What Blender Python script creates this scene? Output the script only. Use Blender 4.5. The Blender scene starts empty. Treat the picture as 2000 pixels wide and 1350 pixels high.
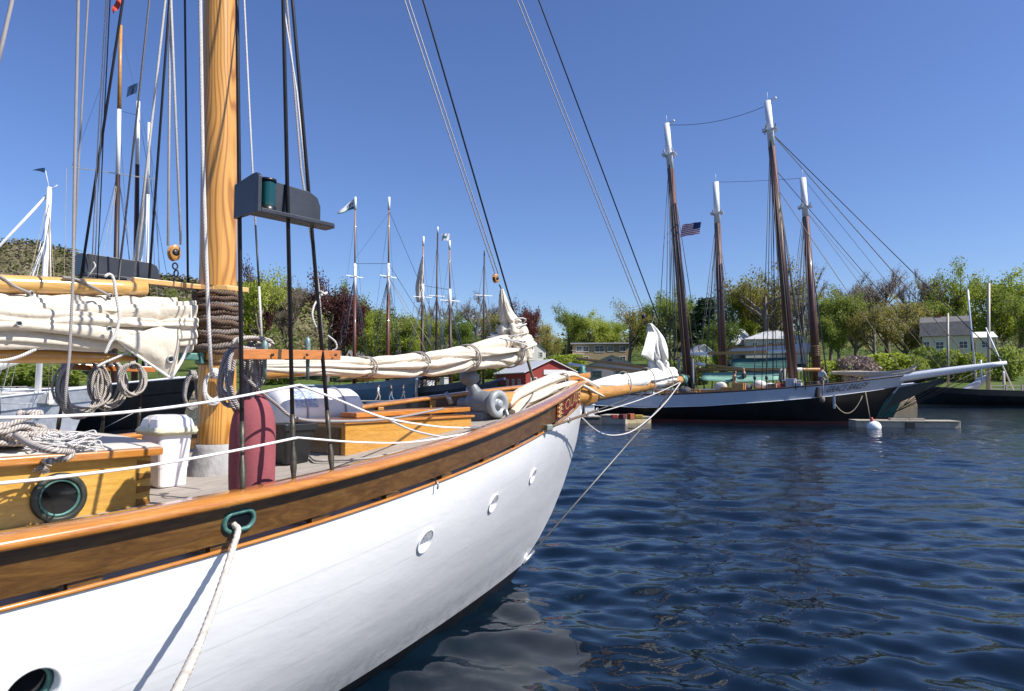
import bpy, math, random
import numpy as np
from mathutils import Vector, Matrix, noise
from mathutils.bvhtree import BVHTree
R = math.radians
PI = math.pi
random.seed(7)
rng = np.random.default_rng(11)
scene = bpy.context.scene
COL = scene.collection

# ------------------------------------------------------------------ camera
F = 1333.0            # focal length in photograph pixels (2000 wide)
YH = 755.0            # horizon row
CAMZ = 2.1
TH = math.atan((YH - 675) / F)
cam = bpy.data.cameras.new('camera')
cam.sensor_width = 36.0
cam.lens = 36.0 * F / 2000.0
cam.clip_start = 0.05
cam.clip_end = 12000
camo = bpy.data.objects.new('camera', cam)
COL.objects.link(camo)
camo.location = (0, 0, CAMZ)
camo.rotation_euler = (R(90) + TH, 0, 0)
scene.camera = camo

# ------------------------------------------------------------------ sky and sun
SUN_AZ = R(-21)       # direction towards the sun, from +X anticlockwise
SUN_EL = R(46)
world = bpy.data.worlds.new('World')
scene.world = world
world.use_nodes = True
wn = world.node_tree
bg = wn.nodes['Background']
sky = wn.nodes.new('ShaderNodeTexSky')
sky.sky_type = 'NISHITA'
sky.sun_disc = False
sky.sun_elevation = SUN_EL
sky.sun_rotation = PI / 2 - SUN_AZ
sky.air_density = 1.0
sky.dust_density = 0.6
sky.ozone_density = 6.0
hs = wn.nodes.new('ShaderNodeHueSaturation')
hs.inputs['Saturation'].default_value = 1.08
hs.inputs['Hue'].default_value = 0.513
wn.links.new(sky.outputs[0], hs.inputs['Color'])
wn.links.new(hs.outputs[0], bg.inputs[0])
bg.inputs[1].default_value = 0.10
sl = bpy.data.lights.new('sun', 'SUN')
sl.energy = 4.7
sl.angle = R(0.53)
sl.color = (1.0, 0.955, 0.89)
so = bpy.data.objects.new('sun', sl)
COL.objects.link(so)
sd = Vector((math.cos(SUN_AZ) * math.cos(SUN_EL), math.sin(SUN_AZ) * math.cos(SUN_EL), math.sin(SUN_EL)))
so.rotation_euler = sd.to_track_quat('Z', 'Y').to_euler()
so.location = (20, -10, 30)
vs = scene.view_settings
vs.view_transform = 'Standard'
vs.look = 'None'
vs.exposure = 0.62
vs.gamma = 1.0
vs.use_curve_mapping = False
scene.cycles.max_bounces = 8
scene.cycles.transparent_max_bounces = 12
scene.cycles.use_denoising = True

# ------------------------------------------------------------------ pixel to place
_c, _s = math.cos(TH), math.sin(TH)
def ray(px, py):
    x = (px - 1000) / F
    y = -(py - 675) / F
    d = Vector((x, _c - y * _s, _s + y * _c))
    return d / d.y
CAM = Vector((0, 0, CAMZ))
def at(px, py, Y):
    return CAM + ray(px, py) * Y
def onz(px, py, z):
    d = ray(px, py)
    return CAM + d * ((z - CAMZ) / d.z)

class Frame:
    """a boat's own axes: s forward along its keel, b to starboard, z up"""
    def __init__(self, o, ang):
        self.o = Vector((o[0], o[1]))
        self.h = Vector((math.cos(ang), math.sin(ang)))
        self.n = Vector((math.sin(ang), -math.cos(ang)))
        self.ang = ang
    def pt(self, s, b, z):
        p = self.o + self.h * s + self.n * b
        return Vector((p.x, p.y, z))
    def dir(self, s, b, z):
        p = self.h * s + self.n * b
        return Vector((p.x, p.y, z))
    def sb(self, P):
        d = Vector((P.x, P.y)) - self.o
        return d.dot(self.h), d.dot(self.n), P.z
    def onb(self, px, py, b=0.0):
        d = ray(px, py)
        d2 = Vector((d.x, d.y))
        t = (b + self.o.dot(self.n)) / d2.dot(self.n)
        return CAM + d * t
    def inplane(self, px, py, A, Bp):
        """where the ray meets the upright plane through A and Bp"""
        e = Vector((Bp.x - A.x, Bp.y - A.y))
        m = Vector((e.y, -e.x))
        d = ray(px, py)
        t = (Vector((A.x, A.y)).dot(m)) / (Vector((d.x, d.y)).dot(m))
        return CAM + d * t

# ------------------------------------------------------------------ materials
def newmat(name):
    m = bpy.data.materials.new(name)
    m.use_nodes = True
    nt = m.node_tree
    return m, nt, nt.nodes['Principled BSDF']
def N(nt, t, **kw):
    n = nt.nodes.new(t)
    for k, v in kw.items():
        setattr(n, k, v)
    return n
def setin(n, **kw):
    for k, v in kw.items():
        n.inputs[k.replace('_', ' ')].default_value = v
def c4(c):
    return (c[0], c[1], c[2], 1.0)
def ramp(nt, fac, stops):
    r = N(nt, 'ShaderNodeValToRGB')
    el = r.color_ramp.elements
    while len(el) < len(stops):
        el.new(0.5)
    for e, (p, c) in zip(el, stops):
        e.position = p
        e.color = c4(c)
    nt.links.new(fac, r.inputs[0])
    return r
def coords(nt, kind='Object', scale=(1, 1, 1), rot=(0, 0, 0)):
    tc = N(nt, 'ShaderNodeTexCoord')
    mp = N(nt, 'ShaderNodeMapping')
    mp.vector_type = 'TEXTURE'
    mp.inputs['Scale'].default_value = tuple(1.0 / k for k in scale)
    mp.inputs['Rotation'].default_value = rot
    nt.links.new(tc.outputs[kind], mp.inputs[0])
    return mp.outputs[0]
def noise_t(nt, vec, scale, detail=4, rough=.55, dist=0.0):
    n = N(nt, 'ShaderNodeTexNoise')
    setin(n, Scale=scale, Detail=detail, Roughness=rough, Distortion=dist)
    nt.links.new(vec, n.inputs['Vector'])
    return n.outputs[0]
def bumpit(nt, bs, height, strength=.3, dist=.01):
    b = N(nt, 'ShaderNodeBump')
    setin(b, Strength=strength, Distance=dist)
    nt.links.new(height, b.inputs['Height'])
    nt.links.new(b.outputs[0], bs.inputs['Normal'])
    return b
MATS = {}
def pmat(name, col, rough=.5, metal=0.0, var=.18, scale=6.0, bump=.0, bscale=None, bdist=.01, coat=0.0, stretch=(1, 1, 1), spec=.5, kind='Object', hue=None, tr=0.0):
    if name in MATS:
        return MATS[name]
    m, nt, bs = newmat(name)
    vec = coords(nt, kind, stretch)
    f = noise_t(nt, vec, scale, 5, .6)
    lo = tuple(max(0, c * (1 - var)) for c in col)
    hi = tuple(min(1, c * (1 + var)) for c in col)
    if hue:
        hi = hue
    r = ramp(nt, f, [(.3, lo), (.7, hi)])
    nt.links.new(r.outputs[0], bs.inputs['Base Color'])
    setin(bs, Roughness=rough, Metallic=metal)
    bs.inputs['Specular IOR Level'].default_value = spec
    if coat:
        setin(bs, Coat_Weight=coat, Coat_Roughness=.06)
    if bump:
        g = noise_t(nt, vec, bscale or scale * 4, 5, .6)
        bumpit(nt, bs, g, bump, bdist)
    if tr:
        pass
    MATS[name] = m
    return m
def wood(name, cols, stretch=(1, 14, 14), scale=1.6, rough=.28, coat=.5, dist=3.0, fine=60, kind='Object', rot=(0, 0, 0), bump=.05):
    """grain runs along the stretched-out axis (the small scale)"""
    if name in MATS:
        return MATS[name]
    m, nt, bs = newmat(name)
    vec = coords(nt, kind, stretch, rot)
    w = noise_t(nt, vec, scale, 5, .62, dist)
    r = ramp(nt, w, [(.28, cols[0]), (.5, cols[1]), (.72, cols[2])])
    f = noise_t(nt, vec, scale * 9, 3, .6)
    mx = N(nt, 'ShaderNodeMixRGB', blend_type='MULTIPLY')
    mx.inputs[0].default_value = .38
    rr = ramp(nt, f, [(.35, (.45, .4, .35)), (.6, (1, 1, 1))])
    nt.links.new(r.outputs[0], mx.inputs[1])
    nt.links.new(rr.outputs[0], mx.inputs[2])
    nt.links.new(mx.outputs[0], bs.inputs['Base Color'])
    setin(bs, Roughness=rough, Coat_Weight=coat, Coat_Roughness=.09)
    bumpit(nt, bs, f, bump, .004)
    MATS[name] = m
    return m
def mastwood():
    m, nt, bs = newmat('mast_pine')
    vec = coords(nt, 'Object', (1, 1, .20))
    lowf = noise_t(nt, vec, 2.7, 2, .45)
    mul = N(nt, 'ShaderNodeMath', operation='MULTIPLY')
    mul.inputs[1].default_value = 95.0
    nt.links.new(lowf, mul.inputs[0])
    sep = N(nt, 'ShaderNodeSeparateXYZ')
    nt.links.new(vec, sep.inputs[0])
    ad = N(nt, 'ShaderNodeMath', operation='MULTIPLY_ADD')
    ad.inputs[1].default_value = 230.0
    nt.links.new(sep.outputs[0], ad.inputs[0])
    nt.links.new(mul.outputs[0], ad.inputs[2])
    sn = N(nt, 'ShaderNodeMath', operation='SINE')
    nt.links.new(ad.outputs[0], sn.inputs[0])
    mr = N(nt, 'ShaderNodeMapRange')
    setin(mr, From_Min=-1.0, From_Max=1.0)
    nt.links.new(sn.outputs[0], mr.inputs[0])
    r = ramp(nt, mr.outputs[0], [(.0, (.37, .15, .025)), (.3, (.55, .265, .055)), (.8, (.61, .315, .075))])
    f = noise_t(nt, coords(nt, 'Object', (40, 40, .8)), 2.0, 3)
    rr = ramp(nt, f, [(.3, (.72, .66, .6)), (.6, (1, 1, 1))])
    mx = N(nt, 'ShaderNodeMixRGB', blend_type='MULTIPLY')
    mx.inputs[0].default_value = .5
    nt.links.new(r.outputs[0], mx.inputs[1])
    nt.links.new(rr.outputs[0], mx.inputs[2])
    nt.links.new(mx.outputs[0], bs.inputs['Base Color'])
    setin(bs, Roughness=.3, Coat_Weight=.35, Coat_Roughness=.12)
    MATS['mast_pine'] = m
    return m
def ropemat(name, col, pitch=.05, strands=3, depth=.6):
    """laid rope: strands wound round the tube by its UV (u round, v metres)"""
    if name in MATS:
        return MATS[name]
    m, nt, bs = newmat(name)
    tc = N(nt, 'ShaderNodeTexCoord')
    sep = N(nt, 'ShaderNodeSeparateXYZ')
    nt.links.new(tc.outputs['UV'], sep.inputs[0])
    a = N(nt, 'ShaderNodeMath', operation='MULTIPLY')
    a.inputs[1].default_value = strands * 2 * PI
    nt.links.new(sep.outputs[0], a.inputs[0])
    b = N(nt, 'ShaderNodeMath', operation='MULTIPLY_ADD')
    b.inputs[1].default_value = 2 * PI * strands / pitch
    nt.links.new(sep.outputs[1], b.inputs[0])
    nt.links.new(a.outputs[0], b.inputs[2])
    s = N(nt, 'ShaderNodeMath', operation='SINE')
    nt.links.new(b.outputs[0], s.inputs[0])
    mr = N(nt, 'ShaderNodeMapRange')
    setin(mr, From_Min=-1.0, From_Max=1.0)
    nt.links.new(s.outputs[0], mr.inputs[0])
    dk = tuple(c * .42 for c in col)
    r = ramp(nt, mr.outputs[0], [(.05, dk), (.45, col)])
    nz = noise_t(nt, coords(nt, 'Object', (1, 1, 1)), 35, 3)
    mx = N(nt, 'ShaderNodeMixRGB', blend_type='MULTIPLY')
    mx.inputs[0].default_value = .35
    rr = ramp(nt, nz, [(.3, (.6, .57, .52)), (.65, (1, 1, 1))])
    nt.links.new(r.outputs[0], mx.inputs[1])
    nt.links.new(rr.outputs[0], mx.inputs[2])
    nt.links.new(mx.outputs[0], bs.inputs['Base Color'])
    setin(bs, Roughness=.85)
    bumpit(nt, bs, mr.outputs[0], depth, .006)
    MATS[name] = m
    return m
def leafmat(name, c1, c2, c3, tr=.3):
    m, nt, bs = newmat(name)
    oi = N(nt, 'ShaderNodeObjectInfo')
    f = noise_t(nt, coords(nt, 'Object'), .55, 3, .6)
    g = noise_t(nt, coords(nt, 'Object'), 4.0, 2, .6)
    ad = N(nt, 'ShaderNodeMath', operation='ADD')
    nt.links.new(f, ad.inputs[0])
    mm = N(nt, 'ShaderNodeMath', operation='MULTIPLY_ADD')
    mm.inputs[1].default_value = .35
    mm.inputs[2].default_value = -.175
    nt.links.new(g, mm.inputs[0])
    nt.links.new(mm.outputs[0], ad.inputs[1])
    ob = N(nt, 'ShaderNodeMath', operation='MULTIPLY_ADD')
    ob.inputs[1].default_value = .3
    ob.inputs[2].default_value = -.15
    nt.links.new(oi.outputs['Random'], ob.inputs[0])
    a2 = N(nt, 'ShaderNodeMath', operation='ADD')
    nt.links.new(ad.outputs[0], a2.inputs[0])
    nt.links.new(ob.outputs[0], a2.inputs[1])
    r = ramp(nt, a2.outputs[0], [(.3, c1), (.5, c2), (.72, c3)])
    nt.links.new(r.outputs[0], bs.inputs['Base Color'])
    setin(bs, Roughness=.6)
    bs.inputs['Specular IOR Level'].default_value = .25
    t = N(nt, 'ShaderNodeBsdfTranslucent')
    nt.links.new(r.outputs[0], t.inputs[0])
    mix = N(nt, 'ShaderNodeMixShader')
    mix.inputs[0].default_value = tr
    nt.links.new(bs.outputs[0], mix.inputs[1])
    nt.links.new(t.outputs[0], mix.inputs[2])
    nt.links.new(mix.outputs[0], nt.nodes['Material Output'].inputs[0])
    MATS[name] = m
    return m

# ------------------------------------------------------------------ mesh builder
def ortho(d):
    d = d.normalized()
    a = Vector((0, 0, 1)) if abs(d.z) < .9 else Vector((1, 0, 0))
    u = d.cross(a).normalized()
    return u, d.cross(u).normalized()
class MB:
    def __init__(self):
        self.v, self.f, self.m, self.uv, self.sm = [], [], [], [], []
    def face(self, idx, m=0, uv=None, sm=False):
        self.f.append(tuple(idx)); self.m.append(m); self.uv.append(uv); self.sm.append(sm)
    def poly(self, pts, m=0):
        k = len(self.v)
        self.v += [tuple(p) for p in pts]
        self.face(range(k, k + len(pts)), m)
        return self
    def box(self, c, sx, sy, sz, ex=None, ey=None, ez=None, m=0):
        c = Vector(c)
        ex = Vector(ex) if ex is not None else Vector((1, 0, 0))
        ey = Vector(ey) if ey is not None else Vector((0, 1, 0))
        ez = Vector(ez) if ez is not None else Vector((0, 0, 1))
        k = len(self.v)
        for i in (-.5, .5):
            for j in (-.5, .5):
                for l in (-.5, .5):
                    self.v.append(tuple(c + ex * (i * sx) + ey * (j * sy) + ez * (l * sz)))
        fl = [(0, 1, 3, 2), (4, 6, 7, 5), (0, 4, 5, 1), (2, 3, 7, 6), (0, 2, 6, 4), (1, 5, 7, 3)]
        if ex.cross(ey).dot(ez) < 0:
            fl = [t[::-1] for t in fl]
        for t in fl:
            self.face([k + i for i in t], m)
        return self
    def bar(self, a, b, w, h, up=(0, 0, 1), m=0):
        a, b = Vector(a), Vector(b)
        d = (b - a)
        L = d.length
        d.normalize()
        up = Vector(up)
        y = up.cross(d).normalized()
        z = d.cross(y).normalized()
        return self.box((a + b) / 2, L, w, h, d, y, z, m)
    def tube(self, pts, r, n=8, m=0, caps=True, lay=None, v0=0.0):
        """lay=(strands, pitch, depth): a twisted lobed section"""
        pts = [Vector(p) for p in pts]
        k0 = len(self.v)
        np_ = len(pts)
        rr = r if isinstance(r, (list, tuple)) else [r] * np_
        u = None
        vl = v0
        V = []
        for i, p in enumerate(pts):
            if i == 0:
                d = pts[1] - p
            elif i == np_ - 1:
                d = p - pts[-2]
            else:
                d = (pts[i + 1] - pts[i - 1])
            if d.length < 1e-9:
                d = Vector((0, 0, 1))
            d.normalize()
            if u is None:
                u, w = ortho(d)
            else:
                u = (u - d * u.dot(d))
                if u.length < 1e-6:
                    u, w = ortho(d)
                u.normalize()
                w = d.cross(u)
            if i:
                vl += (p - pts[i - 1]).length
            V.append(vl)
            for j in range(n):
                t = 2 * PI * j / n
                q = rr[i]
                if lay:
                    ph = lay[0] * (t + 2 * PI * vl / lay[1]) / 2
                    q = rr[i] * (1 - lay[2] + lay[2] * abs(math.cos(ph)) ** .7)
                self.v.append(tuple(p + (u * math.cos(t) + w * math.sin(t)) * q))
        for i in range(np_ - 1):
            for j in range(n):
                a = k0 + i * n + j
                b = k0 + i * n + (j + 1) % n
                self.face((a, b, b + n, a + n), m, ((j / n, V[i]), ((j + 1) / n, V[i]), ((j + 1) / n, V[i + 1]), (j / n, V[i + 1])), True)
        if caps:
            self.face([k0 + j for j in range(n)][::-1], m)
            e = k0 + (np_ - 1) * n
            self.face([e + j for j in range(n)], m)
        return self
    def loft(self, rings, m=0, closed=True, caps=False, sm=True, mf=None):
        k0 = len(self.v)
        n = len(rings[0])
        for rg in rings:
            self.v += [tuple(p) for p in rg]
        for i in range(len(rings) - 1):
            for j in range(n if closed else n - 1):
                a = k0 + i * n + j
                b = k0 + i * n + (j + 1) % n
                self.face((a, b, b + n, a + n), mf(i, j) if mf else m, ((j / n, i), ((j + 1) / n, i), ((j + 1) / n, i + 1), (j / n, i + 1)), sm)
        if caps:
            self.face([k0 + j for j in range(n)][::-1], m)
            e = k0 + (len(rings) - 1) * n
            self.face([e + j for j in range(n)], m)
        return self
    def lathe(self, prof, o, axis=(0, 0, 1), n=20, m=0, mf=None, caps=False, up=None):
        o = Vector(o)
        ax = Vector(axis).normalized()
        u, w = ortho(ax)
        rings = []
        for r, z in prof:
            rings.append([o + ax * z + (u * math.cos(2 * PI * j / n) + w * math.sin(2 * PI * j / n)) * max(r, 1e-4) for j in range(n)])
        # order so that faces point outwards
        rings = [rg[::-1] for rg in rings] if u.cross(w).dot(ax) < 0 else rings
        return self.loft(rings, m, True, caps, True, mf)
    def ell(self, c, rx, ry, rz, n=14, k=8, m=0, ex=(1, 0, 0), ey=(0, 1, 0), ez=(0, 0, 1)):
        c = Vector(c); ex = Vector(ex); ey = Vector(ey); ez = Vector(ez)
        rings = []
        for i in range(k + 1):
            a = -PI / 2 + PI * i / k
            q = max(math.cos(a), 1e-3)
            rings.append([c + ex * (rx * q * math.cos(2 * PI * j / n)) + ey * (ry * q * math.sin(2 * PI * j / n)) + ez * (rz * math.sin(a)) for j in range(n)])
        return self.loft(rings, m)
    def prism(self, pts, d, m=0, mside=None):
        """flat outline pushed along d"""
        d = Vector(d)
        k = len(self.v)
        n = len(pts)
        self.v += [tuple(p) for p in pts] + [tuple(Vector(p) + d) for p in pts]
        self.face(list(range(k, k + n))[::-1], m)
        self.face(range(k + n, k + 2 * n), m)
        for i in range(n):
            j = (i + 1) % n
            self.face((k + i, k + j, k + n + j, k + n + i), m if mside is None else mside)
        return self
    def mesh(self, name, mats):
        me = bpy.data.meshes.new(name)
        me.from_pydata(self.v, [], self.f)
        me.polygons.foreach_set('material_index', self.m)
        me.polygons.foreach_set('use_smooth', self.sm)
        if any(u is not None for u in self.uv):
            ul = me.uv_layers.new(name='UVMap')
            buf = []
            for f, u in zip(self.f, self.uv):
                if u is None:
                    buf += [0.0, 0.0] * len(f)
                else:
                    for a in u:
                        buf += [a[0], a[1]]
            ul.data.foreach_set('uv', buf)
        for m in mats:
            me.materials.append(m)
        me.update()
        return me
    def build(self, name, mats, parent=None, bev=0.0, subd=0, solid=0.0, origin=None):
        if not isinstance(mats, (list, tuple)):
            mats = [mats]
        o = Vector(origin) if origin is not None else None
        me = self.mesh(name, mats)
        ob = bpy.data.objects.new(name, me)
        COL.objects.link(ob)
        if parent is not None:
            ob.parent = parent
            ob.matrix_parent_inverse = pinv(parent)
        elif origin is not None:
            me.transform(Matrix.Translation(-o))
            ob.location = o
        if solid:
            md = ob.modifiers.new('thick', 'SOLIDIFY')
            md.thickness = solid
            md.offset = 0
        if bev:
            md = ob.modifiers.new('edge', 'BEVEL')
            md.width = bev
            md.segments = 2
            md.limit_method = 'ANGLE'
            md.angle_limit = R(40)
        if subd:
            md = ob.modifiers.new('sub', 'SUBSURF')
            md.levels = subd
            md.render_levels = subd
        return ob
def pinv(p):
    """part meshes are written in world coordinates; only a top-level parent has a place of its own"""
    return Matrix.Identity(4) if p.parent is not None else Matrix.Translation(-Vector(p.location))
def tag(o, label, cat, group=None):
    o['label'] = label
    o['category'] = cat
    if group:
        o['group'] = group
    return o
def stru(o):
    o['kind'] = 'structure'
    return o
def thing(name, label, cat, loc, group=None):
    e = bpy.data.objects.new(name, None)
    COL.objects.link(e)
    e.location = loc
    e.empty_display_size = .2
    return tag(e, label, cat, group)
def lerp(a, b, t):
    return a + (b - a) * t
def interp(x, xs, ys):
    return float(np.interp(x, xs, ys))
def sag(a, b, drop, n=16):
    a, b = Vector(a), Vector(b)
    return [a.lerp(b, i / n) - Vector((0, 0, drop * 4 * (i / n) * (1 - i / n))) for i in range(n + 1)]
def spline(pts, per=8):
    """smooth curve through the points"""
    pts = [Vector(p) for p in pts]
    q = [pts[0] * 2 - pts[1]] + pts + [pts[-1] * 2 - pts[-2]]
    out = []
    for i in range(1, len(q) - 2):
        p0, p1, p2, p3 = q[i - 1], q[i], q[i + 1], q[i + 2]
        for k in range(per):
            t = k / per
            out.append(.5 * ((2 * p1) + (p2 - p0) * t + (2 * p0 - 5 * p1 + 4 * p2 - p3) * t * t + (3 * p1 - p0 - 3 * p2 + p3) * t ** 3))
    out.append(q[-2])
    return out
def textmesh(txt, size=1.0, ext=.01):
    cu = bpy.data.curves.new('lettering', 'FONT')
    cu.body = txt
    cu.size = size
    cu.extrude = ext
    cu.align_x = 'LEFT'
    cu.resolution_u = 3
    ob = bpy.data.objects.new('lettering', cu)
    COL.objects.link(ob)
    dg = bpy.context.evaluated_depsgraph_get()
    me = bpy.data.meshes.new_from_object(ob.evaluated_get(dg))
    bpy.data.objects.remove(ob)
    return me

# shared materials
M_white = pmat('white_paint', (.80, .80, .80), .3, var=.05, scale=3, coat=.3)
M_whitep = pmat('white_plastic', (.78, .74, .74), .4, var=.06, scale=4)
M_black = pmat('black_paint', (.012, .012, .013), .35, var=.4, scale=3)
M_steel = pmat('galvanized_steel', (.36, .37, .37), .45, .8, var=.3, scale=14)
M_wire = pmat('tarred_wire', (.018, .019, .024), .5, var=.3, scale=20)
M_bronze = pmat('green_bronze', (.05, .17, .155), .5, .35, var=.35, scale=25, hue=(.12, .26, .22), bump=.2)
M_canvas = pmat('sail_canvas', (.62, .555, .45), .85, var=.07, scale=5, bump=.55, bscale=13, bdist=.02)
M_canvas2 = pmat('bright_canvas', (.72, .70, .65), .85, var=.05, scale=5, bump=.5, bscale=11, bdist=.02)
M_rope = ropemat('laid_rope', (.52, .47, .42))
M_rope_w = ropemat('white_rope', (.78, .76, .74), .03)
M_rope_g = ropemat('grey_rope', (.40, .37, .36), .035)
M_mast = mastwood()
M_spar = wood('varnished_spar', [(.42, .20, .04), (.56, .295, .07), (.66, .37, .10)], (1.2, 1.2, 1.2), 3.0, .26, .5, 1.0)
# ------------------------------------------------------------------ water
def water():
    m, nt, bs = newmat('harbour_water')
    setin(bs, Roughness=.02, IOR=1.333)
    bs.inputs['Base Color'].default_value = (.002, .007, .014, 1)
    bs.inputs['Specular IOR Level'].default_value = .5
    vec = coords(nt, 'Object', (1, 1.7, 1))
    a = noise_t(nt, vec, 5.5, 3, .55, .4)
    b = noise_t(nt, coords(nt, 'Object', (.8, 1.5, 1)), 1.1, 4, .6, .3)
    ad = N(nt, 'ShaderNodeMath', operation='MULTIPLY_ADD')
    ad.inputs[1].default_value = 2.2
    nt.links.new(b, ad.inputs[0])
    nt.links.new(a, ad.inputs[2])
    # the wind ruffles the far water where the mesh is too coarse for ripples
    cd = N(nt, 'ShaderNodeTexCoord')
    ln = N(nt, 'ShaderNodeVectorMath', operation='LENGTH')
    nt.links.new(cd.outputs['Object'], ln.inputs[0])
    mr = N(nt, 'ShaderNodeMapRange')
    setin(mr, From_Min=6.0, From_Max=30.0, To_Min=.05, To_Max=.40)
    nt.links.new(ln.outputs['Value'], mr.inputs[0])
    bp = bumpit(nt, bs, ad.outputs[0], .3, .05)
    nt.links.new(mr.outputs[0], bp.inputs['Strength'])
    az_f = np.radians(np.arange(42, 138.01, .17))
    az_c = np.radians(np.arange(138.0 + 3, 402 - 1, 3.0))
    az = np.concatenate([az_f, az_c])
    r = [.25, .7, 1.2, 1.7, 2.1]
    while r[-1] < 130:
        r.append(r[-1] + max(.028, r[-1] * .0078))
    r += [150, 190, 260, 400, 700]
    r = np.array(r)
    RR, AA = np.meshgrid(r, az, indexing='ij')
    X = RR * np.cos(AA)
    Y = RR * np.sin(AA)
    dr = np.gradient(r)[:, None]
    Z = np.zeros_like(X)
    g = np.random.default_rng(5)
    for i in range(90):
        lam = .20 * (1.5 / .20) ** g.random()
        th = R(80) + g.normal() * .55
        k = 2 * PI / lam
        amp = 0.0040 * lam ** 1.0 * (.6 + .8 * g.random())
        fade = np.clip((lam / np.maximum(dr, RR * .003)) / 4 - .6, 0, 1)
        ph = k * (X * math.cos(th) + Y * math.sin(th)) + g.random() * 6.28
        ph = ph + .8 * np.sin(.55 * X + i) + .8 * np.sin(.47 * Y + 2 * i)
        Z += amp * fade * (np.sin(ph) + .18 * np.sin(2 * ph + 1.2))
    Z -= Z.mean()
    nr, na = X.shape
    V = np.stack([X, Y, Z], -1).reshape(-1, 3)
    I = np.arange(nr * na).reshape(nr, na)
    a = I[:-1, :]
    b_ = np.roll(I, -1, 1)[:-1, :]
    c = np.roll(I, -1, 1)[1:, :]
    d = I[1:, :]
    Fc = np.stack([a, d, c, b_], -1).reshape(-1, 4)
    me = bpy.data.meshes.new('water')
    me.vertices.add(len(V))
    me.vertices.foreach_set('co', V.ravel().astype('f'))
    me.loops.add(Fc.size)
    me.loops.foreach_set('vertex_index', Fc.ravel().astype('i'))
    me.polygons.add(len(Fc))
    me.polygons.foreach_set('loop_start', np.arange(0, Fc.size, 4).astype('i'))
    me.polygons.foreach_set('loop_total', np.full(len(Fc), 4, 'i'))
    me.polygons.foreach_set('use_smooth', np.ones(len(Fc), bool))
    me.materials.append(m)
    me.update(calc_edges=True)
    me.validate()
    o = bpy.data.objects.new('water', me)
    COL.objects.link(o)
    stru(o)
water()

# ------------------------------------------------------------------ land
SHX = [-400, -120, -60, -20, 5, 30, 55, 75, 110, 180, 400]
SHY = [92, 92, 95, 100, 104, 104, 96, 90, 84, 70, 40]
def shore(x):
    return np.interp(x, SHX, SHY)
def ground(x, y):
    d = y - shore(x)
    z = np.interp(d, [-40, -4, 0, .6, 6, 20, 45, 80, 160, 500], [-4, -1.6, -.5, .55, 1.3, 3.0, 6.3, 9.5, 15, 42])
    z = z + np.interp(d, [0, 30, 90], [0, 1, 1]) * (.5 * np.sin(x * .11 + 1) + .4 * np.sin(y * .13 + x * .05))
    return z
def gz(x, y):
    return float(ground(np.array(x), np.array(y)))
def gridmesh(name, X, Y, Z, mat):
    nr, na = X.shape
    V = np.stack([X, Y, Z], -1).reshape(-1, 3)
    I = np.arange(nr * na).reshape(nr, na)
    Fc = np.stack([I[:-1, :-1], I[:-1, 1:], I[1:, 1:], I[1:, :-1]], -1).reshape(-1, 4)
    me = bpy.data.meshes.new(name)
    me.from_pydata(V.tolist(), [], Fc.tolist())
    me.polygons.foreach_set('use_smooth', [True] * len(Fc))
    me.materials.append(mat)
    me.update()
    o = bpy.data.objects.new(name, me)
    COL.objects.link(o)
    return o
def landmat():
    m, nt, bs = newmat('lawn_and_rock')
    g = noise_t(nt, coords(nt, 'Object'), .35, 5, .65)
    grass = ramp(nt, g, [(.3, (.045, .075, .018)), (.55, (.085, .12, .03)), (.75, (.13, .14, .05))])
    k = noise_t(nt, coords(nt, 'Object', (1, 1, 3)), 1.4, 5, .7)
    rock = ramp(nt, k, [(.3, (.10, .075, .05)), (.55, (.24, .19, .13)), (.75, (.36, .31, .24))])
    geo = N(nt, 'ShaderNodeNewGeometry')
    sp = N(nt, 'ShaderNodeSeparateXYZ')
    nt.links.new(geo.outputs['Position'], sp.inputs[0])
    ad = N(nt, 'ShaderNodeMath', operation='MULTIPLY_ADD')
    ad.inputs[1].default_value = .9
    nt.links.new(g, ad.inputs[0])
    nt.links.new(sp.outputs[2], ad.inputs[2])
    mr = N(nt, 'ShaderNodeMapRange')
    setin(mr, From_Min=1.45, From_Max=1.85)
    nt.links.new(ad.outputs[0], mr.inputs[0])
    mx = N(nt, 'ShaderNodeMixRGB')
    nt.links.new(mr.outputs[0], mx.inputs[0])
    nt.links.new(rock.outputs[0], mx.inputs[1])
    nt.links.new(grass.outputs[0], mx.inputs[2])
    nt.links.new(mx.outputs[0], bs.inputs['Base Color'])
    setin(bs, Roughness=.95)
    bs.inputs['Specular IOR Level'].default_value = .1
    bumpit(nt, bs, k, .6, .15)
    return m
xs = np.linspace(-420, 420, 281)
ys = np.concatenate([np.arange(30, 140, 1.0), np.arange(140, 300, 4), np.arange(300, 700, 20)])
GX, GY = np.meshgrid(xs, ys)
stru(gridmesh('ground', GX, GY, ground(GX, GY), landmat()))

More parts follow.
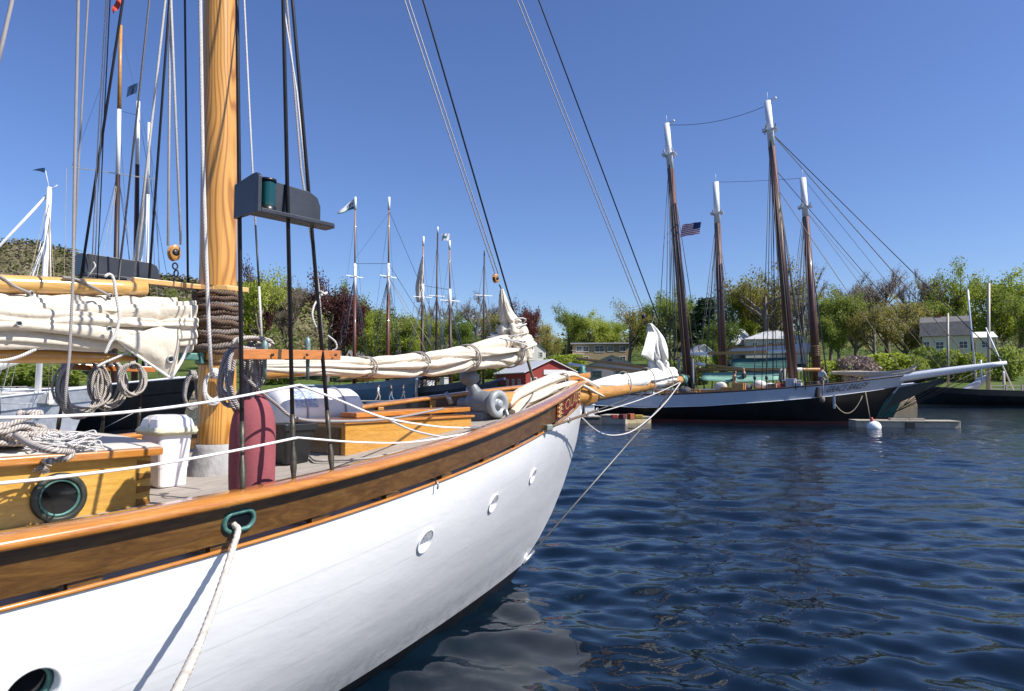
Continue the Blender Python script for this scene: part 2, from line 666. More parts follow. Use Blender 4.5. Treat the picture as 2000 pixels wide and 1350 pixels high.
def hillmat(name, cs):
    m, nt, bs = newmat(name)
    f = noise_t(nt, coords(nt, 'Object'), .016, 6, .7)
    g = noise_t(nt, coords(nt, 'Object'), .16, 4, .7)
    ad = N(nt, 'ShaderNodeMath', operation='MULTIPLY_ADD')
    ad.inputs[1].default_value = .6
    nt.links.new(g, ad.inputs[0])
    nt.links.new(f, ad.inputs[2])
    r = ramp(nt, ad.outputs[0], [(.55, cs[0]), (.75, cs[1]), (.95, cs[2])])
    nt.links.new(r.outputs[0], bs.inputs['Base Color'])
    setin(bs, Roughness=1.0)
    bs.inputs['Specular IOR Level'].default_value = 0
    bumpit(nt, bs, g, 1.0, 3.0)
    return m
def hill(name, Y0, px, py, depth, mat, seed):
    X0 = (np.array(px) - 1000) / F * Y0
    Zr = CAMZ + (YH - np.array(py)) / F * Y0
    xs = np.linspace(X0[0], X0[-1], 420)
    t = np.linspace(-1, 1.2, 60)
    Xg, T = np.meshgrid(xs, t)
    ridge = np.interp(Xg, X0, Zr)
    prof = np.where(T < 0, .5 + .5 * np.cos(np.clip(T, -1, 0) * PI), .5 + .5 * np.cos(np.clip(T, 0, 1) * PI))
    Yg = Y0 + T * depth + 18 * np.sin(Xg * .006)
    g = np.random.default_rng(seed)
    rough = np.zeros_like(Xg)
    for i in range(40):
        lam = 10 * (120 / 10) ** g.random()
        th = g.random() * 6.28
        rough += .022 * lam * np.sin(2 * PI / lam * (Xg * math.cos(th) + Yg * math.sin(th)) + g.random() * 6)
    Z = ridge * prof + rough * np.clip(prof + .2, 0, 1) * .5 - 5 + g.random(Xg.shape) * 3.5
    return stru(gridmesh(name, Xg, Yg, Z, mat))
hill('hill', 1250, [-900, -300, 0, 40, 90, 150, 220, 330, 430, 520, 580, 640, 720, 800, 880, 980, 1150, 1500], [560, 500, 479, 474, 484, 503, 522, 545, 556, 562, 576, 592, 618, 636, 652, 680, 730, 760], 420,
     hillmat('wooded_hill', [(.035, .045, .02), (.10, .095, .05), (.19, .165, .11)]), 3)
hill('foothill', 560, [-900, -200, 0, 150, 300, 480, 560, 640, 720, 800, 900, 1000, 1200, 1500, 1800, 2100, 2600], [660, 600, 555, 560, 600, 615, 618, 600, 612, 630, 655, 668, 690, 690, 680, 690, 720], 170,
     hillmat('spring_woods', [(.055, .06, .025), (.12, .115, .05), (.19, .165, .09)]), 9)
# ------------------------------------------------------------------ the white schooner in front
OA = R(50)
UPZ = Vector((0, 0, 1))
OL = Frame((-2.15, 4.98), OA)
_zr = np.polyfit([-5, -1.75, -1.23, -.48, .31, 1.24, 2.27, 3.3, 4.14, 4.75], [1.53, 1.539, 1.554, 1.595, 1.653, 1.735, 1.866, 1.985, 2.085, 2.14], 4)
_zw = np.polyfit([-5, -1.73, -1.21, -.43, .37, 1.47, 2.54, 3.6, 4.76], [1.31, 1.324, 1.352, 1.392, 1.459, 1.553, 1.675, 1.79, 1.907], 4)
def zr(s):
    return float(np.polyval(_zr, max(s, -4.5)))
def zw(s):
    return float(np.polyval(_zw, max(s, -4.5)))
def plan(s, S0=4.72):
    d = min(max(S0 - s, 0), 7.5)
    return 2.0 * (1 - (1 - d / 7.5) ** 2.2)
def deckz(s, b):
    return zw(s) + .012 + .045 * (1 - (b / 2) ** 2)
def stem_s(z):
    return interp(z, [-.7, -.04, .14, .38, .62, .9, 1.4, 1.907, 2.2], [2.5, 3.28, 3.52, 3.83, 4.07, 4.28, 4.55, 4.76, 4.84])
def hullpt(d, t):
    s = 4.72 - d
    for _ in range(4):
        z = t * zw(s)
        s = stem_s(z) - d
    de = min(max(lerp(d, 4.72 - s, max(t, 0) ** 3), 0), 7.5)
    bd = max(2.0 * (1 - (1 - de / 7.5) ** 2.2) - .02, 0)
    bw = 1.75 * (1 - (1 - min(d, 9) / 9) ** 1.9)
    if t >= 0:
        g = 1 - (1 - t) ** (1.25 + .5 * min(d / 4, 1))
        b = lerp(bw, bd, g)
    else:
        b = bw * (1 + t * 1.6)
    return s, max(b, 0.0), z
boat = thing('schooner', 'white hulled wooden schooner with varnished bulwark and mast filling the left foreground', 'boat', OL.pt(0, 0, 0))
W_bright = wood('varnished_fir', [(.40, .175, .03), (.55, .265, .055), (.64, .34, .085)], (2.2, 20, 20), 1.3, .25, .6, 1.2, rot=(0, 0, OA))
W_mahog = wood('dark_mahogany', [(.058, .025, .005), (.112, .052, .011), (.165, .085, .021)], (2.0, 16, 16), 1.2, .3, .5, 1.5, rot=(0, 0, OA))
W_rail = wood('varnished_rail', [(.36, .12, .022), (.50, .20, .035), (.58, .26, .055)], (1.6, 22, 22), 1.2, .22, .8, .8, rot=(0, 0, OA))
W_deck = wood('bleached_teak', [(.25, .21, .175), (.36, .32, .275), (.46, .42, .37)], (1.5, 26, 26), 1.4, .75, 0, .6, rot=(0, 0, OA))
M_caulk = pmat('deck_caulking', (.03, .03, .032), .7)
M_hull = None
def hullmat():
    m, nt, bs = newmat('hull_white_paint')
    vec = coords(nt, 'Object', (1.2, 1.2, 3.0), (0, 0, OA))
    f = noise_t(nt, vec, 1.1, 4, .6)
    r = ramp(nt, f, [(.3, (.77, .77, .775)), (.7, (.82, .82, .815))])
    # faint scuffs low down and plank seams that show through the paint
    sc = noise_t(nt, coords(nt, 'Object', (2.0, 2.0, 9.0), (0, 0, OA)), 3.2, 6, .75)
    rs = ramp(nt, sc, [(.60, (1, 1, 1)), (.74, (.80, .80, .80))])
    mx = N(nt, 'ShaderNodeMixRGB', blend_type='MULTIPLY')
    mx.inputs[0].default_value = .55
    nt.links.new(r.outputs[0], mx.inputs[1])
    nt.links.new(rs.outputs[0], mx.inputs[2])
    nt.links.new(mx.outputs[0], bs.inputs['Base Color'])
    setin(bs, Roughness=.28, Coat_Weight=.5, Coat_Roughness=.08)
    # plank seams that follow the sheer, showing faintly through the paint
    sp = N(nt, 'ShaderNodeSeparateXYZ')
    tcn = N(nt, 'ShaderNodeTexCoord')
    nt.links.new(tcn.outputs['Object'], sp.inputs[0])
    def mth(op, a, b=None, c=None):
        n_ = N(nt, 'ShaderNodeMath', operation=op)
        for k_, v_ in enumerate((a, b, c)):
            if v_ is None:
                continue
            if isinstance(v_, (int, float)):
                n_.inputs[k_].default_value = v_
            else:
                nt.links.new(v_, n_.inputs[k_])
        return n_.outputs[0]
    sx = mth('MULTIPLY', mth('ADD', sp.outputs[0], 2.15), OL.h.x)
    ss_ = mth('MULTIPLY_ADD', mth('ADD', sp.outputs[1], -4.98), OL.h.y, sx)
    zz_ = mth('MULTIPLY_ADD', ss_, .105, 1.43)
    v_ = mth('DIVIDE', sp.outputs[2], zz_)
    fr_ = mth('FRACT', mth('MULTIPLY', v_, 8.0))
    ln_ = mth('LESS_THAN', mth('ABSOLUTE', mth('ADD', fr_, -.5)), .022)
    nzm = noise_t(nt, coords(nt, 'Object', (.5, .5, 2), (0, 0, OA)), 1.6, 3, .6)
    msk = mth('MULTIPLY', ln_, mth('GREATER_THAN', nzm, .53))
    seam = N(nt, 'ShaderNodeMixRGB', blend_type='MULTIPLY')
    nt.links.new(mth('MULTIPLY', msk, .16), seam.inputs[0])
    nt.links.new(mx.outputs[0], seam.inputs[1])
    seam.inputs[2].default_value = (.35, .36, .38, 1)
    # weed and scum just above the boot top
    low = N(nt, 'ShaderNodeMapRange')
    setin(low, From_Min=.10, From_Max=.34, To_Min=1.0, To_Max=0.0)
    nt.links.new(v_, low.inputs[0])
    st_ = noise_t(nt, coords(nt, 'Object', (3, 3, 1.2), (0, 0, OA)), 4.0, 6, .75)
    stm = mth('MULTIPLY', low.outputs[0], mth('MULTIPLY', mth('GREATER_THAN', st_, .5), mth('SUBTRACT', st_, .4)))
    sm2 = N(nt, 'ShaderNodeMixRGB', blend_type='MULTIPLY')
    nt.links.new(mth('MULTIPLY', stm, 2.2), sm2.inputs[0])
    nt.links.new(seam.outputs[0], sm2.inputs[1])
    sm2.inputs[2].default_value = (.50, .49, .44, 1)
    nt.links.new(sm2.outputs[0], bs.inputs['Base Color'])
    hh_ = mth('SUBTRACT', f, mth('MULTIPLY', msk, .10))
    bumpit(nt, bs, hh_, .22, .03)
    return m
M_hull = hullmat()
NT = 22
DS = [0, .04, .1, .2, .35] + [.5 + .22 * i for i in range(54)]
TS = [-.35, -.2, -.08, 0.0] + [.075 + .925 * i / NT for i in range(NT + 1)]
hb = MB()
for sg in (1, -1):
    rings = []
    for d in DS:
        rg = [OL.pt(*(lambda q: (q[0], sg * q[1], q[2]))(hullpt(d, t))) for t in TS]
        rings.append(rg if sg < 0 else rg[::-1])
    nT = len(TS)
    hb.loft(rings, 0, False, False, True, mf=(lambda i, j: 1 if j < 4 else 0) if sg < 0 else (lambda i, j: 1 if j >= nT - 5 else 0))
hullbvh = BVHTree.FromPolygons([Vector(v) for v in hb.v], hb.f)
def hithull(px, py):
    d = ray(px, py).normalized()
    h = hullbvh.ray_cast(CAM, d)
    n = h[1]
    if n.dot(d) > 0:
        n = -n
    return h[0], n
def frame_from(nrm):
    z = nrm.normalized()
    x = Vector((0, 0, 1)).cross(z).normalized()
    y = z.cross(x)
    return x, y, z
PORTS = []
def cut_port(P, nn, r):
    """open a round hole in the planking: re-triangulate the faces round it"""
    x, y, z = frame_from(nn)
    V = [Vector(v) for v in hb.v]
    sel = []
    for i, f in enumerate(hb.f):
        c = sum((V[j] for j in f), Vector()) / len(f)
        if (c - P).length < r + .24 and abs((c - P).dot(z)) < .15:
            sel.append(i)
    ec = {}
    for i in sel:
        f = hb.f[i]
        for a_, b_ in zip(f, f[1:] + f[:1]):
            k = (min(a_, b_), max(a_, b_))
            ec[k] = ec.get(k, 0) + 1
    vid = sorted({j for i in sel for j in hb.f[i]})
    co2 = [((V[j] - P).dot(x), (V[j] - P).dot(y)) for j in vid]
    loc = {j: k for k, j in enumerate(vid)}
    edges = [(loc[a_], loc[b_]) for (a_, b_), n_ in ec.items() if n_ == 1]
    base = len(co2)
    NC = 40
    ring = []
    for k in range(NC):
        t = 2 * PI * k / NC
        q = P + x * (r * math.cos(t)) + y * (r * math.sin(t))
        h = hullbvh.ray_cast(q + z * .3, -z)
        ring.append(h[0] if h[0] is not None else q)
        co2.append((r * math.cos(t), r * math.sin(t)))
    edges += [(base + k, base + (k + 1) % NC) for k in range(NC)]
    from mathutils.geometry import delaunay_2d_cdt
    vo, eo, fo, ov, oe, of = delaunay_2d_cdt([Vector(c) for c in co2], edges, [], 0, 1e-6)
    k0 = len(hb.v)
    mp = []
    for vi, src in enumerate(ov):
        o_ = src[0]
        if o_ < base:
            mp.append(vid[o_])
        else:
            mp.append(len(hb.v))
            hb.v.append(tuple(ring[o_ - base]))
    av = Vector()
    for i in sel:
        f = hb.f[i]
        av += (V[f[1]] - V[f[0]]).cross(V[f[2]] - V[f[0]])
    sgn = 1 if av.dot(z) > 0 else -1
    nx_ = {}
    for a_, b_ in edges[:len(edges) - NC]:
        nx_.setdefault(a_, []).append(b_)
        nx_.setdefault(b_, []).append(a_)
    st = edges[0][0]
    loop = [st]
    prev, cur = None, st
    while True:
        nb_ = [q for q in nx_[cur] if q != prev]
        prev, cur = cur, nb_[0]
        if cur == st:
            break
        loop.append(cur)
    poly = [co2[q] for q in loop]
    def inside(c):
        r_ = False
        for (x1, y1), (x2, y2) in zip(poly, poly[1:] + poly[:1]):
            if (y1 > c[1]) != (y2 > c[1]) and c[0] < (x2 - x1) * (c[1] - y1) / (y2 - y1) + x1:
                r_ = not r_
        return r_
    ss_ = set(sel)
    keep = [i for i in range(len(hb.f)) if i not in ss_]
    hb.f = [hb.f[i] for i in keep]; hb.m = [hb.m[i] for i in keep]; hb.uv = [hb.uv[i] for i in keep]; hb.sm = [hb.sm[i] for i in keep]
    for f in fo:
        c = sum((vo[i] for i in f), Vector((0, 0))) / 3
        if c.length < r * .995 or not inside(c):
            continue
        g = [mp[i] for i in f]
        n_ = (Vector(hb.v[g[1]]) - Vector(hb.v[g[0]])).cross(Vector(hb.v[g[2]]) - Vector(hb.v[g[0]]))
        if n_.dot(z) * sgn < 0:
            g = g[::-1]
        hb.face(g, 0, None, True)
for i, (px, py, r0) in enumerate([(1040, 930, .062), (963, 983, .067), (830, 1057, .074), (62, 1352, .090)]):
    P, nn = hithull(px, py)
    PORTS.append((P, nn, r0))
for P, nn, r0 in PORTS:
    cut_port(P, nn, r0)
for i_ in range(len(hb.uv)):
    hb.uv[i_] = None
hull = hb.build('hull', [M_hull, M_black], boat)
SS = [-7 + .16 * i for i in range(73)]
SS = [s for s in SS if s < 4.66] + [4.66]
for sg in (1, -1):
    # bulwark plank, standing a finger's width off the covering board on chocks
    b = MB()
    rings = []
    for s in SS:
        p = plan(s)
        zb, zt = zw(s) + .042, zr(s) + .004
        th = .042
        o0, o1 = sg * (p - .012), sg * (p + .0)
        i0, i1 = sg * max(p - .012 - th, .005), sg * max(p - th, .005)
        rg = [OL.pt(s, o0, zb), OL.pt(s, o1, zt), OL.pt(s, i1, zt), OL.pt(s, i0, zb)]
        rings.append(rg if sg > 0 else rg[::-1])
    b.loft(rings, 0, True, True, False)
    b.build('bulwark', W_mahog, boat)
    # orange bead along the top of the white hull
    b = MB()
    b.tube([OL.pt(q[0], sg * (q[1] + .002), q[2] + .006) for q in [hullpt(d, 1.0) for d in DS[1:]]], .0105, 8)
    b.build('bead', W_rail, boat)
    # covering board
    b = MB()
    rings = []
    for s in SS:
        p = plan(s)
        q = max(p - .17, .004)
        rg = [OL.pt(s, sg * (p - .04), zw(s) + .004), OL.pt(s, sg * (p - .04), zw(s) - .03), OL.pt(s, sg * q, zw(s) - .03), OL.pt(s, sg * q, zw(s) + .022)]
        rings.append(rg[::-1] if sg > 0 else rg)
    b.loft(rings, 0, True, True, False)
    b.build('covering_board', W_deck, boat)
    # rounded cap rail
    b = MB()
    rings = []
    prof = [(.050, .002), (.061, .013), (.060, .031), (.046, .045), (-.02, .052), (-.09, .050), (-.108, .040), (-.112, .022), (-.106, .004)]
    for s in SS + [4.72]:
        p = plan(s)
        rg = [OL.pt(s + .05 * (s > 4.6), sg * max(p + q, .003), zr(s) + z) for q, z in prof]
        rings.append(rg[::-1] if sg > 0 else rg)
    b.loft(rings, 0, True, True, True)
    o = b.build('cap_rail', W_rail, boat)
    s = -6.6
    while s < 4.2:
        p = plan(s)
        b = MB()
        tn = (OL.pt(s + .05, sg * plan(s + .05), 0) - OL.pt(s - .05, sg * plan(s - .05), 0)).normalized()
        tm = UPZ.cross(tn)
        b.box(OL.pt(s, sg * (p - .085), (zw(s) + zr(s)) / 2 + .012), .065, .055, zr(s) - zw(s) - .016, tn, tm)
        b.build('bulwark_stanchion', W_bright if sg < 0 else W_mahog, boat, bev=.005)
        b = MB()
        b.box(OL.pt(s + .1, sg * (plan(s + .1) - .043), zw(s) + .026), .12, .036, .034, tn, tm)
        b.build('chock', W_mahog, boat)
        s += .56
# deck: caulked bed and one plank after another
b = MB()
rings = []
for s in SS:
    p = max(plan(s) - .12, .004)
    rings.append([OL.pt(s, p * k / 6, deckz(s, p * k / 6) - .008) for k in range(-6, 7)])
b.loft([r[::-1] for r in rings], 0, False)
b.build('deck_bed', M_caulk, boat)
PW = .066
k = -27
while k <= 27:
    bb = k * PW
    ss = [s for s in SS if plan(s) - .19 > abs(bb) + PW / 2]
    if len(ss) > 4:
        b = MB()
        g = PW / 2 - .0035
        rings = []
        for s in ss:
            rings.append([OL.pt(s, bb - g, deckz(s, bb) - .006), OL.pt(s, bb - g, deckz(s, bb)), OL.pt(s, bb + g, deckz(s, bb)), OL.pt(s, bb + g, deckz(s, bb) - .006)])
        b.loft([r[::-1] for r in rings], 0, False, False, False)
        b.build('deck_plank', W_deck, boat)
    k += 1
# transom
b = MB()
tr = [OL.pt(*hullpt(DS[-1], t)) for t in TS]
tl = [OL.pt(q[0], -q[1], q[2]) for q in [hullpt(DS[-1], t) for t in TS]]
b.poly(tr + tl[::-1])
b.build('transom', M_hull, boat)

# mast
def mast_s(z):
    return -.018 * (z - 2.3)
MASTTOP = 11.0
b = MB()
zz = [1.44 + (MASTTOP - 1.44) * i / 24 for i in range(25)]
b.tube([OL.pt(mast_s(z), 0, z) for z in zz], [interp(z, [1.4, 2.8, 5, 11], [.130, .129, .117, .085]) for z in zz], 40)
mast = b.build('mast', M_mast, boat)
b = MB()
b.lathe([(.205, -.02), (.20, .02), (.172, .12), (.150, .19), (.146, .225), (.133, .228)], OL.pt(.01, 0, 1.46), n=36)
b.build('mast_boot', pmat('grey_canvas', (.32, .31, .30), .9, var=.25, scale=7, bump=.6, bscale=8, bdist=.03), boat)
b = MB()
b.lathe([(.133, 0), (.139, .004), (.139, .03), (.133, .034)], OL.pt(0, 0, 2.255), n=36)
b.build('mast_band', pmat('leather_band', (.10, .045, .012), .4), mast)
# boom goose-neck
b = MB()
b.box(OL.pt(-.21, .02, 2.31), .16, .05, .05, OL.dir(1, 0, 0), OL.dir(0, 1, 0))
b.box(OL.pt(-.14, .02, 2.31), .03, .09, .10, OL.dir(1, 0, 0), OL.dir(0, 1, 0))
b.build('gooseneck', M_bronze, boat, bev=.006)
# rope parrel wound round the mast under the gaff jaws
M_parrel = ropemat('tarred_parrel', (.17, .105, .07), .05, 3, .9)
M_parrel2 = ropemat('tarred_parrel_grey', (.24, .20, .175), .06, 3, .9)
zt = 2.36
for k in range(13):
    rr_ = .152 + .010 * math.sin(k * 2.3)
    b = MB()
    z0 = 2.355 + k * .034
    c = OL.pt(mast_s(z0), 0, z0)
    pts = [c + Vector((math.cos(a) * rr_, math.sin(a) * rr_, .008 * math.sin(a * 2 + k * 1.9) + .004 * math.sin(7 * a + k))) for a in [2 * PI * i / 72 for i in range(73)]]
    b.tube(pts, .021, 9, 0, False, (3, .075, .32), v0=k * .13)
    b.build('parrel_rope', M_parrel if k % 3 != 1 else M_parrel2, boat)

# ------------------------------------------------ gaff, boom, bowsprit
def spar(name, p, r, mat, n=20, parent=boat):
    b = MB()
    b.tube(p, r, n)
    return b.build(name, mat, parent)
W_gaff = wood('varnished_gaff', [(.50, .27, .07), (.64, .37, .11), (.72, .45, .16)], (1.4, 18, 18), 1.2, .22, .7, .8, rot=(0, 0, OA))
g0 = OL.onb(430, 569, .02)
g1 = OL.onb(-60, 552, .02)
ga = g1 + (g1 - g0) * 1.2
gpts = [g0.lerp(ga, .16 + .84 * i / 16) for i in range(17)]
gaff = spar('gaff', gpts, [.049 + .006 * min(1, i / 4) for i in range(17)], W_gaff)
b = MB()
gd = (g0 - g1).normalized()
side = OL.dir(0, 1, 0)
jw = [(-.62, .035), (-.16, .05), (-.02, .155), (.14, .165), (.15, .135), (.03, .13), (-.10, .10)]
c0 = OL.pt(0, 0, 2.825)
for sg in (1, -1):
    pl = [c0 + OL.dir(x, sg * y, 0) for x, y in jw] + [c0 + OL.dir(-.13, 0, 0), c0 + OL.dir(-.62, 0, 0)]
    if sg < 0:
        pl = pl[::-1]
    pl = [p + Vector((0, 0, 0)) for p in pl]
    b.prism(pl[::-1], Vector((0, 0, -.035)))
b.build('gaff_jaws', W_gaff, boat, bev=.004)
bm0 = OL.onb(262, 700, .0)
bm1 = OL.onb(-40, 694, .0)
bme = bm1 + (bm1 - bm0) * 1.6
spar('boom', [bm0.lerp(bme, i / 14) for i in range(15)], [.018, .033, .038] + [.042] * 12, W_bright)
# bowsprit with its square heel
bs0 = OL.pt(2.95, 0, 1.93)
bs1 = OL.onb(1143, 772, 0)
bs2 = OL.onb(1336, 741, 0)
b = MB()
n = 26
pts = [bs0.lerp(bs1, i / 8) for i in range(8)] + [bs1.lerp(bs2, i / 18) for i in range(19)]
rad = [.105] * 8 + [interp(i, [0, 3, 14, 18], [.104, .100, .074, .062]) for i in range(19)]
b.tube(pts, rad, 24)
bowsprit = b.build('bowsprit', W_bright, boat)
b = MB()
dd = (bs2 - bs1).normalized()
b.tube([bs1 - dd * .05, bs1 + dd * .10, bs1 + dd * .18], [.145, .14, .105], 8)
b.build('bowsprit_collar', W_bright, boat, bev=.006)
b = MB()
b.tube([bs2 - dd * .14, bs2 - dd * .02], .079, 16)
b.tube([bs2 - dd * .9, bs2 - dd * .75], .086, 16)
b.build('bowsprit_band', M_bronze, bowsprit)
# block on the stem head
b = MB()
b.box(OL.pt(4.52, 0, zr(4.5) + .10), .5, .2, .07, OL.dir(.98, 0, .1), OL.dir(0, 1, 0))
b.build('stemhead_block', W_rail, boat, bev=.012)
b = MB()
b.lathe([(.055, 0), (.06, .02), (.035, .05), (.04, .09), (.03, .1), (.0, .1)], OL.pt(4.66, .04, zr(4.5) + .135), n=18)
b.build('fairlead', M_bronze, boat)

# ------------------------------------------------ name on the bow
M_red = pmat('name_red', (.17, .012, .016), .35, var=.2, coat=.4)
M_gold = pmat('gilt', (.62, .44, .16), .38, .55, var=.25, scale=40)
def onbul(s, v, out=.0):
    """place on the outside of the starboard bulwark: v 0 at its foot, 1 under the rail"""
    p = plan(s)
    return OL.pt(s, p - .012 + .012 * v + out, lerp(zw(s) + .042, zr(s) + .004, v))
def s_at(px, v=.5):
    lo, hi = -6.5, 4.66
    for _ in range(50):
        m_ = (lo + hi) / 2
        P = onbul(m_, v) - CAM
        q = 1000 + F * P.x / (P.y * _c + P.z * _s)
        if q < px:
            lo = m_
        else:
            hi = m_
    return lo
sA, sB = s_at(1086), s_at(1131)
b = MB()
rings = []
for i in range(15):
    s = lerp(sA, sB, i / 14)
    rings.append([onbul(s, .04, .002), onbul(s, .08, .011), onbul(s, .92, .011), onbul(s, .96, .002)])
b.loft([r[::-1] for r in rings], 0, False, False, False)
nb = b.build('name_board', M_red, boat)
def wraptext(txt, s0, s1, v0, v1, mat, name, parent, fn, out=.012):
    me = textmesh(txt, 1.0, .0)
    co = np.array([v.co for v in me.vertices])
    x0, x1 = co[:, 0].min(), co[:, 0].max()
    y0, y1 = 0.0, co[:, 1].max()
    b = MB()
    L = []
    for c in co:
        s = lerp(s0, s1, (c[0] - x0) / (x1 - x0))
        v = lerp(v0, v1, (c[1] - y0) / (y1 - y0))
        L.append((s, v))
    b.v = [tuple(fn(s, v, out)) for s, v in L]
    for p in me.polygons:
        b.face(list(p.vertices))
    return b.build(name, mat, parent)
dS = sB - sA
wraptext('OLAD', sA + .26 * dS, sB - .1 * dS, .25, .8, M_gold, 'gilt_letters', nb, onbul, .014)
for s0, s1 in ((sA + .0 * dS, sA + .2 * dS), (sB - .07 * dS, sB + .02 * dS)):
    b = MB()
    for j in range(4):
        v = .16 + .22 * j
        pts = [onbul(lerp(s0, s1, .5 + .42 * math.cos(a) * (1 - a / 9)), v + .12 * math.sin(a) * (1 - a / 9), .016) for a in [i * .42 for i in range(16)]]
        b.tube(pts, .006, 6)
    b.build('gilt_scroll', M_gold, nb)

# ------------------------------------------------ hull fittings
M_portin = pmat('port_interior', (.72, .73, .74), .35, var=.05)
M_dark = pmat('dark_glass', (.006, .007, .008), .08, var=.3)
for i, (P, nn, r0) in enumerate(PORTS):
    x, y, z = frame_from(nn)
    rg = MB()
    rg.lathe([(r0 + .014, -.012), (r0 + .013, .006), (r0 + .008, .010), (r0 + .001, .009), (r0 - .003, .003), (r0 - .005, -.062)], P, z, 40)
    pr = rg.build('porthole_rim', M_hull, boat)
    gl = MB()
    gl.lathe([(r0 - .002, -.056), (.0005, -.056)], P, z, 40)
    gl.build('deadlight' if i < 3 else 'pane', M_portin if i < 3 else M_dark, pr)
    if i == 3:
        q = MB()
        q.lathe([(r0 - .006, -.05), (r0 - .008, -.035), (r0 - .022, -.035), (r0 - .024, -.055)], P, z, 32)
        q.build('pane_ring', M_bronze, pr)
# hawse hole
sH = s_at(466, .55)
hc = onbul(sH, .5, .0)
ex = (onbul(sH + .05, .5) - onbul(sH - .05, .5)).normalized()
ez = (onbul(sH, .9) - onbul(sH, .1)).normalized()
en = ex.cross(ez).normalized()
if en.dot(CAM - hc) < 0:
    en = -en
def stadium(a, r, n=40):
    out = []
    for i in range(n):
        t = 2 * PI * i / n
        cx = a if math.cos(t) > 0 else -a
        out.append((cx + r * math.cos(t), r * math.sin(t)))
    return out
b = MB()
rings = []
for (r_, o_) in ((.030, -.02), (.031, .010), (.036, .017), (.044, .018), (.051, .012), (.053, .0)):
    rings.append([hc + ex * x + ez * y + en * o_ for x, y in stadium(.034, r_)])
b.loft(rings, 0)
hw = b.build('hawse_hole', M_bronze, boat)
b = MB()
b.poly([hc + ex * x + ez * y + en * .004 for x, y in stadium(.034, .031)])
b.build('hawse_opening', M_dark, hw)
# shackle hook hanging on the bead
P, nn = hithull(848, 948)
b = MB()
b.tube([P + nn * .012 + Vector((0, 0, .03)), P + nn * .03 + Vector((0, 0, .012)), P + nn * .025 - Vector((0, 0, .02))], .006, 8)
b.build('eye_bolt', M_steel, boat)

# ------------------------------------------------ cabin trunk with a round port
ct0 = .70
sC = -.73
zt_ = 1.715
b = MB()
def cab(s, b_, z):
    return OL.pt(s, b_, z)
c_out = [(sC, -ct0), (sC, ct0), (-5.5, ct0 + .06), (-5.5, -ct0 - .06)]
b.prism([OL.pt(s, q, 1.30) for s, q in c_out], Vector((0, 0, zt_ - 1.30)))
trunk = b.build('cabin_trunk', wood('pale_varnished_oak', [(.50, .26, .045), (.60, .34, .065), (.68, .41, .10)], (3, 34, 34), 1.1, .3, .5, .7, rot=(0, 0, OA)), boat, bev=.004)
b = MB()
rings = []
for i in range(26):
    s = lerp(sC + .035, -5.6, i / 25)
    rings.append([OL.pt(s, (ct0 + .035) * k / 8, zt_ + .004 + .035 + .06 * (1 - (k / 8) ** 2) * (1 if i else .55)) for k in range(-8, 9)])
b.loft([r for r in rings], 0, False)
rim = []
b.build('cabin_top', pmat('weathered_cabin_top', (.50, .46, .40), .7, var=.12, scale=3, stretch=(1, 8, 8), bump=.2), trunk, solid=.012)
b = MB()
for a, c in (((sC + .036, -ct0 - .036), (sC + .036, ct0 + .036)), ((sC + .036, ct0 + .036), (-5.6, ct0 + .09))):
    A_, C_ = OL.pt(a[0], a[1], zt_ + .012), OL.pt(c[0], c[1], zt_ + .012)
    b.bar(A_, C_, .035, .045)
b.build('cabin_top_moulding', W_rail, trunk, bev=.008)
for k in range(4):
    zc = 1.695 - .035 - k * .072
    b = MB()
    x0 = sC - .001
    f0 = OL.pt(x0, ct0 + .0035, 0); f1 = OL.pt(x0 - .075, ct0 + .0045, 0)
    dv = [(f0, zc + .012), (f0, zc - .012), (f1, zc - .021), (f1, zc + .021)]
    b.prism([Vector((p.x, p.y, z)) for p, z in dv], OL.dir(0, -.003, 0))
    b.build('dovetail', pmat('dovetail_end_grain', (.26, .115, .02), .35, var=.3), trunk)
cpc = OL.onb(115, 972, ct0 + .012)
b = MB()
b.lathe([(.128, -.02), (.130, .012), (.122, .022), (.104, .026), (.100, .022), (.094, .004)], cpc, OL.dir(0, 1, 0), 40)
cr = b.build('port_ring', pmat('dark_bronze', (.055, .062, .05), .42, .5, var=.35, scale=20), trunk)
b = MB()
b.lathe([(.1, .008), (.095, .014), (.086, .016), (.083, .008)], cpc, OL.dir(0, 1, 0), 40)
b.build('inner_ring', M_bronze, cr)
b = MB()
b.lathe([(.098, .0045), (.0005, .0045)], cpc, OL.dir(0, 1, 0), 40)
b.build('pane', M_dark, cr)

# ------------------------------------------------ hatch box ahead of the mast
h0, h1, hbm = .87, 2.42, .36
b = MB()
zt1 = 1.80
b.prism([OL.pt(h0, -hbm, 1.45), OL.pt(h0, hbm, 1.45), OL.pt(h1, hbm - .1, 1.45), OL.pt(h1, -hbm + .1, 1.45)], Vector((0, 0, zt1 - 1.45)))
W_box = wood('golden_varnished_box', [(.42, .20, .03), (.54, .27, .05), (.62, .335, .075)], (2.4, 20, 20), 1.2, .25, .6, .9, rot=(0, 0, OA))
hatch = b.build('deck_hatch', W_box, boat, bev=.006)
b = MB()
b.prism([OL.pt(h0 - .02, -hbm - .02, zt1 + .002), OL.pt(h0 - .02, hbm + .02, zt1 + .002), OL.pt(h1 + .03, hbm - .08, zt1 + .002), OL.pt(h1 + .03, -hbm + .08, zt1 + .002)], Vector((0, 0, .022)))
b.build('hatch_lid', W_rail, hatch, bev=.006)
b = MB()
b.bar(OL.pt(1.25, -.12, zt1 + .05), OL.pt(2.62, -.06, zt1 + .07), .25, .045)
b.build('hatch_slide', W_rail, hatch, bev=.008)
b = MB()
b.box(OL.pt(h0 - .004, 0, 1.64), .012, .60, .26, OL.dir(1, 0, 0), OL.dir(0, 1, 0))
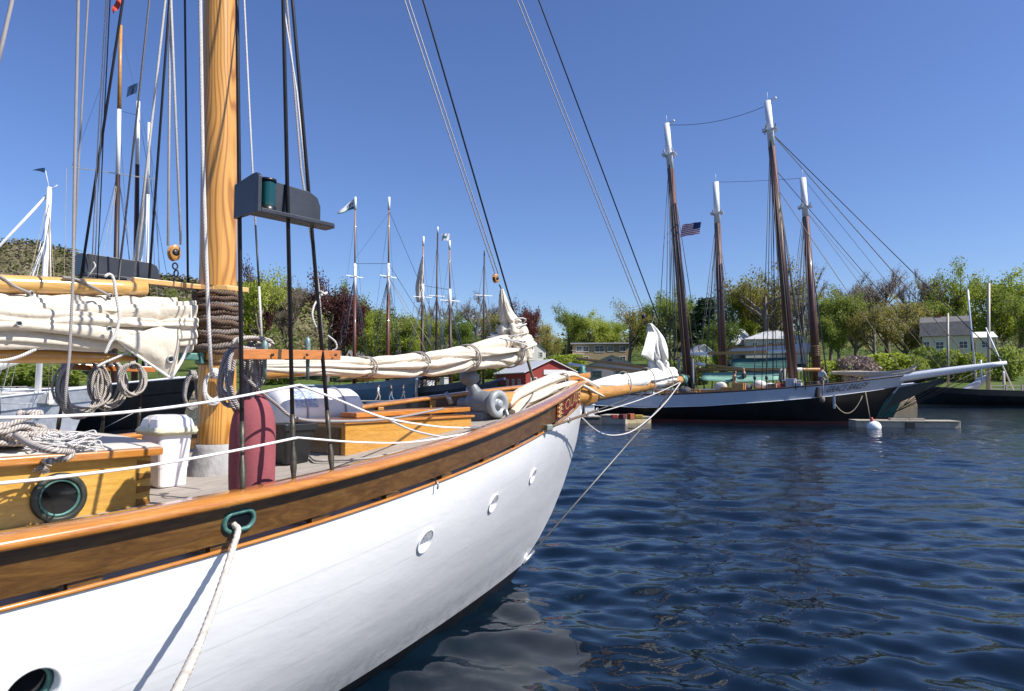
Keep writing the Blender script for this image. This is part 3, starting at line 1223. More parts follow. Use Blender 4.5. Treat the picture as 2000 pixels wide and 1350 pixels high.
b.build('hatch_front', W_mahog, hatch)

# ------------------------------------------------ windlass
wl = OL.pt(2.86, 0, 1.92)
ax = OL.dir(0, 1, 0)
M_grey = pmat('grey_enamel', (.17, .185, .195), .42, var=.2, scale=8, bump=.15)
b = MB()
b.lathe([(.0, -.33), (.045, -.33), (.055, -.30), (.05, -.22), (.095, -.17), (.125, -.10), (.135, 0), (.13, .10), (.115, .16), (.085, .17)], wl, ax, 28)
b.prism([wl + OL.dir(-.12, -.12, -.08), wl + OL.dir(.12, -.12, -.08), wl + OL.dir(.17, -.12, -.24), wl + OL.dir(-.17, -.12, -.24)], OL.dir(0, .24, 0))
wind = b.build('windlass', M_grey, boat, bev=.008)
b = MB()
b.lathe([(.08, .16), (.135, .18), (.142, .20), (.142, .235), (.132, .25), (.085, .25), (.075, .225), (.05, .222), (.045, .25), (.025, .265), (.0005, .265)], wl, ax, 32)
b.build('chain_drum', pmat('pale_grey_enamel', (.29, .31, .32), .4, var=.2, scale=10), wind)
b = MB()
b.lathe([(.09, .0), (.065, .06), (.05, .12), (.055, .15)], wl + Vector((0, 0, .08)) + OL.dir(-.02, -.06, 0), Vector((0, 0, 1)) + OL.dir(-.2, -.45, 0), 22)
b.ell(wl + Vector((0, 0, .27)) + OL.dir(-.05, -.14, 0), .108, .108, .085, 22, 12)
b.build('gear_dome', M_grey, wind)
b = MB()
b.tube([wl + OL.dir(-.2, -.25, .0), wl + OL.dir(-.24, -.30, .12)], [.03, .02], 8)
b.tube([wl + OL.dir(.06, .27, -.05), wl + OL.dir(.10, .29, -.2)], [.018, .026], 8)
b.build('pawl', M_steel, wind)
# chain coiled beneath it
b = MB()
for k in range(5):
    b.tube([wl + OL.dir(.10 + .13 * math.cos(a), .30 + .13 * math.sin(a), -.24 + k * .018) for a in [2 * PI * i / 24 for i in range(25)]], .014, 7, 0, False)
b.build('chain_coil', pmat('rusty_chain', (.15, .10, .06), .7, .4, var=.4, scale=30), boat)
# ------------------------------------------------ furled sails
def ridge(x):
    return 1 - abs(math.sin(PI * x))
def bundle(path, rv, rh, up, side, seed, nseg=90, nth=72, folds=3.2, depth=.30, ties=(), pinch=.28, endtaper=True, along=2.0):
    """a gathered sail: rv / rh radii up and sideways along the path, with long creases that wander"""
    P = spline(path, max(2, nseg // (len(path) - 1)))
    n = len(P)
    ts = np.linspace(0, 1, len(path))
    rings = []
    L = 0
    for i, p in enumerate(P):
        t = i / (n - 1)
        if i:
            L += (p - P[i - 1]).length
        a = interp(t, ts, rv)
        c = interp(t, ts, rh)
        pn = 1.0
        for q in ties:
            pn -= pinch * math.exp(-((t - q) / .018) ** 2)
        fold = 1.0
        for q in ties:
            fold += .9 * math.exp(-((t - q) / .06) ** 2)
        rg = []
        for j in range(nth):
            th = 2 * PI * j / nth
            v = j / nth
            w1 = noise.noise(Vector((L * along * .55, v * 2.2 + seed, seed * 1.7)))
            w2 = noise.noise(Vector((L * along * 1.6, v * 5 + seed, seed * 3.1)))
            u = folds * 2 * v + .9 * w1 + .25 * math.sin(L * along * 1.1 + seed)
            cr = ridge(u) ** 1.5
            cr2 = ridge(u * 1.9 + .7 * w2 + .3) ** 2
            dd_ = 1 - depth * cr * fold * .75 - depth * .33 * cr2 + .16 * w1 + .06 * w2
            co, si = math.cos(th), math.sin(th)
            rg.append(p + up * (a * pn * si * dd_) + side * (c * pn * co * dd_))
        rings.append(rg)
    b = MB()
    b.loft(rings, 0, True, True, True)
    return b, P
UP = Vector((0, 0, 1))
SIDE = OL.dir(0, 1, 0)
def oseq(pp, b=0.0):
    return [OL.onb(x, y, b) for x, y in pp]
# foresail lying between gaff and boom
def rpx(P, px):
    return px * (P.y) / F
fp = [(-420, 632), (-200, 632), (0, 632), (100, 635), (200, 638), (270, 640), (330, 638), (376, 636)]
fr = [50, 54, 56, 51, 48, 46, 50, 52]
pts = oseq(fp, .05)
sail = thing('furled_foresail', 'cream foresail flaked down between the gaff and boom at the left edge', 'sail', OL.pt(-1, 0, 2.3))
b, Pl = bundle(pts, [rpx(p, r) for p, r in zip(pts, fr)], [.15, .15, .15, .14, .12, .11, .12, .10], UP, SIDE, 4.2, 200, 120, 3.4, .56, (.62, .79), .16, along=1.5)
b.build('sail_bunt', M_canvas, sail)
b = MB()
rows = []
tops = oseq([(-200, 572), (-60, 573), (60, 574), (180, 577), (260, 579), (345, 582)], .03)
bots = oseq([(-200, 598), (-60, 600), (60, 602), (180, 606), (260, 610), (345, 606)], .10)
for i in range(5):
    t = i / 4
    rows.append([a.lerp(c, t) + SIDE * (.015 * math.sin(k * 1.7 + i)) for k, (a, c) in enumerate(zip(spline(tops, 6), spline(bots, 6)))])
b.loft(rows, 0, False)
b.build('sail_head', M_canvas, sail, solid=.006)
# the loose tack corner hanging below the jaws
def patch(cor, bul, nu=14, nv=14, seed=0):
    rows = []
    for i in range(nv + 1):
        v = i / nv
        row = []
        for j in range(nu + 1):
            u = j / nu
            p = (cor[0] * (1 - u) + cor[1] * u) * (1 - v) + (cor[3] * (1 - u) + cor[2] * u) * v
            w = noise.noise(Vector((u * 3 + seed, v * 2, seed)))
            row.append(p + SIDE * (bul * math.sin(PI * u) * math.sin(PI * v) + .02 * w) + UP * .004 * w)
        rows.append(row)
    return rows
b = MB()
b.loft(patch([OL.onb(228, 664, .15), OL.onb(358, 622, .13), OL.onb(345, 722, .10), OL.onb(333, 738, .10)], .05, seed=2), 0, False)
b.build('tack_corner', M_canvas, sail, solid=.007)
b = MB()
b.tube(spline(oseq([(228, 662), (262, 690), (300, 716), (334, 739)], .135), 8), .009, 8)
b.tube(spline(oseq([(372, 600), (374, 640), (362, 690), (334, 739)], .115), 8), .011, 8)
b.build('bolt_rope', M_canvas2, sail)
def grommet(P, nrm, r, mat, parent):
    b = MB()
    b.lathe([(r, -.004), (r * 1.02, .006), (r * .85, .010), (r * .6, .006), (r * .55, -.004)], P, nrm, 20)
    g = b.build('grommet', mat, parent)
    q = MB()
    q.lathe([(r * .62, .002), (.0004, .002)], P, nrm, 16)
    q.build('grommet_hole', M_dark, g)
grommet(OL.onb(333, 702, .155), SIDE, .026, M_steel, sail)
for (x, y) in ((60, 573), (215, 578)):
    grommet(OL.onb(x, y, .052), SIDE, .016, M_steel, sail)
for (x, y) in ((37, 632), (213, 642)):
    grommet(OL.onb(x, y, .215), SIDE, .016, M_steel, sail)
b = MB()
b.tube(spline(oseq([(-40, 520), (0, 540), (30, 560), (60, 573)], .075), 6), .0085, 8)
b.build('gaff_lacing', M_rope_g, sail)
b = MB()
b.tube(spline(oseq([(122, 542), (150, 546), (185, 563), (215, 578)], .075), 6), .0085, 8)
b.build('gaff_lacing', M_rope_g, sail)
b = MB()
b.tube(spline(oseq([(205, 540), (214, 536), (222, 546), (228, 585), (233, 620), (226, 652), (214, 672), (206, 690)], .22), 8), .0095, 8)
b.build('sail_tie', M_rope_w, sail)
b = MB()
b.tube(spline(oseq([(260, 680), (235, 695), (205, 708), (190, 716)], .10), 6), .008, 8)
b.build('sail_tie', M_rope_w, sail)
b = MB()
b.tube(spline(oseq([(-20, 705), (10, 704), (40, 696), (70, 682)], .10), 6), .010, 8)
b.build('sail_tie', M_rope_w, sail)

# staysail on its club
sp_ = [(500, 716), (560, 716), (640, 716), (720, 717), (800, 712), (870, 705), (940, 695), (1000, 685), (1030, 676)]
sr = [13, 16, 20, 22, 25, 27, 30, 36, 22]
pts = oseq(sp_)
stay = thing('furled_staysail', 'cream staysail furled along its club between mast and bow with its head hoisted', 'sail', OL.pt(2, 0, 2.2))
b, Pl = bundle(pts, [rpx(p, r) for p, r in zip(pts, sr)], [rpx(p, r) * 1.05 for p, r in zip(pts, sr)], UP, SIDE, 8.3, 220, 96, 2.6, .40, (.37, .53, .70, .86), .24, along=1.6)
b.build('sail_bunt', M_canvas, stay)
hp_ = oseq([(1010, 700), (1000, 672), (1000, 640), (990, 612), (984, 590), (980, 565)])
b, _ = bundle(hp_, [rpx(p, r) for p, r in zip(hp_, [34, 40, 30, 17, 12, 4])], [rpx(p, r) * .9 for p, r in zip(hp_, [34, 40, 30, 17, 12, 4])], OL.dir(1, 0, 0), SIDE, 2.7, 80, 64, 2.4, .4, (.30, .45), .2, along=3.0)
b.build('hoisted_head', M_canvas, stay)
for k, t in enumerate((.37, .53, .70, .86)):
    i = int(t * (len(Pl) - 1))
    d = (Pl[i + 1] - Pl[i]).normalized()
    u, w = ortho(d)
    r_ = rpx(Pl[i], interp(t, np.linspace(0, 1, 9), sr)) * .9
    b = MB()
    for q in (-.018, .012):
        b.tube([Pl[i] + d * (q + .05 * math.cos(a)) + (u * math.cos(a) + w * math.sin(a)) * r_ for a in [2 * PI * j / 30 for j in range(31)]], .0075, 7, 0, False)
    b.build('sail_tie', M_rope_g if k % 2 else M_rope, stay)
for k in range(5):
    c = OL.onb(1003 - 3 * k, 632 + 9 * k, 0)
    b = MB()
    r_ = rpx(c, 24 + 4 * k)
    b.tube([c + OL.dir(r_ * math.cos(a), r_ * math.sin(a), .05 * math.sin(a + k)) for a in [2 * PI * j / 30 for j in range(31)]], .008, 7, 0, False)
    b.build('head_lashing', M_rope_w, stay)
cl = [OL.onb(505, 733, 0), OL.onb(1035, 694, 0)]
b = MB()
b.tube([cl[0].lerp(cl[1], i / 8) for i in range(9)], .036, 16)
b.build('staysail_club', W_bright, boat)

# jib on the bowsprit
jp = [(1150, 752), (1180, 749), (1215, 744), (1250, 741), (1285, 738), (1312, 733)]
jr = [5, 11, 14, 17, 22, 16]
pts = oseq(jp)
jib = thing('furled_jib', 'bright white jib furled on the bowsprit with its head pulled up the stay', 'sail', OL.pt(5.5, 0, 2.2))
b, Pl = bundle(pts, [rpx(p, r) for p, r in zip(pts, jr)], [rpx(p, r) for p, r in zip(pts, jr)], UP, SIDE, 6.1, 140, 64, 1.8, .24, (.42, .66, .86), .22, along=1.6)
b.build('sail_bunt', M_canvas2, jib)
hp_ = oseq([(1290, 742), (1288, 715), (1284, 688), (1279, 662), (1274, 645), (1269, 632)])
b, _ = bundle(hp_, [rpx(p, r) for p, r in zip(hp_, [22, 27, 27, 22, 14, 5])], [rpx(p, r) * .8 for p, r in zip(hp_, [22, 27, 27, 22, 14, 5])], OL.dir(1, 0, 0), SIDE, 12.7, 80, 64, 2.6, .45, (.28,), .2, along=3.0)
b.build('hoisted_head', M_canvas2, jib)
b = MB()
b.loft(patch([OL.onb(1266, 648, .1), OL.onb(1282, 650, .08), OL.onb(1276, 706, .1), OL.onb(1252, 694, .14)], .05, seed=5), 0, False)
b.build('leech_flap', M_canvas2, jib, solid=.006)
for t in (.42, .66, .86):
    i = int(t * (len(Pl) - 1))
    d = (Pl[i + 1] - Pl[i]).normalized()
    r_ = rpx(Pl[i], interp(t, np.linspace(0, 1, 6), jr))
    b = MB()
    cc = Pl[i] - UP * .05
    u, w = ortho(d)
    b.tube([cc + w * (0) + u * (r_ * 1.05 * math.cos(a)) + w * ((r_ + .075) * math.sin(a)) + d * .03 * math.cos(a) for a in [2 * PI * j / 30 for j in range(31)]], .008, 7, 0, False)
    b.build('sail_tie', M_rope, jib)
# sail cloth bundled on the bowsprit heel, inside the bow
bp_ = [(990, 790), (1010, 772), (1040, 757), (1075, 742), (1110, 732), (1130, 737), (1150, 748), (1168, 757)]
for nm, off, rr_, sd_ in (('sail_bag', 0, [9, 10, 12, 12, 8, 6, 6, 4], 3.3), ('sail_bag', 17, [7, 9, 9, 9, 6, 4, 3, 2], 5.9)):
    pts = oseq([(x + off * .6, y + off) for x, y in bp_], .06 + off * .004)
    b, _ = bundle(pts, [rpx(p, r) for p, r in zip(pts, rr_)], [rpx(p, r) * 1.3 for p, r in zip(pts, rr_)], UP, SIDE, sd_, 90, 44, 2, .25, along=2)
    b.build('stowed_cloth', M_canvas, jib)

# ------------------------------------------------ rigging
def wire(name, pts, r, mat, n=7, parent=boat, lay=None):
    b = MB()
    b.tube(pts, r, n, 0, True, lay)
    return b.build(name, mat, parent)
def mast_at(z):
    return OL.pt(mast_s(z), 0, z)
def hoist(base, px, py, ztop=9.5):
    """a line from its foot up towards the mast, seen through one pixel"""
    if abs(OL.sb(base)[1]) < .05:
        P = OL.onb(px, py, 0)
    else:
        P = OL.inplane(px, py, base, mast_at(5))
    d = P - base
    return base + d * ((ztop - base.z) / d.z)
def railpt(px, sg=1, inset=.05):
    s = s_at(px, .9) if sg > 0 else None
    return OL.pt(s, plan(s) - inset, zr(s) + .05)
stb = []
for px, (tx, ty) in ((484, (463, 0)), (584, (553, 0)), (659, (571, 0))):
    a = railpt(px)
    t = hoist(a, tx, ty)
    stb.append((a, t))
    wire('shroud', [a + (t - a) * .035, t], .0108, M_wire, 9)
    d = (t - a).normalized()
    b = MB()
    b.tube([a - d * .03, a + d * .02, a + d * .05, a + d * .10, a + d * .15, a + d * .17, a + d * .25, a + d * .32], [.010, .012, .016, .017, .011, .009, .014, .012], 10)
    b.build('turnbuckle', pmat('weathered_turnbuckle', (.09, .08, .06), .5, .7, var=.4, scale=30), boat)
prt = []
for px, py, (tx, ty) in ((112, 846, (240, 0)), (197, 862, (292, 0)), (268, 868, (331, 0))):
    P = at(px, py, 6.6)
    lo, hi = 5.0, 9.0
    for _ in range(40):
        mY = (lo + hi) / 2
        P = at(px, py, mY)
        s, bb, z = OL.sb(P)
        if -bb < plan(s) - .03:
            lo = mY
        else:
            hi = mY
    a = P
    t = hoist(a, tx, ty)
    prt.append((a, t))
    if px != 197:
        wire('shroud', [a, t], .0108, M_wire, 9)
    else:
        wire('shroud', [a, a.lerp(t, .2)], .0125, M_wire, 9)
        wire('port_halyard', [a.lerp(t, .2), t], .008, M_rope_g, 7)
    d = (t - a).normalized()
    b = MB()
    b.tube([a - d * .05, a + d * .02, a + d * .06, a + d * .12, a + d * .2, a + d * .24, a + d * .34], [.01, .012, .017, .017, .011, .015, .012], 10)
    b.build('turnbuckle', MATS['weathered_turnbuckle'], boat)
def line_px(name, pp, bl, r, mat, extend=True, n=7):
    pts = [OL.onb(x, y, b_) for (x, y), b_ in zip(pp, bl)]
    if extend:
        d = (pts[0] - pts[1]).normalized()
        if d.z > .1:
            pts = [pts[0] + d * ((9.5 - pts[0].z) / d.z)] + pts
    return wire(name, pts, r, mat, n)
line_px('topping_lift', [(153, 0), (146, 330), (142, 560), (136, 690), (129, 760), (127, 800)], [.25, .3, .33, .36, .38, .38], .0085, M_rope_g, n=8)
line_px('lazy_jack', [(172, 0), (153, 330), (142, 545)], [-.3, -.35, -.4], .006, M_rope_g)
for i, (x0, x1) in enumerate(((207, 178), (211, 184), (215, 190))):
    line_px('signal_halyard', [(x0, 0), ((x0 + x1) / 2, 250), (x1, 545)], [-1.0, -1.2, -1.5], .0045, M_rope_w if i < 2 else M_wire)
line_px('peak_halyard', [(323, 0), (293, 270), (262, 545)], [-.25, -.4, -.55], .0085, M_rope_w)
line_px('peak_halyard', [(333, 0), (328, 480)], [0, .02], .0085, M_rope_w)
line_px('peak_halyard', [(334, 0), (353, 478)], [.02, .05], .0085, M_rope_w)
line_px('mast_wire', [(361, 0), (367, 552)], [-.2, -.12], .008, M_wire)
line_px('throat_halyard', [(391, 0), (396, 300), (402, 480), (408, 640), (413, 735)], [.18, .2, .22, .25, .22], .0125, M_rope_w, n=10)
line_px('downhaul', [(477, 0), (489, 250), (499, 440)], [.45, .6, .75], .006, M_rope_w)
line_px('downhaul_wire', [(499, 440), (506, 560)], [.75, .85], .0065, M_wire, False)
line_px('downhaul_tail', [(506, 560), (511, 662)], [.85, .92], .0075, M_rope_w, False)
line_px('jib_halyard', [(560, 0), (588, 330), (622, 560), (629, 660)], [.6, .95, 1.3, 1.4], .0075, M_rope_g)
line_px('jib_halyard', [(552, 0), (580, 180), (606, 430), (626, 600)], [.7, .9, 1.2, 1.35], .0055, M_rope_w)
line_px('far_left_sheet', [(24, 0), (8, 70), (-8, 140)], [.5, .55, .6], .010, M_rope_g)
# shackle and loop of white cord on the aftermost shroud
a, t = stb[2]
wire('cord_loop', spline([OL.onb(632, 572, 1.55), OL.onb(616, 592, 1.58), OL.onb(610, 614, 1.6), OL.onb(616, 636, 1.6), OL.onb(626, 648, 1.58)], 6), .0055, M_rope_w)
wire('cord_loop', spline([OL.onb(640, 655, 1.6), OL.onb(655, 668, 1.62), OL.onb(657, 680, 1.62), OL.onb(648, 686, 1.6)], 6), .0055, M_rope_w)
b = MB()
c = OL.onb(630, 573, 1.56)
b.tube([c + OL.dir(.022 * math.cos(q), .022 * math.sin(q), .006 * math.sin(3 * q)) for q in [i * .5 for i in range(26)]], .007, 7)
b.build('seizing', M_rope_w, boat)
# head stays and their halyards
sF = OL.onb(1046, 757, 0)
tF = OL.onb(826, 0, 0)
tF = sF + (tF - sF) * ((9.8 - sF.z) / (tF.z - sF.z))
wire('forestay', [sF, tF], .0095, M_wire)
b = MB()
d = (tF - sF).normalized()
b.tube([sF - d * .05, sF + d * .5], .016, 8)
b.build('stay_lashing', pmat('served_stay', (.10, .085, .05), .8, var=.4, scale=40), boat)
kn = OL.onb(969, 545, 0)
for x0 in (790, 798):
    line_px('staysail_halyard', [(x0, 0), (967 if x0 == 790 else 973, 535)], [0, 0], .0062, M_rope_w)
sJ = OL.onb(1330, 743, 0)
tJ = OL.onb(1052, 0, 0)
tJ = sJ + (tJ - sJ) * ((10.4 - sJ.z) / (tJ.z - sJ.z))
wire('jib_stay', [sJ, tJ], .0088, M_wire)
for x0 in (1010, 1018):
    line_px('jib_halyard', [(x0, 0), (1252 if x0 == 1010 else 1258, 608)], [0, 0], .0062, M_rope_w)
W_blk = wood('varnished_block', [(.36, .15, .03), (.48, .23, .05), (.55, .28, .07)], (8, 8, 8), 2, .3, .5)
def block(px, py, bl, sz, mat, tilt=0.0, name='block', dark=M_steel):
    c = OL.onb(px, py, bl)
    x = OL.dir(1, 0, 0)
    x = (x * math.cos(tilt) + UP * math.sin(tilt)).normalized()
    z = SIDE.cross(x)
    if z.z < 0:
        z = -z
    b = MB()
    for o in (-.34, .34):
        b.ell(c + SIDE * (o * sz), sz * .62, sz * .16, sz * .92, 20, 10, 0, x, SIDE, z)
    bl_ = b.build(name, mat, boat)
    b = MB()
    b.lathe([(.0, -.5 * sz), (sz * .4, -.5 * sz), (sz * .4, .5 * sz), (0, .5 * sz)], c, SIDE, 18)
    b.build('sheave', M_black, bl_)
    b = MB()
    b.lathe([(sz * .2, .50 * sz), (.0005, .52 * sz)], c, SIDE, 4)
    b.build('pin_plate', M_wire, bl_)
    return c, z
c, z = block(340, 494, .03, .062, W_blk)
b = MB()
for k, (yy, r_) in enumerate(((520, .017), (534, .018), (549, .024))):
    q = OL.onb(342 + 2 * k, yy, .03)
    e = OL.dir(1, 0, 0) if k % 2 == 0 else OL.dir(.4, .9, 0)
    b.tube([q + e * (r_ * math.cos(a)) + UP * (r_ * 1.25 * math.sin(a)) for a in [2 * PI * i / 18 for i in range(19)]], .0055, 7, 0, False)
b.build('halyard_shackle', M_wire, boat)
block(968, 544, 0, .055, W_blk, .3)
block(1257, 618, 0, .05, M_wire, .5)
b = MB()
b.tube(spline(oseq([(975, 556), (979, 566), (976, 578), (984, 574)]), 5), .007, 7)
b.build('halyard_snap', M_wire, boat)
b = MB()
b.tube(spline(oseq([(1258, 626), (1262, 636), (1272, 632), (1280, 612)]), 5), .008, 7)
b.build('jib_snap', M_wire, boat)
# bobstay, whisker stay and a slack line under the bowsprit
bt = OL.pt(stem_s(.16) + .02, 0, .16)
end = OL.onb(1333, 745, 0)
wire('bobstay', [bt, end], .012, pmat('grey_chain', (.16, .16, .15), .5, .6, var=.3, scale=60), 8)
b = MB()
d = (end - bt).normalized()
b.tube([bt - d * .05, bt + d * .06, bt + d * .09, bt + d * .18], [.02, .024, .018, .02], 8)
b.build('bobstay_shackle', M_steel, boat)
b = MB()
b.tube([bt + d * ((end - bt).length * q) for q in (.80, .82, .86, .88)], [.014, .026, .026, .014], 8)
b.build('bobstay_thimble', M_wire, boat)
pw = onbul(s_at(1066, .1), .0, .03)
e2 = OL.onb(1328, 744, .06)
md = pw.lerp(e2, .26)
wire('whisker_chain', [pw, md], .013, MATS['rusty_chain'], 8)
wire('whisker_stay', [md, e2], .0085, M_wire, 8)
wire('whisker_line', sag(pw.lerp(e2, .24) - UP * .02, e2 - UP * .02, .04, 12), .0065, M_rope_w, 8)
b = MB()
for q in (.0, .1, .2, .26):
    cc = pw.lerp(e2, q)
    b.tube([cc + UP * (.022 * math.cos(a)) + (e2 - pw).normalized() * (.035 * math.sin(a)) for a in [2 * PI * i / 14 for i in range(15)]], .008, 6, 0, False)
b.build('chain_links', M_steel, boat)
b = MB()
b.box(pw - UP * .0, .09, .05, .06, OL.dir(1, 0, 0), OL.dir(0, 1, 0))
b.build('chain_plate', pmat('patina_plate', (.25, .27, .23), .55, .5, var=.4, scale=30), boat, bev=.012)
sl_ = [OL.onb(1137, 816, .10), OL.onb(1158, 836, .10), OL.onb(1180, 848, .10), OL.onb(1206, 850, .1), OL.onb(1235, 842, .1), OL.onb(1268, 818, .1), OL.onb(1300, 786, .08), OL.onb(1329, 748, .05)]
wire('slack_bow_line', spline(sl_, 8), .0085, M_rope_w, 8)
# port side stay of the bowsprit
wire('whisker_stay', [OL.pt(3.9, -plan(3.9) - .02, zw(3.9)), bs2 - SIDE * .05], .0085, M_wire, 8)

# lifelines
def lifeline(pp, r, b0=1.72):
    pts = []
    for x, y in pp:
        s = s_at(x, .9) if -1500 < x < 1120 else None
        bb = plan(s) - .06
        pts.append(OL.onb(x, y, bb))
    wire('lifeline', spline(pts, 8), r, M_white, 8)
lifeline([(-260, 818), (-120, 817), (0, 816), (120, 813), (260, 804), (420, 783), (585, 752)], .0065)
lifeline([(585, 752), (660, 781), (750, 816), (850, 833), (905, 836)], .0065)
lifeline([(-260, 952), (-120, 950), (0, 944), (150, 928), (300, 908), (450, 882), (581, 855)], .0065)
lifeline([(581, 855), (700, 864), (800, 864), (895, 850), (942, 838)], .0055)
b = MB()
q = OL.onb(948, 836, plan(s_at(948)) - .08)
b.tube([OL.onb(905, 836, plan(s_at(905)) - .08), OL.onb(925, 836, plan(s_at(925)) - .08), q], [.008, .012, .008], 8)
b.lathe([(.02, 0), (.014, .02), (.02, .04), (.0, .05)], q - UP * .03, UP, 12)
b.build('lifeline_turnbuckle', M_steel, boat)
wire('deck_line', spline([OL.onb(467, 724, 1.55), OL.onb(500, 757, 1.55), OL.onb(540, 790, 1.5), OL.onb(578, 817, 1.5), OL.onb(650, 823, 1.3), OL.onb(760, 818, .9), OL.onb(866, 798, .3)], 8), .0095, M_rope_g, 8)
wire('deck_line', spline([OL.onb(759, 820, .9), OL.onb(810, 842, .95), OL.onb(884, 858, 1.0)], 6), .008, M_rope_w, 8)
wire('bow_lashing', spline([OL.onb(1046, 760, .02), OL.onb(1036, 782, .3), OL.onb(1022, 800, .5), OL.onb(1006, 812, .6)], 5), .009, M_rope, 8)

# starboard pin rail on the shrouds
pa, pb = OL.onb(461, 692, 1.64), OL.onb(661, 694, 1.62)
dpr = (pb - pa).normalized()
b = MB()
b.bar(pa, pb, .045, .052)
W_pin = wood('cherry_pin_rail', [(.36, .10, .02), (.50, .17, .035), (.58, .22, .05)], (2, 20, 20), 1.2, .28, .5, .8, rot=(0, 0, OA))
pin = b.build('pin_rail', W_pin, boat, bev=.004)
for px in (471, 532, 599, 655):
    c = OL.onb(px, 693 - (px - 561) * -.002, 1.663)
    b = MB()
    b.lathe([(.0075, .0), (.0075, .006), (.0004, .006)], c, SIDE, 12)
    b.build('bolt', M_black, pin)
b = MB()
c = OL.onb(563, 693, 1.62)
b.box(c, .012, .049, .056, dpr, SIDE, UP)
b.build('pin_rail_strap', M_wire, pin)
for px, y0, y1 in ((601, 658, 742), (517, 664, 742)):
    b = MB()
    A_, C_ = OL.onb(px, y1, 1.6), OL.onb(px, y0, 1.6)
    b.tube([A_.lerp(C_, k) for k in (0, .5, .56, .62, .8, .93, 1)], [.009, .011, .011, .013, .017, .015, .006], 12)
    b.build('belaying_pin', pmat('verdigris_pin', (.18, .27, .25), .5, .4, var=.3, scale=25), pin)
# side light boards
M_navy = pmat('navy_board', (.022, .026, .036), .38, var=.4, scale=5, bump=.1)
def lightboard(P0, dh, dn, L_, Wd, H_, lampmat, label, We=.24):
    """P0 outboard aft lower corner; dh forward, dn inboard"""
    b = MB()
    b.prism([P0 + dh * x + dn * y - UP * .022 for x, y in ((0, 0), (L_ + .02, 0), (L_ + .05, .03), (L_ + .05, Wd), (0, Wd))], UP * .022)
    bd = b.build('side_light_board', M_navy, boat, bev=.003)
    bd['label'] = label
    b = MB()
    ol = [(0, 0), (L_, 0), (L_, H_ * .55), (L_ - .02, H_ * .8), (L_ - .07, H_ * .93), (.12, H_ * .98), (0, H_)]
    b.prism([P0 + dn * (Wd - .02) + dh * x + UP * z for x, z in ol], dn * .02)
    b.build('screen', M_navy, bd, bev=.003)
    b = MB()
    ol = [(.0, -.024), (We, -.024), (We, H_ * .84), (.05, H_ * .98), (.02, H_ * .97), (.0, H_ * .88)]
    b.prism([P0 - dh * .022 + dn * x + UP * z for x, z in ol], dh * .022)
    b.build('end_plate', M_navy, bd, bev=.003)
    lc = P0 + dh * .058 + dn * .05
    b = MB()
    b.lathe([(.045, .0), (.045, .022), (.036, .025)], lc, UP, 24)
    b.build('lamp_base', M_black, bd)
    b = MB()
    b.lathe([(.036, .150), (.045, .152), (.045, .166), (.02, .172), (.0005, .172)], lc, UP, 24)
    b.build('lamp_cap', M_black, bd)
    b = MB()
    b.lathe([(.038, .025)] + [(.038 + .003 * (i % 2), .03 + i * .012) for i in range(10)] + [(.038, .150)], lc, UP, 24)
    b.build('lamp_lens', lampmat, bd)
def lensmat(nm, col):
    m, nt, bs = newmat(nm)
    setin(bs, Roughness=.08, Coat_Weight=.6)
    bs.inputs['Base Color'].default_value = c4(col)
    return m
P0 = OL.onb(511, 405, 1.70)
lightboard(P0, OL.dir(1, 0, 0), OL.dir(0, -1, 0), 0.41, .115, .185, lensmat('green_lens', (.0, .05, .045)), 'starboard side light board with green lamp')
P1 = OL.onb(214, 541, -1.75)
lightboard(P1 - OL.dir(.25, 0, 0), OL.dir(1, 0, 0), OL.dir(0, 1, 0), 0.62, .115, .165, lensmat('red_lens', (.2, .0, .0)), 'port side light board seen beyond the gaff')
b = MB()
b.tube(spline([OL.onb(183, 512, -1.4), OL.onb(186, 520, -1.38), OL.onb(178, 532, -1.4), OL.onb(170, 542, -1.4)], 5), .006, 7)
b.build('cord_tail', M_rope_w, boat)
# port pin rail
b = MB()
b.bar(OL.onb(118, 716, -1.6), OL.onb(302, 722, -1.55), .05, .05)
b.build('pin_rail', W_pin, boat, bev=.004)

# ------------------------------------------------ gear on deck
M_burg = pmat('burgundy_canvas', (.27, .066, .078), .85, var=.14, scale=9, bump=.35, bscale=40, bdist=.006)
fc = at(494, 858, 3.62)
fz = deckz(-.6, 1.5)
fen = thing('fender', 'burgundy canvas covered fender standing against the rail beside the mast', 'fender', (fc.x, fc.y, fz))
b = MB()
prof = [(.02, 0), (.07, .004), (.098, .03), (.112, .09), (.116, .22), (.118, .38), (.113, .49), (.100, .55), (.078, .60), (.05, .632), (.026, .645)]
rings = []
for r_, z in prof:
    rings.append([Vector((fc.x, fc.y, fz)) + Vector((math.cos(a) * r_ * (1 + .025 * math.sin(5 * a + z * 9)), math.sin(a) * r_ * (1 + .025 * math.sin(3 * a + z * 14)), z)) for a in [2 * PI * j / 36 for j in range(36)]])
b.loft(rings, 0, True, True)
b.build('fender_cover', M_burg, fen, subd=1)
b = MB()
top = Vector((fc.x, fc.y, fz + .64))
b.tube([top - UP * .02, top + UP * .05, top + OL.dir(-.02, .03, .12)], [.022, .012, .009], 8)
b.build('fender_lanyard', M_rope, fen)
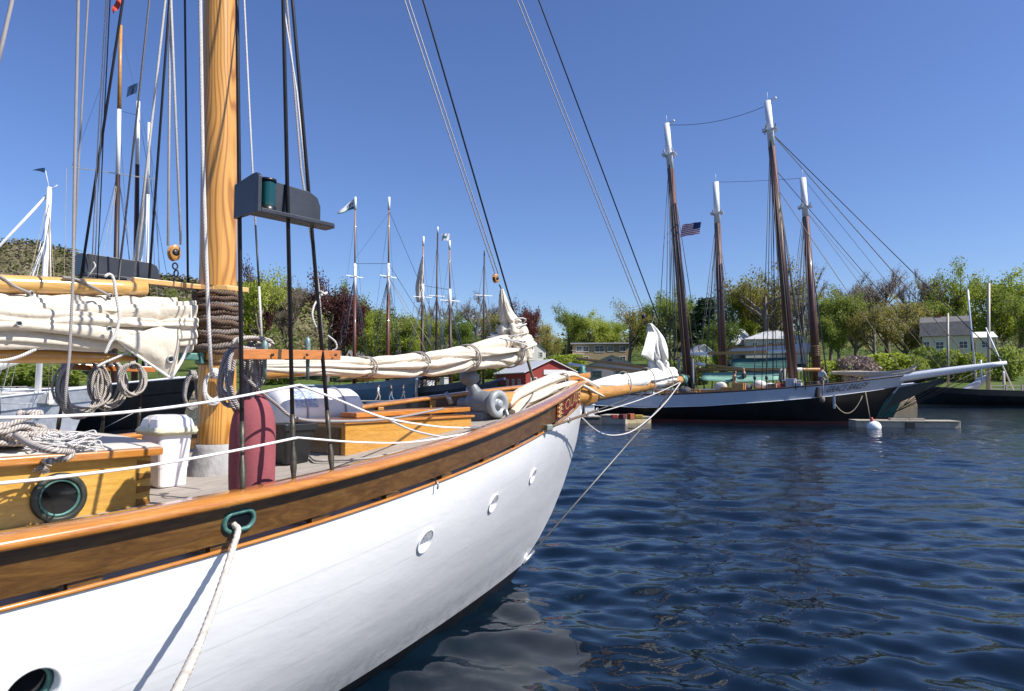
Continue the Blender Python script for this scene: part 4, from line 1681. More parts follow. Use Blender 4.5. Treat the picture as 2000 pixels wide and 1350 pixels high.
# white bin
M_bag = pmat('bin_liner', (.62, .60, .42), .35, var=.1, scale=8, bump=.6, bscale=14, bdist=.02)
bc = OL.pt(-.42, .18, 0)
bz = deckz(-.42, .18)
binn = thing('waste_bin', 'white swing top waste bin with liner edge showing on the foredeck', 'bin', (bc.x, bc.y, bz))
hx, nx = OL.dir(1, 0, 0), OL.dir(0, 1, 0)
def rrect(c, a, bb, z, r=.03, k=4):
    out = []
    for (sx, sy, a0) in ((1, 1, 0), (-1, 1, 90), (-1, -1, 180), (1, -1, 270)):
        for i in range(k + 1):
            t = R(a0 + 90 * i / k)
            out.append(c + hx * (sx * (a - r) + r * math.cos(t)) + nx * (sy * (bb - r) + r * math.sin(t)) + UP * z)
    return out
c = Vector((bc.x, bc.y, bz))
b = MB()
b.loft([rrect(c, .088, .115, 0), rrect(c, .090, .117, .012), rrect(c, .094, .121, .12), rrect(c, .096, .123, .124), rrect(c, .112, .140, .37)][::1], 0, True, True, False)
b.build('bin_body', M_whitep, binn, bev=.004)
b = MB()
rg = []
for z, o in ((.352, .010), (.335, .022), (.36, .03), (.385, .018)):
    rg.append([p + (p - c - UP * z).normalized() * (.006 * math.sin(i * 2.3 + z * 40)) for i, p in enumerate(rrect(c, .112 + o, .140 + o, z, .04))])
b.loft(rg, 0, True, False)
b.build('bin_liner', M_bag, binn)
b = MB()
b.loft([rrect(c, .120, .148, .372), rrect(c, .122, .150, .384), rrect(c, .118, .145, .405), rrect(c, .112, .137, .435, .04), rrect(c, .09, .115, .456, .05), rrect(c, .06, .08, .462, .05)], 0, True, True, False)
lid = b.build('bin_lid', M_whitep, binn, bev=.006)
b = MB()
b.box(c + UP * .415 + nx * .01, .246, .004, .09, hx, nx)
b.build('lid_seam', pmat('grey_seam', (.3, .28, .28), .6), lid)
# life raft canister
rc = OL.onb(612, 800, -.55)
rs, rb, _z = OL.sb(rc)
rc = OL.pt(rs, -.55, 1.865)
raft = thing('life_raft_canister', 'white barrel shaped life raft canister with blue printed label on deck', 'life raft', OL.pt(rs, -.55, deckz(rs, -.55)))
axr = OL.dir(.80, -.6, 0).normalized()
axr = OL.dir(1, 0, 0)
b = MB()
b.lathe([(k_ * 1.14, q_ * 1.1) for k_, q_ in [(.0005, -.40), (.12, -.395), (.17, -.37), (.19, -.33), (.192, -.012), (.2, -.01), (.2, .01), (.192, .012), (.19, .33), (.17, .37), (.12, .395), (.0005, .40)]], rc, axr, 36)
b.build('canister_shell', M_white, raft)
for q in (-.2, .2):
    b = MB()
    b.tube([rc + axr * q + (UP * math.sin(a) + axr.cross(UP) * math.cos(a)) * .222 for a in [2 * PI * i / 36 for i in range(37)]], .010, 6, 0, False)
    b.build('strap', pmat('grey_webbing', (.35, .36, .42), .7), raft)
b = MB()
b.box(rc - UP * .19, .60, .40, .10, axr, UP.cross(axr), UP)
b.box(rc - UP * .27, .66, .44, .05, axr, UP.cross(axr), UP)
b.build('cradle', M_white, raft, bev=.008)
def labelmat():
    m, nt, bs = newmat('blue_print_label')
    br = N(nt, 'ShaderNodeTexBrick')
    setin(br, Scale=34.0, Mortar_Size=.012)
    br.inputs['Color1'].default_value = (.04, .12, .30, 1)
    br.inputs['Color2'].default_value = (.45, .52, .62, 1)
    br.inputs['Mortar'].default_value = (.75, .78, .82, 1)
    nt.links.new(coords(nt, 'Object', (1, 1, 1), (R(90), 0, OA)), br.inputs['Vector'])
    nt.links.new(br.outputs[0], bs.inputs['Base Color'])
    setin(bs, Roughness=.4)
    return m
b = MB()
rows = []
for k in range(9):
    a = R(14 + 6.2 * k)
    rows.append([rc + axr * q + (UP * math.sin(a) + OL.dir(0, 1, 0) * math.cos(a)) * .2215 for q in (-.31, -.09)])
b.loft(rows, 0, False)
b.build('printed_label', labelmat(), raft)
# black tub in front of it
tc = OL.pt(.48, .18, 0)
tz = deckz(.48, .18)
tub = thing('tub', 'black plastic tub on deck between fender and hatch', 'tub', (tc.x, tc.y, tz))
c = Vector((tc.x, tc.y, tz))
b = MB()
b.loft([rrect(c, .10, .13, .004), rrect(c, .135, .165, .25), rrect(c, .15, .18, .252), rrect(c, .15, .18, .30), rrect(c, .13, .16, .30), rrect(c, .105, .13, .03)], 0, True, True, False)
b.build('tub_body', pmat('black_plastic', (.012, .013, .013), .4, var=.3), tub, bev=.004)

# ------------------------------------------------ ropes: piles, coils, mooring line
def coilthing(label, c, e1, e2, r1, r2, nl, rr_, mat, seed, lean=.02, hitch=True, grp='rope coils hung in the rigging'):
    g = random.Random(seed)
    th = thing('rope_coil', label, 'rope', c - e2 * r2, grp)
    nrm = e1.cross(e2)
    pts = []
    a = PI / 2
    n = nl * 26
    off = [(g.uniform(-.34, .22), g.uniform(-.42, .08), g.uniform(-1, 1)) for _ in range(nl + 2)]
    for i in range(n + 1):
        t = i / 26
        k = int(t)
        f = t - k
        o = [lerp(off[k][q], off[k + 1][q], f) for q in range(3)]
        ang = PI / 2 + 2 * PI * t
        x = r1 * (1 + o[0]) * math.cos(ang)
        y = r2 * ((1 + o[1]) if math.sin(ang) < 0 else 1 + .1 * o[1]) * math.sin(ang)
        x += r1 * .22 * o[2] * (.5 - .5 * math.sin(ang))
        pts.append(c + e1 * x + e2 * y + nrm * (1.5 * lean * (o[2] + .35 * math.sin(ang * 2 + k))))
    b = MB()
    b.tube(pts, rr_, 8, 0, True, (3, rr_ * 5, .22))
    b.build('coil_loops', mat, th)
    if hitch:
        b = MB()
        q = c + e2 * (r2 * .92)
        b.tube([q + nrm * (.035 * math.cos(u)) + e2 * (.03 * math.sin(u)) + e1 * (.012 * (u / 6 - 1.5)) for u in [i * .45 for i in range(42)]], rr_, 8, 0, True, (3, rr_ * 5, .22))
        b.build('hitch', mat, th)
    return th
HX = OL.dir(1, 0, 0)
def ocl(label, px, py, bl, wpx, hpx, nl, rr_, mat, seed, **kw):
    c = OL.onb(px, py, bl)
    k = c.y / F
    e1 = OL.dir(1, .12, 0).normalized()
    return coilthing(label, c, e1, UP, wpx * k * .9, hpx * k, nl, rr_, mat, seed, **kw)
ocl('long grey rope coil hanging leftmost below the boom', 163, 758, -1.45, 45, 61, 12, .010, M_rope, 1, lean=.05)
ocl('grey rope coil hanging in the middle below the boom', 212, 752, -1.45, 32, 48, 8, .0095, M_rope, 2, lean=.05)
ocl('round tan rope coil hanging below the sail corner nearest the mast', 258, 742, -1.3, 26, 32, 7, .0095, M_rope, 3, lean=.04)
ocl('round coil of white rope hung on the face of the mast', 418, 760, .17, 22, 33, 4, .0115, M_rope_w, 4, lean=.02)
ocl('long grey coil hanging from the pin rail in front of the mast', 463, 742, 1.45, 30, 60, 8, .0105, M_rope_g, 5, lean=.05)
ocl('thick grey coil hanging from the pin rail behind the fender top', 492, 722, 1.4, 20, 50, 6, .0105, M_rope_g, 6, lean=.04)
ocl('bundle of tan rope lying over the aft end of the pin rail', 492, 672, 1.5, 34, 13, 5, .0115, M_rope, 8, lean=.05, hitch=False)
ocl('coil of white line hung on the stay inside the bow', 1090, 748, .05, 24, 20, 8, .0095, M_rope_w, 7, lean=.05, hitch=False)
ocl('dark grey coil hanging behind the mast on its port side', 376, 770, -.6, 15, 40, 5, .012, M_rope_g, 9, lean=.03)
# heap of rope on the cabin top
def heap(label, cx, cy, z, ext, nloops, rr_, mat, seed, lay, wild=.35, tall=.10):
    g = random.Random(seed)
    c = onz(cx, cy, z)
    th = thing('rope_heap', label, 'rope', c)
    pts = []
    a = 0
    for i in range(nloops):
        r_ = ext * g.uniform(.35, 1)
        ox, oy = g.gauss(0, ext * wild), g.gauss(0, ext * wild)
        hz = .012 + tall * (i / nloops) * g.uniform(.4, 1)
        e = g.uniform(.4, .85)
        ph = g.uniform(0, PI)
        for k in range(9):
            t = a + k * 2 * PI / 9
            x = r_ * math.cos(t)
            y = r_ * e * math.sin(t)
            X = x * math.cos(ph) - y * math.sin(ph)
            Y = x * math.sin(ph) + y * math.cos(ph)
            pts.append(c + HX * (ox + X) + SIDE * (oy * .8 + Y * .75) + UP * (hz * (1 - .5 * (r_ / ext)) + .012 * math.sin(3 * t)))
    b = MB()
    b.tube(spline(pts, 7), rr_, 9 if lay else 6, 0, True, lay)
    b.build('tangled_loops', mat, th)
    return th
ctop = zt_ + .075
hp1 = heap('heap of thick tan laid rope thrown on the cabin top', 5, 872, ctop, .23, 22, .0145, M_rope, 3, (3, .075, .22), .33, .20)
hp2 = heap('tangle of thin white line on the cabin top beside the thick rope', 128, 882, ctop - .005, .15, 30, .0042, M_rope_w, 9, None, .20, .13)
b = MB()
pts = [onz(30, 850, ctop + .08), onz(60, 868, ctop + .07), onz(105, 880, ctop + .05), onz(140, 884, ctop + .03), onz(130, 895, ctop + .01), onz(105, 899, ctop + .0)]
b.tube(spline(pts, 12), .0145, 9, 0, True, (3, .075, .22))
e_ = OL.onb(86, 908, ct0 + .06)
b.tube(spline([pts[-1], onz(94, 901, ctop), e_ + UP * .02, e_ - UP * .01], 8), .0145, 9, 0, True, (3, .075, .22))
for k in range(16):
    g = random.Random(k)
    b.tube([e_, e_ + Vector((g.uniform(-.03, .03), g.uniform(-.03, .01), g.uniform(-.035, .012))), e_ + Vector((g.uniform(-.045, .045), g.uniform(-.04, .01), g.uniform(-.05, .0)))], .004, 5)
b.build('rope_end', M_rope, hp1)
# rope lying along the deck inside the rail
dl = [onz(1, 1, 0)] * 0
dpts = []
for x, y in ((606, 892), (618, 900), (650, 899), (700, 897), (745, 891), (788, 880), (770, 884), (640, 882)):
    lo, hi = 2.0, 9.0
    for _ in range(40):
        mY = (lo + hi) / 2
        P = at(x, y, mY)
        s, bb, z = OL.sb(P)
        if z > deckz(s, bb) + .02:
            lo = mY
        else:
            hi = mY
    dpts.append(P)
dk = thing('deck_rope', 'tan rope lying loose along the deck beside the hatch', 'rope', dpts[0])
b = MB()
b.tube(spline(dpts[:6], 8), .010, 8, 0, True, (3, .055, .2))
b.build('rope_length', M_rope, dk)
# mooring line from the hawse hole
m0 = hc + en * .0 - ex * .025 - ez * .012
m1 = hc + en * .045 - ex * .032 - ez * .028
m2 = at(345, 1350, 2.25)
ml = thing('mooring_line', 'thick white laid mooring rope running down from the hawse hole', 'rope', m2)
P_ = [m0, m1] + [m1.lerp(m2, q) - UP * (.05 * 4 * q * (1 - q)) for q in (.1, .2, .3, .4, .5, .6, .7, .8, .9, 1.0)] + [m2 + (m2 - m1) * q for q in (.2, .4, .6)]
def resample(P, step):
    out = [P[0]]
    acc = 0
    for a, b_ in zip(P[:-1], P[1:]):
        L = (b_ - a).length
        k = max(1, int(L / step))
        for i in range(1, k + 1):
            out.append(a.lerp(b_, i / k))
    return out
Q = resample(spline(P_, 6), .008)
tot = len(Q)
b = MB()
M_moor = pmat('white_mooring_rope', (.50, .455, .40), .9, var=.25, scale=30, bump=.6, bscale=120, bdist=.003)
b.tube(Q, [.0155 + (.004 if i > tot * .45 else 0) for i in range(tot)], 16, 0, True, (3, .085, .42))
b.build('rope_length', M_moor, ml)
# ------------------------------------------------------------------ the other boats
M_mastred = wood('oiled_red_mast', [(.06, .016, .010), (.115, .034, .02), (.16, .055, .03)], (6, 6, .5), 2, .5, .2, .8)
M_mastdk = pmat('dark_mast', (.035, .018, .014), .5, var=.3, scale=5, stretch=(4, 4, .5))
M_tan = wood('tan_spar', [(.30, .15, .04), (.42, .23, .07), (.5, .29, .10)], (6, 6, 6), 1, .4, .3)
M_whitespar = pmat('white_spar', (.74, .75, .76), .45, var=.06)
M_rigblue = pmat('rigging_wire', (.03, .045, .07), .5, var=.3)
M_rigtan = pmat('rigging_manila', (.30, .25, .17), .9, var=.2)
M_shipwhite_shade = pmat('bulwark_shaded_white', (.40, .45, .52), .45, var=.08, scale=2)  # white paint with its blue-grey shade put into the base colour
M_shipblack = pmat('topside_black', (.010, .012, .013), .35, var=.5, scale=1.5)
M_boot = pmat('red_boot_top', (.10, .018, .016), .6, var=.3)
M_deckold = pmat('worn_deck', (.30, .22, .14), .8, var=.25, scale=3)
M_awn = pmat('green_awning', (.17, .33, .26), .85, var=.12, scale=2)
M_awnd = pmat('dark_green_awning', (.03, .10, .09), .85, var=.2, scale=2)
M_tarp = pmat('tan_tarpaulin', (.52, .30, .11), .85, var=.2, scale=2)
DECKUP = .25
def ship_hull(root, fr, L, beam, zrail, zband, mats, clip=0.0, tail=.55, rail_mat=None, over=2.0, aft=1.2):
    """s = 0 at the stem on the waterline, aft is negative; clip = how far the stem head reaches forward"""
    def half(u, lev):
        f = 1 - (1 - min(u / .42, 1)) ** 2.0
        a = 1 - (max(0, (u - .62) / .38)) ** 2.2 * (1 - tail)
        return beam / 2 * f * a
    us = [0, .01, .03, .06, .1, .15, .2, .27, .35, .45, .55, .65, .75, .85, .93, 1.0]
    def row(kind):
        out = []
        for u in us:
            zr_, zb_ = zrail(u), zband(u)
            if kind == 0: z, lv = -.5, .72
            elif kind == 1: z, lv = .0, .82
            elif kind == 2: z, lv = .16, .84
            elif kind == 3: z, lv = .55 * zb_ + .05, .93
            elif kind == 4: z, lv = zb_, 1.0
            else: z, lv = zr_, 1.01
            s0 = clip * max(0, z / zrail(0)) ** 1.6
            sa = -L - aft * max(0, z / zrail(1))
            out.append((lerp(s0, sa, u), half(u, 0) * lv * (1 if kind > 2 else interp(u, [0, .1, .8, 1], [.55, .8, 1, .5])), z))
        return out
    R_ = [row(k) for k in range(6)]
    parts = [('bottom', (0, 1, 2), mats[0]), ('topsides', (2, 3, 4), mats[1]), ('bulwark', (4, 5), mats[2])]
    for nm, ks, mt in parts:
        b = MB()
        for sg in (1, -1):
            rg = [[fr.pt(s, sg * h, z) for s, h, z in R_[k]] for k in ks]
            b.loft([q if sg > 0 else q[::-1] for q in rg], 0, False, False, nm != 'bulwark')
        e = [fr.pt(R_[k][-1][0], R_[k][-1][1], R_[k][-1][2]) for k in ks] + [fr.pt(R_[k][-1][0], -R_[k][-1][1], R_[k][-1][2]) for k in ks][::-1]
        b.poly(e)
        b.build(nm, mt, root, solid=.05 if nm == 'bulwark' else 0)
    b = MB()
    for sg in (1, -1):
        b.tube([fr.pt(s, sg * h, z + .035) for s, h, z in R_[5]], .055, 6)
    rl = b.build('rail', rail_mat or (M_whitespar if mats[2] is M_shipblack else mats[2]), root)
    b = MB()
    b.loft([[fr.pt(s, h * k, zband(u) + DECKUP) for k in (-.97, -.5, 0, .5, .97)] for (s, h, z), u in zip(R_[4], us)], 0, False)
    b.build('deck', M_deckold, root)
    return R_
def rig_line(root, name, a, b, r, mat, drop=0.0):
    bb = MB()
    bb.tube(sag(a, b, drop, 10) if drop else [a, b], r, 5)
    return bb.build(name, mat, root)
def ship_mast(root, fr, base, top, r0, r1, cuts, trees=None, shrouds=None, beam=2.2, zch=1.9, ratl=False, topmast=None, wr=.023, wmat=None):
    """base, top: points on the centre line; cuts: [(from, to, material)] as fractions of the height"""
    for a, c, mt in cuts:
        b = MB()
        b.tube([base.lerp(top, a), base.lerp(top, c)], [lerp(r0, r1, a), lerp(r0, r1, c)], 14)
        b.build('mast' if a == 0 else 'masthead', mt, root)
    d = (top - base)
    if trees is not None:
        c = base.lerp(top, trees)
        w = beam * .38
        b = MB()
        b.bar(c + fr.dir(-.35, -w, 0), c + fr.dir(-.18, w, 0), .07, .06)
        b.bar(c + fr.dir(.18, -w, 0), c + fr.dir(.35, w, 0), .07, .06)
        b.bar(c + fr.dir(-.45, -.16, -.06), c + fr.dir(.45, -.16, -.06), .08, .12)
        b.bar(c + fr.dir(-.45, .16, -.06), c + fr.dir(.45, .16, -.06), .08, .12)
        b.build('crosstrees', M_whitespar, root)
        hd = base.lerp(top, trees - .02)
        s0, _, _ = fr.sb(base)
        for sg in (1, -1):
            feet = [fr.pt(s0 + q, sg * beam, zch) for q in (shrouds or (-1.7, -1.1, -.5, .1, .6))]
            for f in feet:
                rig_line(root, 'shroud', f, hd + fr.dir(0, sg * .12, 0), wr, wmat or M_rigblue)
            if ratl:
                b = MB()
                for k in range(2, 24):
                    t = k / 26
                    b.tube([feet[0].lerp(hd, t), feet[-1].lerp(hd, t)], .012, 4)
                q = b.build('ratlines', wmat or M_rigblue, root)
                q['kind'] = 'stuff'
def flag_geo(P, right, upv, w, h, mf, mats, root, name='flag', nx=18, ny=13, droop=.25, seed=1):
    b = MB()
    rows = []
    for j in range(ny + 1):
        v = j / ny
        row = []
        for i in range(nx + 1):
            u = i / nx
            wv = math.sin(u * 7 + seed) * .06 * w * u + .03 * w * math.sin(u * 13 + v * 3)
            row.append(P + right * (w * u) + upv * (h * (v - .5) - droop * w * u * u * .5 + wv * .6) + Vector((0, 1, 0)) * wv)
        rows.append(row)
    b.loft(rows, 0, False, False, True, mf)
    return b.build(name, mats, root)

# ---- black and white schooner lying across the harbour
GA = R(-24)
GB = Frame((20.2, 38.3), GA)
gb = thing('moored_schooner', 'black two masted schooner with white bulwarks and long white bowsprit moored across the harbour', 'boat', GB.pt(-8, 0, 0), 'schooners moored in the harbour')
def zrg(u):
    return interp(u, [0, .06, .15, .3, .5, .7, 1.0], [2.72, 2.52, 2.25, 1.95, 1.68, 1.55, 1.75])
def zbg(u):
    return interp(u, [0, .06, .15, .3, .5, .7, 1.0], [2.12, 1.86, 1.58, 1.28, .98, .85, 1.05])
ship_hull(gb, GB, 17.5, 5.0, zrg, zbg, [M_boot, M_shipblack, M_shipwhite_shade], clip=1.9, rail_mat=M_mastdk)
# beak under the bowsprit
b = MB()
b.prism([GB.pt(1.3, -.10, 2.05), GB.pt(3.4, -.06, 2.5), GB.pt(3.5, -.06, 2.35), GB.pt(2.2, -.08, 1.7), GB.pt(.9, -.10, 1.0), GB.pt(.2, -.10, .4)], GB.dir(0, .18, 0))
b.build('clipper_beak', M_shipblack, gb)
tipP = GB.onb(1966, 709, 0)
b0 = GB.onb(1690, 747, 0)
b = MB()
b.tube([b0.lerp(tipP, i / 10) for i in range(11)], [.25, .25, .25, .245, .24, .23, .22, .20, .17, .14, .11], 14)
b.build('bowsprit', M_whitespar, gb)
b = MB()
q = b0.lerp(tipP, .83)
b.tube([q + Vector((0, 0, .35)), q - Vector((0, 0, .9))], [.06, .04], 8)
b.build('dolphin_striker', M_whitespar, gb)
def gmast(fr, root, bpx, tpx, lowcut, treefrac, beam, zc, r0=.29, r1=.19, ratl=False):
    B_, T_ = fr.onb(*bpx), fr.onb(*tpx)
    d = (T_ - B_).normalized()
    base = B_ + d * ((1.0 - B_.z) / d.z)
    tot = (T_ - base).length
    f = lambda py: ((fr.onb(bpx[0] + (tpx[0] - bpx[0]) * (bpx[1] - py) / (bpx[1] - tpx[1]), py) - base).length) / tot
    ship_mast(root, fr, base, T_, r0, r1, [(0, f(lowcut), M_mastred), (f(lowcut), 1.0, M_whitespar)], f(treefrac), None, beam, zc, ratl)
    return base, T_, f
bA, tA, fA = gmast(GB, gb, (1342, 715), (1302, 242), 330, 300, 2.3, 1.6)
bC, tC, fC = gmast(GB, gb, (1546, 705), (1499, 198), 287, 252, 2.2, 1.9)
rig_line(gb, 'triatic_stay', tA + GB.dir(.2, 0, -.1), tC + GB.dir(-.2, 0, -.3), .016, M_wire, .35)
for T_ in (tA, tC):
    rig_line(gb, 'lightning_rod', T_, T_ + Vector((0, 0, .55)), .012, M_whitespar)
    b = MB()
    b.bar(T_ + GB.dir(-.12, 0, -.05), T_ + GB.dir(.45, 0, .12), .09, .08)
    b.ell(T_ + GB.dir(.45, 0, .12), .08, .08, .08, 10, 6)
    b.build('mast_cap', M_whitespar, gb)
hC = bC.lerp(tC, fC(258))
for k, q in enumerate((.99, .80, .60, .30)):
    e = b0.lerp(tipP, q)
    rig_line(gb, 'headstay', e, hC - (tC - bC) * (.0 if k < 2 else .06 * k), 0.026 if k < 2 else .02, M_rigblue if k % 2 == 0 else M_rigtan)
for k in range(5):
    rig_line(gb, 'bowsprit_stay', b0.lerp(tipP, .95 - .12 * k) - Vector((0, 0, .15)), GB.pt(.9 + .15 * k, .3 * (k % 2), .6 + .12 * k), .02, M_mastdk)
for (p0, p1, r_, mt) in [((1345, 722), (1602, 722), .10, M_tan), ((1358, 711), (1500, 726), .09, M_tan), ((1330, 692), (1543, 686), .09, M_tan), ((1125, 700), (1340, 728), .10, M_tan), ((1110, 712), (1250, 726), .08, M_tan)]:
    rig_line(gb, 'boom', GB.onb(*p0), GB.onb(*p1), r_, mt)
for (p0, p1) in [((1330, 692.5), (1382, 691)), ((1500, 688), (1552, 685)), ((1110, 711), (1145, 716)), ((1358, 710), (1378, 713)), ((1548, 722), (1567, 722))]:
    rig_line(gb, 'white_spar_end', GB.onb(*p0, .01), GB.onb(*p1, .01), .115, M_whitespar)
# running rigging down to the deck
for fr_, rt_, B_, T_, fx in ((GB, gb, bA, tA, .9), (GB, gb, bC, tC, .9)):
    for k in range(7):
        g_ = random.Random(k + int(B_.x * 10))
        q = B_.lerp(T_, g_.uniform(.72, .9))
        s0 = fr_.sb(B_)[0]
        rig_line(rt_, 'halyard', fr_.pt(s0 + g_.uniform(-1.4, 1.0), g_.uniform(-1.2, 1.8), 1.7), q, .016, M_rigtan if k % 3 == 0 else M_rigblue)
# furled jib on the bowsprit
jp_ = [GB.onb(x, y, 0) for x, y in ((1622, 728), (1670, 730), (1720, 732), (1760, 730), (1782, 724), (1790, 712))]
b, _ = bundle(jp_, [.10, .16, .2, .22, .24, .12], [.10, .16, .2, .22, .24, .12], Vector((0, 0, 1)), GB.dir(0, 1, 0), 3.1, 50, 20, 2, .25, along=.6)
b.build('furled_jib', pmat('weathered_sail', (.45, .38, .29), .9, var=.15, scale=2), gb)
# awnings, gear and cargo on deck
def awning(root, fr, pxs, mat, nm='awning', dz=.0, wb=(1.2, -1.2)):
    (xa, ya), (xb, yb), (xm, ym) = pxs
    b = MB()
    A_, C_ = fr.onb(xa, ya, wb[0]), fr.onb(xb, yb, wb[0])
    Tm = fr.onb(xm, ym, 0)
    rows = []
    for j in range(9):
        v = j / 8
        bb = lerp(wb[0], wb[1], v)
        hz = (Tm.z - A_.z) * (1 - abs(2 * v - 1)) * 1.0
        rows.append([A_.lerp(C_, i / 10) + fr.dir(0, bb - wb[0], hz - .10 * math.sin(PI * i / 10) * abs(2 * v - 1) * 1.5 + .03 * noise.noise(Vector((i * .7, j * .9, xa)))) for i in range(11)])
    b.loft(rows, 0, False)
    return b.build(nm, mat, root, solid=.02)
awning(gb, GB, ((1368, 742), (1520, 742), (1440, 727)), M_awn)
# deck houses, boxes and cargo
def deckbox(root, fr, px, py, w, l, h, mat, nm, bl=.6, roof=None):
    P = fr.onb(px, py, bl)
    s, _, _ = fr.sb(P)
    z = .9
    b = MB()
    b.box(fr.pt(s, bl, (P.z + z) / 2), l, w, P.z - z, fr.dir(1, 0, 0), fr.dir(0, 1, 0))
    o = b.build(nm, mat, root, bev=.02)
    if roof:
        b = MB()
        b.box(fr.pt(s, bl, P.z + .04), l + .12, w + .12, .07, fr.dir(1, 0, 0), fr.dir(0, 1, 0))
        b.build('box_lid', roof, o, bev=.01)
    return o
M_orange = pmat('varnished_deckbox', (.45, .22, .05), .4, var=.2, coat=.3)
deckbox(gb, GB, 1360, 760, .5, .5, .5, M_orange, 'deck_locker', 1.2)
deckbox(gb, GB, 1388, 762, .7, 1.4, .5, M_orange, 'deck_house', .8, M_whitespar)
deckbox(gb, GB, 1420, 756, .5, .6, .5, M_orange, 'barrel_box', 1.3)
deckbox(gb, GB, 1484, 757, .4, .5, .4, M_orange, 'deck_locker', 1.5)
deckbox(gb, GB, 1546, 745, .6, .9, .6, M_orange, 'companionway', .6, M_whitespar)
deckbox(gb, GB, 1300, 762, .9, 1.6, .6, M_orange, 'deck_house', .5, M_whitespar)
deckbox(gb, GB, 1235, 765, .9, 1.6, .6, M_shipwhite_shade, 'deck_house', .3, M_mastred)
for i, (px, py, c_) in enumerate(((1484, 752, (.7, .66, .62)), (1505, 757, (.65, .67, .66)), (1520, 757, (.22, .03, .03)), (1338, 764, (.08, .08, .09)), (1408, 755, (.55, .52, .46)), (1455, 757, (.06, .07, .10)))):
    P = GB.onb(px, py, 1.2)
    b = MB()
    b.ell(P, .42, .3, .28, 10, 6, 0, GB.dir(1, 0, 0), GB.dir(0, 1, 0))
    b.build('canvas_bundle', pmat('bundle_cloth%d' % i, c_, .8, var=.2), gb)
for px in (1327, 1353, 1525, 1532):
    P = GB.onb(px, 700 if px < 1400 else 720, .5)
    rig_line(gb, 'gallows_post', GB.pt(GB.sb(P)[0], .5, .9), P, .09, pmat('grey_post', (.2, .2, .2), .7))
b = MB()
P = GB.onb(1338, 745, .35)
for k in range(14):
    a = k * .45
    b.ell(P + GB.dir(.35 * math.cos(a * 2.1), .3 * math.sin(a * 1.7), .25 * math.sin(a * 3.3)), .16, .16, .16, 7, 5)
o = b.build('rope_tangle', pmat('dark_tangle', (.06, .055, .05), .9, var=.5), gb)
o['kind'] = 'stuff'
# deadeyes and blocks on the lower shrouds, sheer line, hawse line
for px in (1474, 1497):
    P = GB.onb(px, 738, 2.25)
    rig_line(gb, 'lanyard', GB.onb(px, 762, 2.3), GB.onb(px, 660, 2.1), .022, M_wire)
    b = MB()
    b.ell(P, .09, .07, .14, 10, 6)
    b.build('deadeye', M_wire, gb)
def gside(u, v, out=.0):
    """place on the starboard bulwark of this hull"""
    f = 1 - (1 - min(u / .42, 1)) ** 2.0
    h = 2.5 * f
    z = lerp(zbg(u), zrg(u), v)
    s0 = 1.9 * (z / zrg(0)) ** 1.6
    sa = -17.5 - 1.2 * z / zrg(1)
    return GB.pt(lerp(s0, sa, u), h * lerp(1.0, 1.01, v) + out, z)
wraptext('GRACE BAILEY', .172, .080, .34, .84, M_wire, 'name_lettering', gb, lambda s, v, o: gside(s, v, .085), .03)
b = MB()
b.tube([gside(u, -.02, .05) for u in np.linspace(.03, .95, 30)], .022, 6)
b.build('scupper_strake', M_whitespar, gb)
for (p0, p1, dr) in (((1630, 788), (1685, 772), .75), ((1690, 765), (1700, 822), 0)):
    A_, C_ = GB.onb(*p0, 2.0 if p0[0] < 1680 else 1.3), GB.onb(*p1, 1.3)
    rig_line(gb, 'anchor_rope', A_, C_, .025, M_rigtan, dr)
b = MB()
P = GB.onb(1629, 785, 2.1)
b.box(P, .12, .08, .75, GB.dir(1, 0, 0), GB.dir(0, 1, 0))
b.build('fender_board', pmat('pale_blue_fender', (.3, .36, .42), .6), gb, bev=.02)
b = MB()
P = GB.onb(1606, 780, 2.35)
b.tube([GB.onb(1608, 742, 2.3), P], .03, 6)
b.ell(P, .16, .12, .2, 10, 6)
b.build('anchor', pmat('rust_anchor', (.16, .13, .11), .7), gb)
# flag at the peak
for k in range(22):
    g_ = random.Random(k * 5 + 1)
    s_ = -2.8 - 12.5 * (k + g_.random()) / 22
    b_ = g_.uniform(.4, 1.9)
    hh = g_.uniform(.6, 1.25)
    zz_ = zbg(-s_ / 17.5)
    b = MB()
    if k % 3 == 0:
        b.lathe([(.18, 0), (.21, hh * .4), (.19, hh * .8), (.0, hh * .82)], GB.pt(s_, b_, zz_ - .05), UP, 12)
    else:
        b.box(GB.pt(s_, b_, zz_ + hh / 2 - .05), g_.uniform(.3, .7), g_.uniform(.3, .6), hh, GB.dir(1, .2, 0).normalized(), GB.dir(-.2, 1, 0).normalized())
    b.build('deck_cask' if k % 3 == 0 else 'deck_crate', [M_orange, M_whitespar, M_mastdk, M_deckold, M_shipwhite_shade][g_.randrange(5)], gb, bev=.02)
fl = thing('flag', 'striped red and white flag with a blue canton flying between the tall masts', 'flag', GB.onb(1368, 432, 0))
M_fr = pmat('flag_red', (.42, .03, .05), .8)
M_fw = pmat('flag_white', (.72, .72, .74), .8)
M_fb = pmat('flag_blue', (.02, .035, .13), .8)
P = GB.onb(1368, 445, 0)
flag_geo(P, Vector((-1, .1, -.08)), Vector((.18, 0, 1)).normalized(), 1.15, .78, lambda j, i: 2 if (j >= 6 and i < 8) else (0 if j % 2 == 0 else 1), [M_fr, M_fw, M_fb], fl, 'flag_cloth', 20, 13, .2, 2)

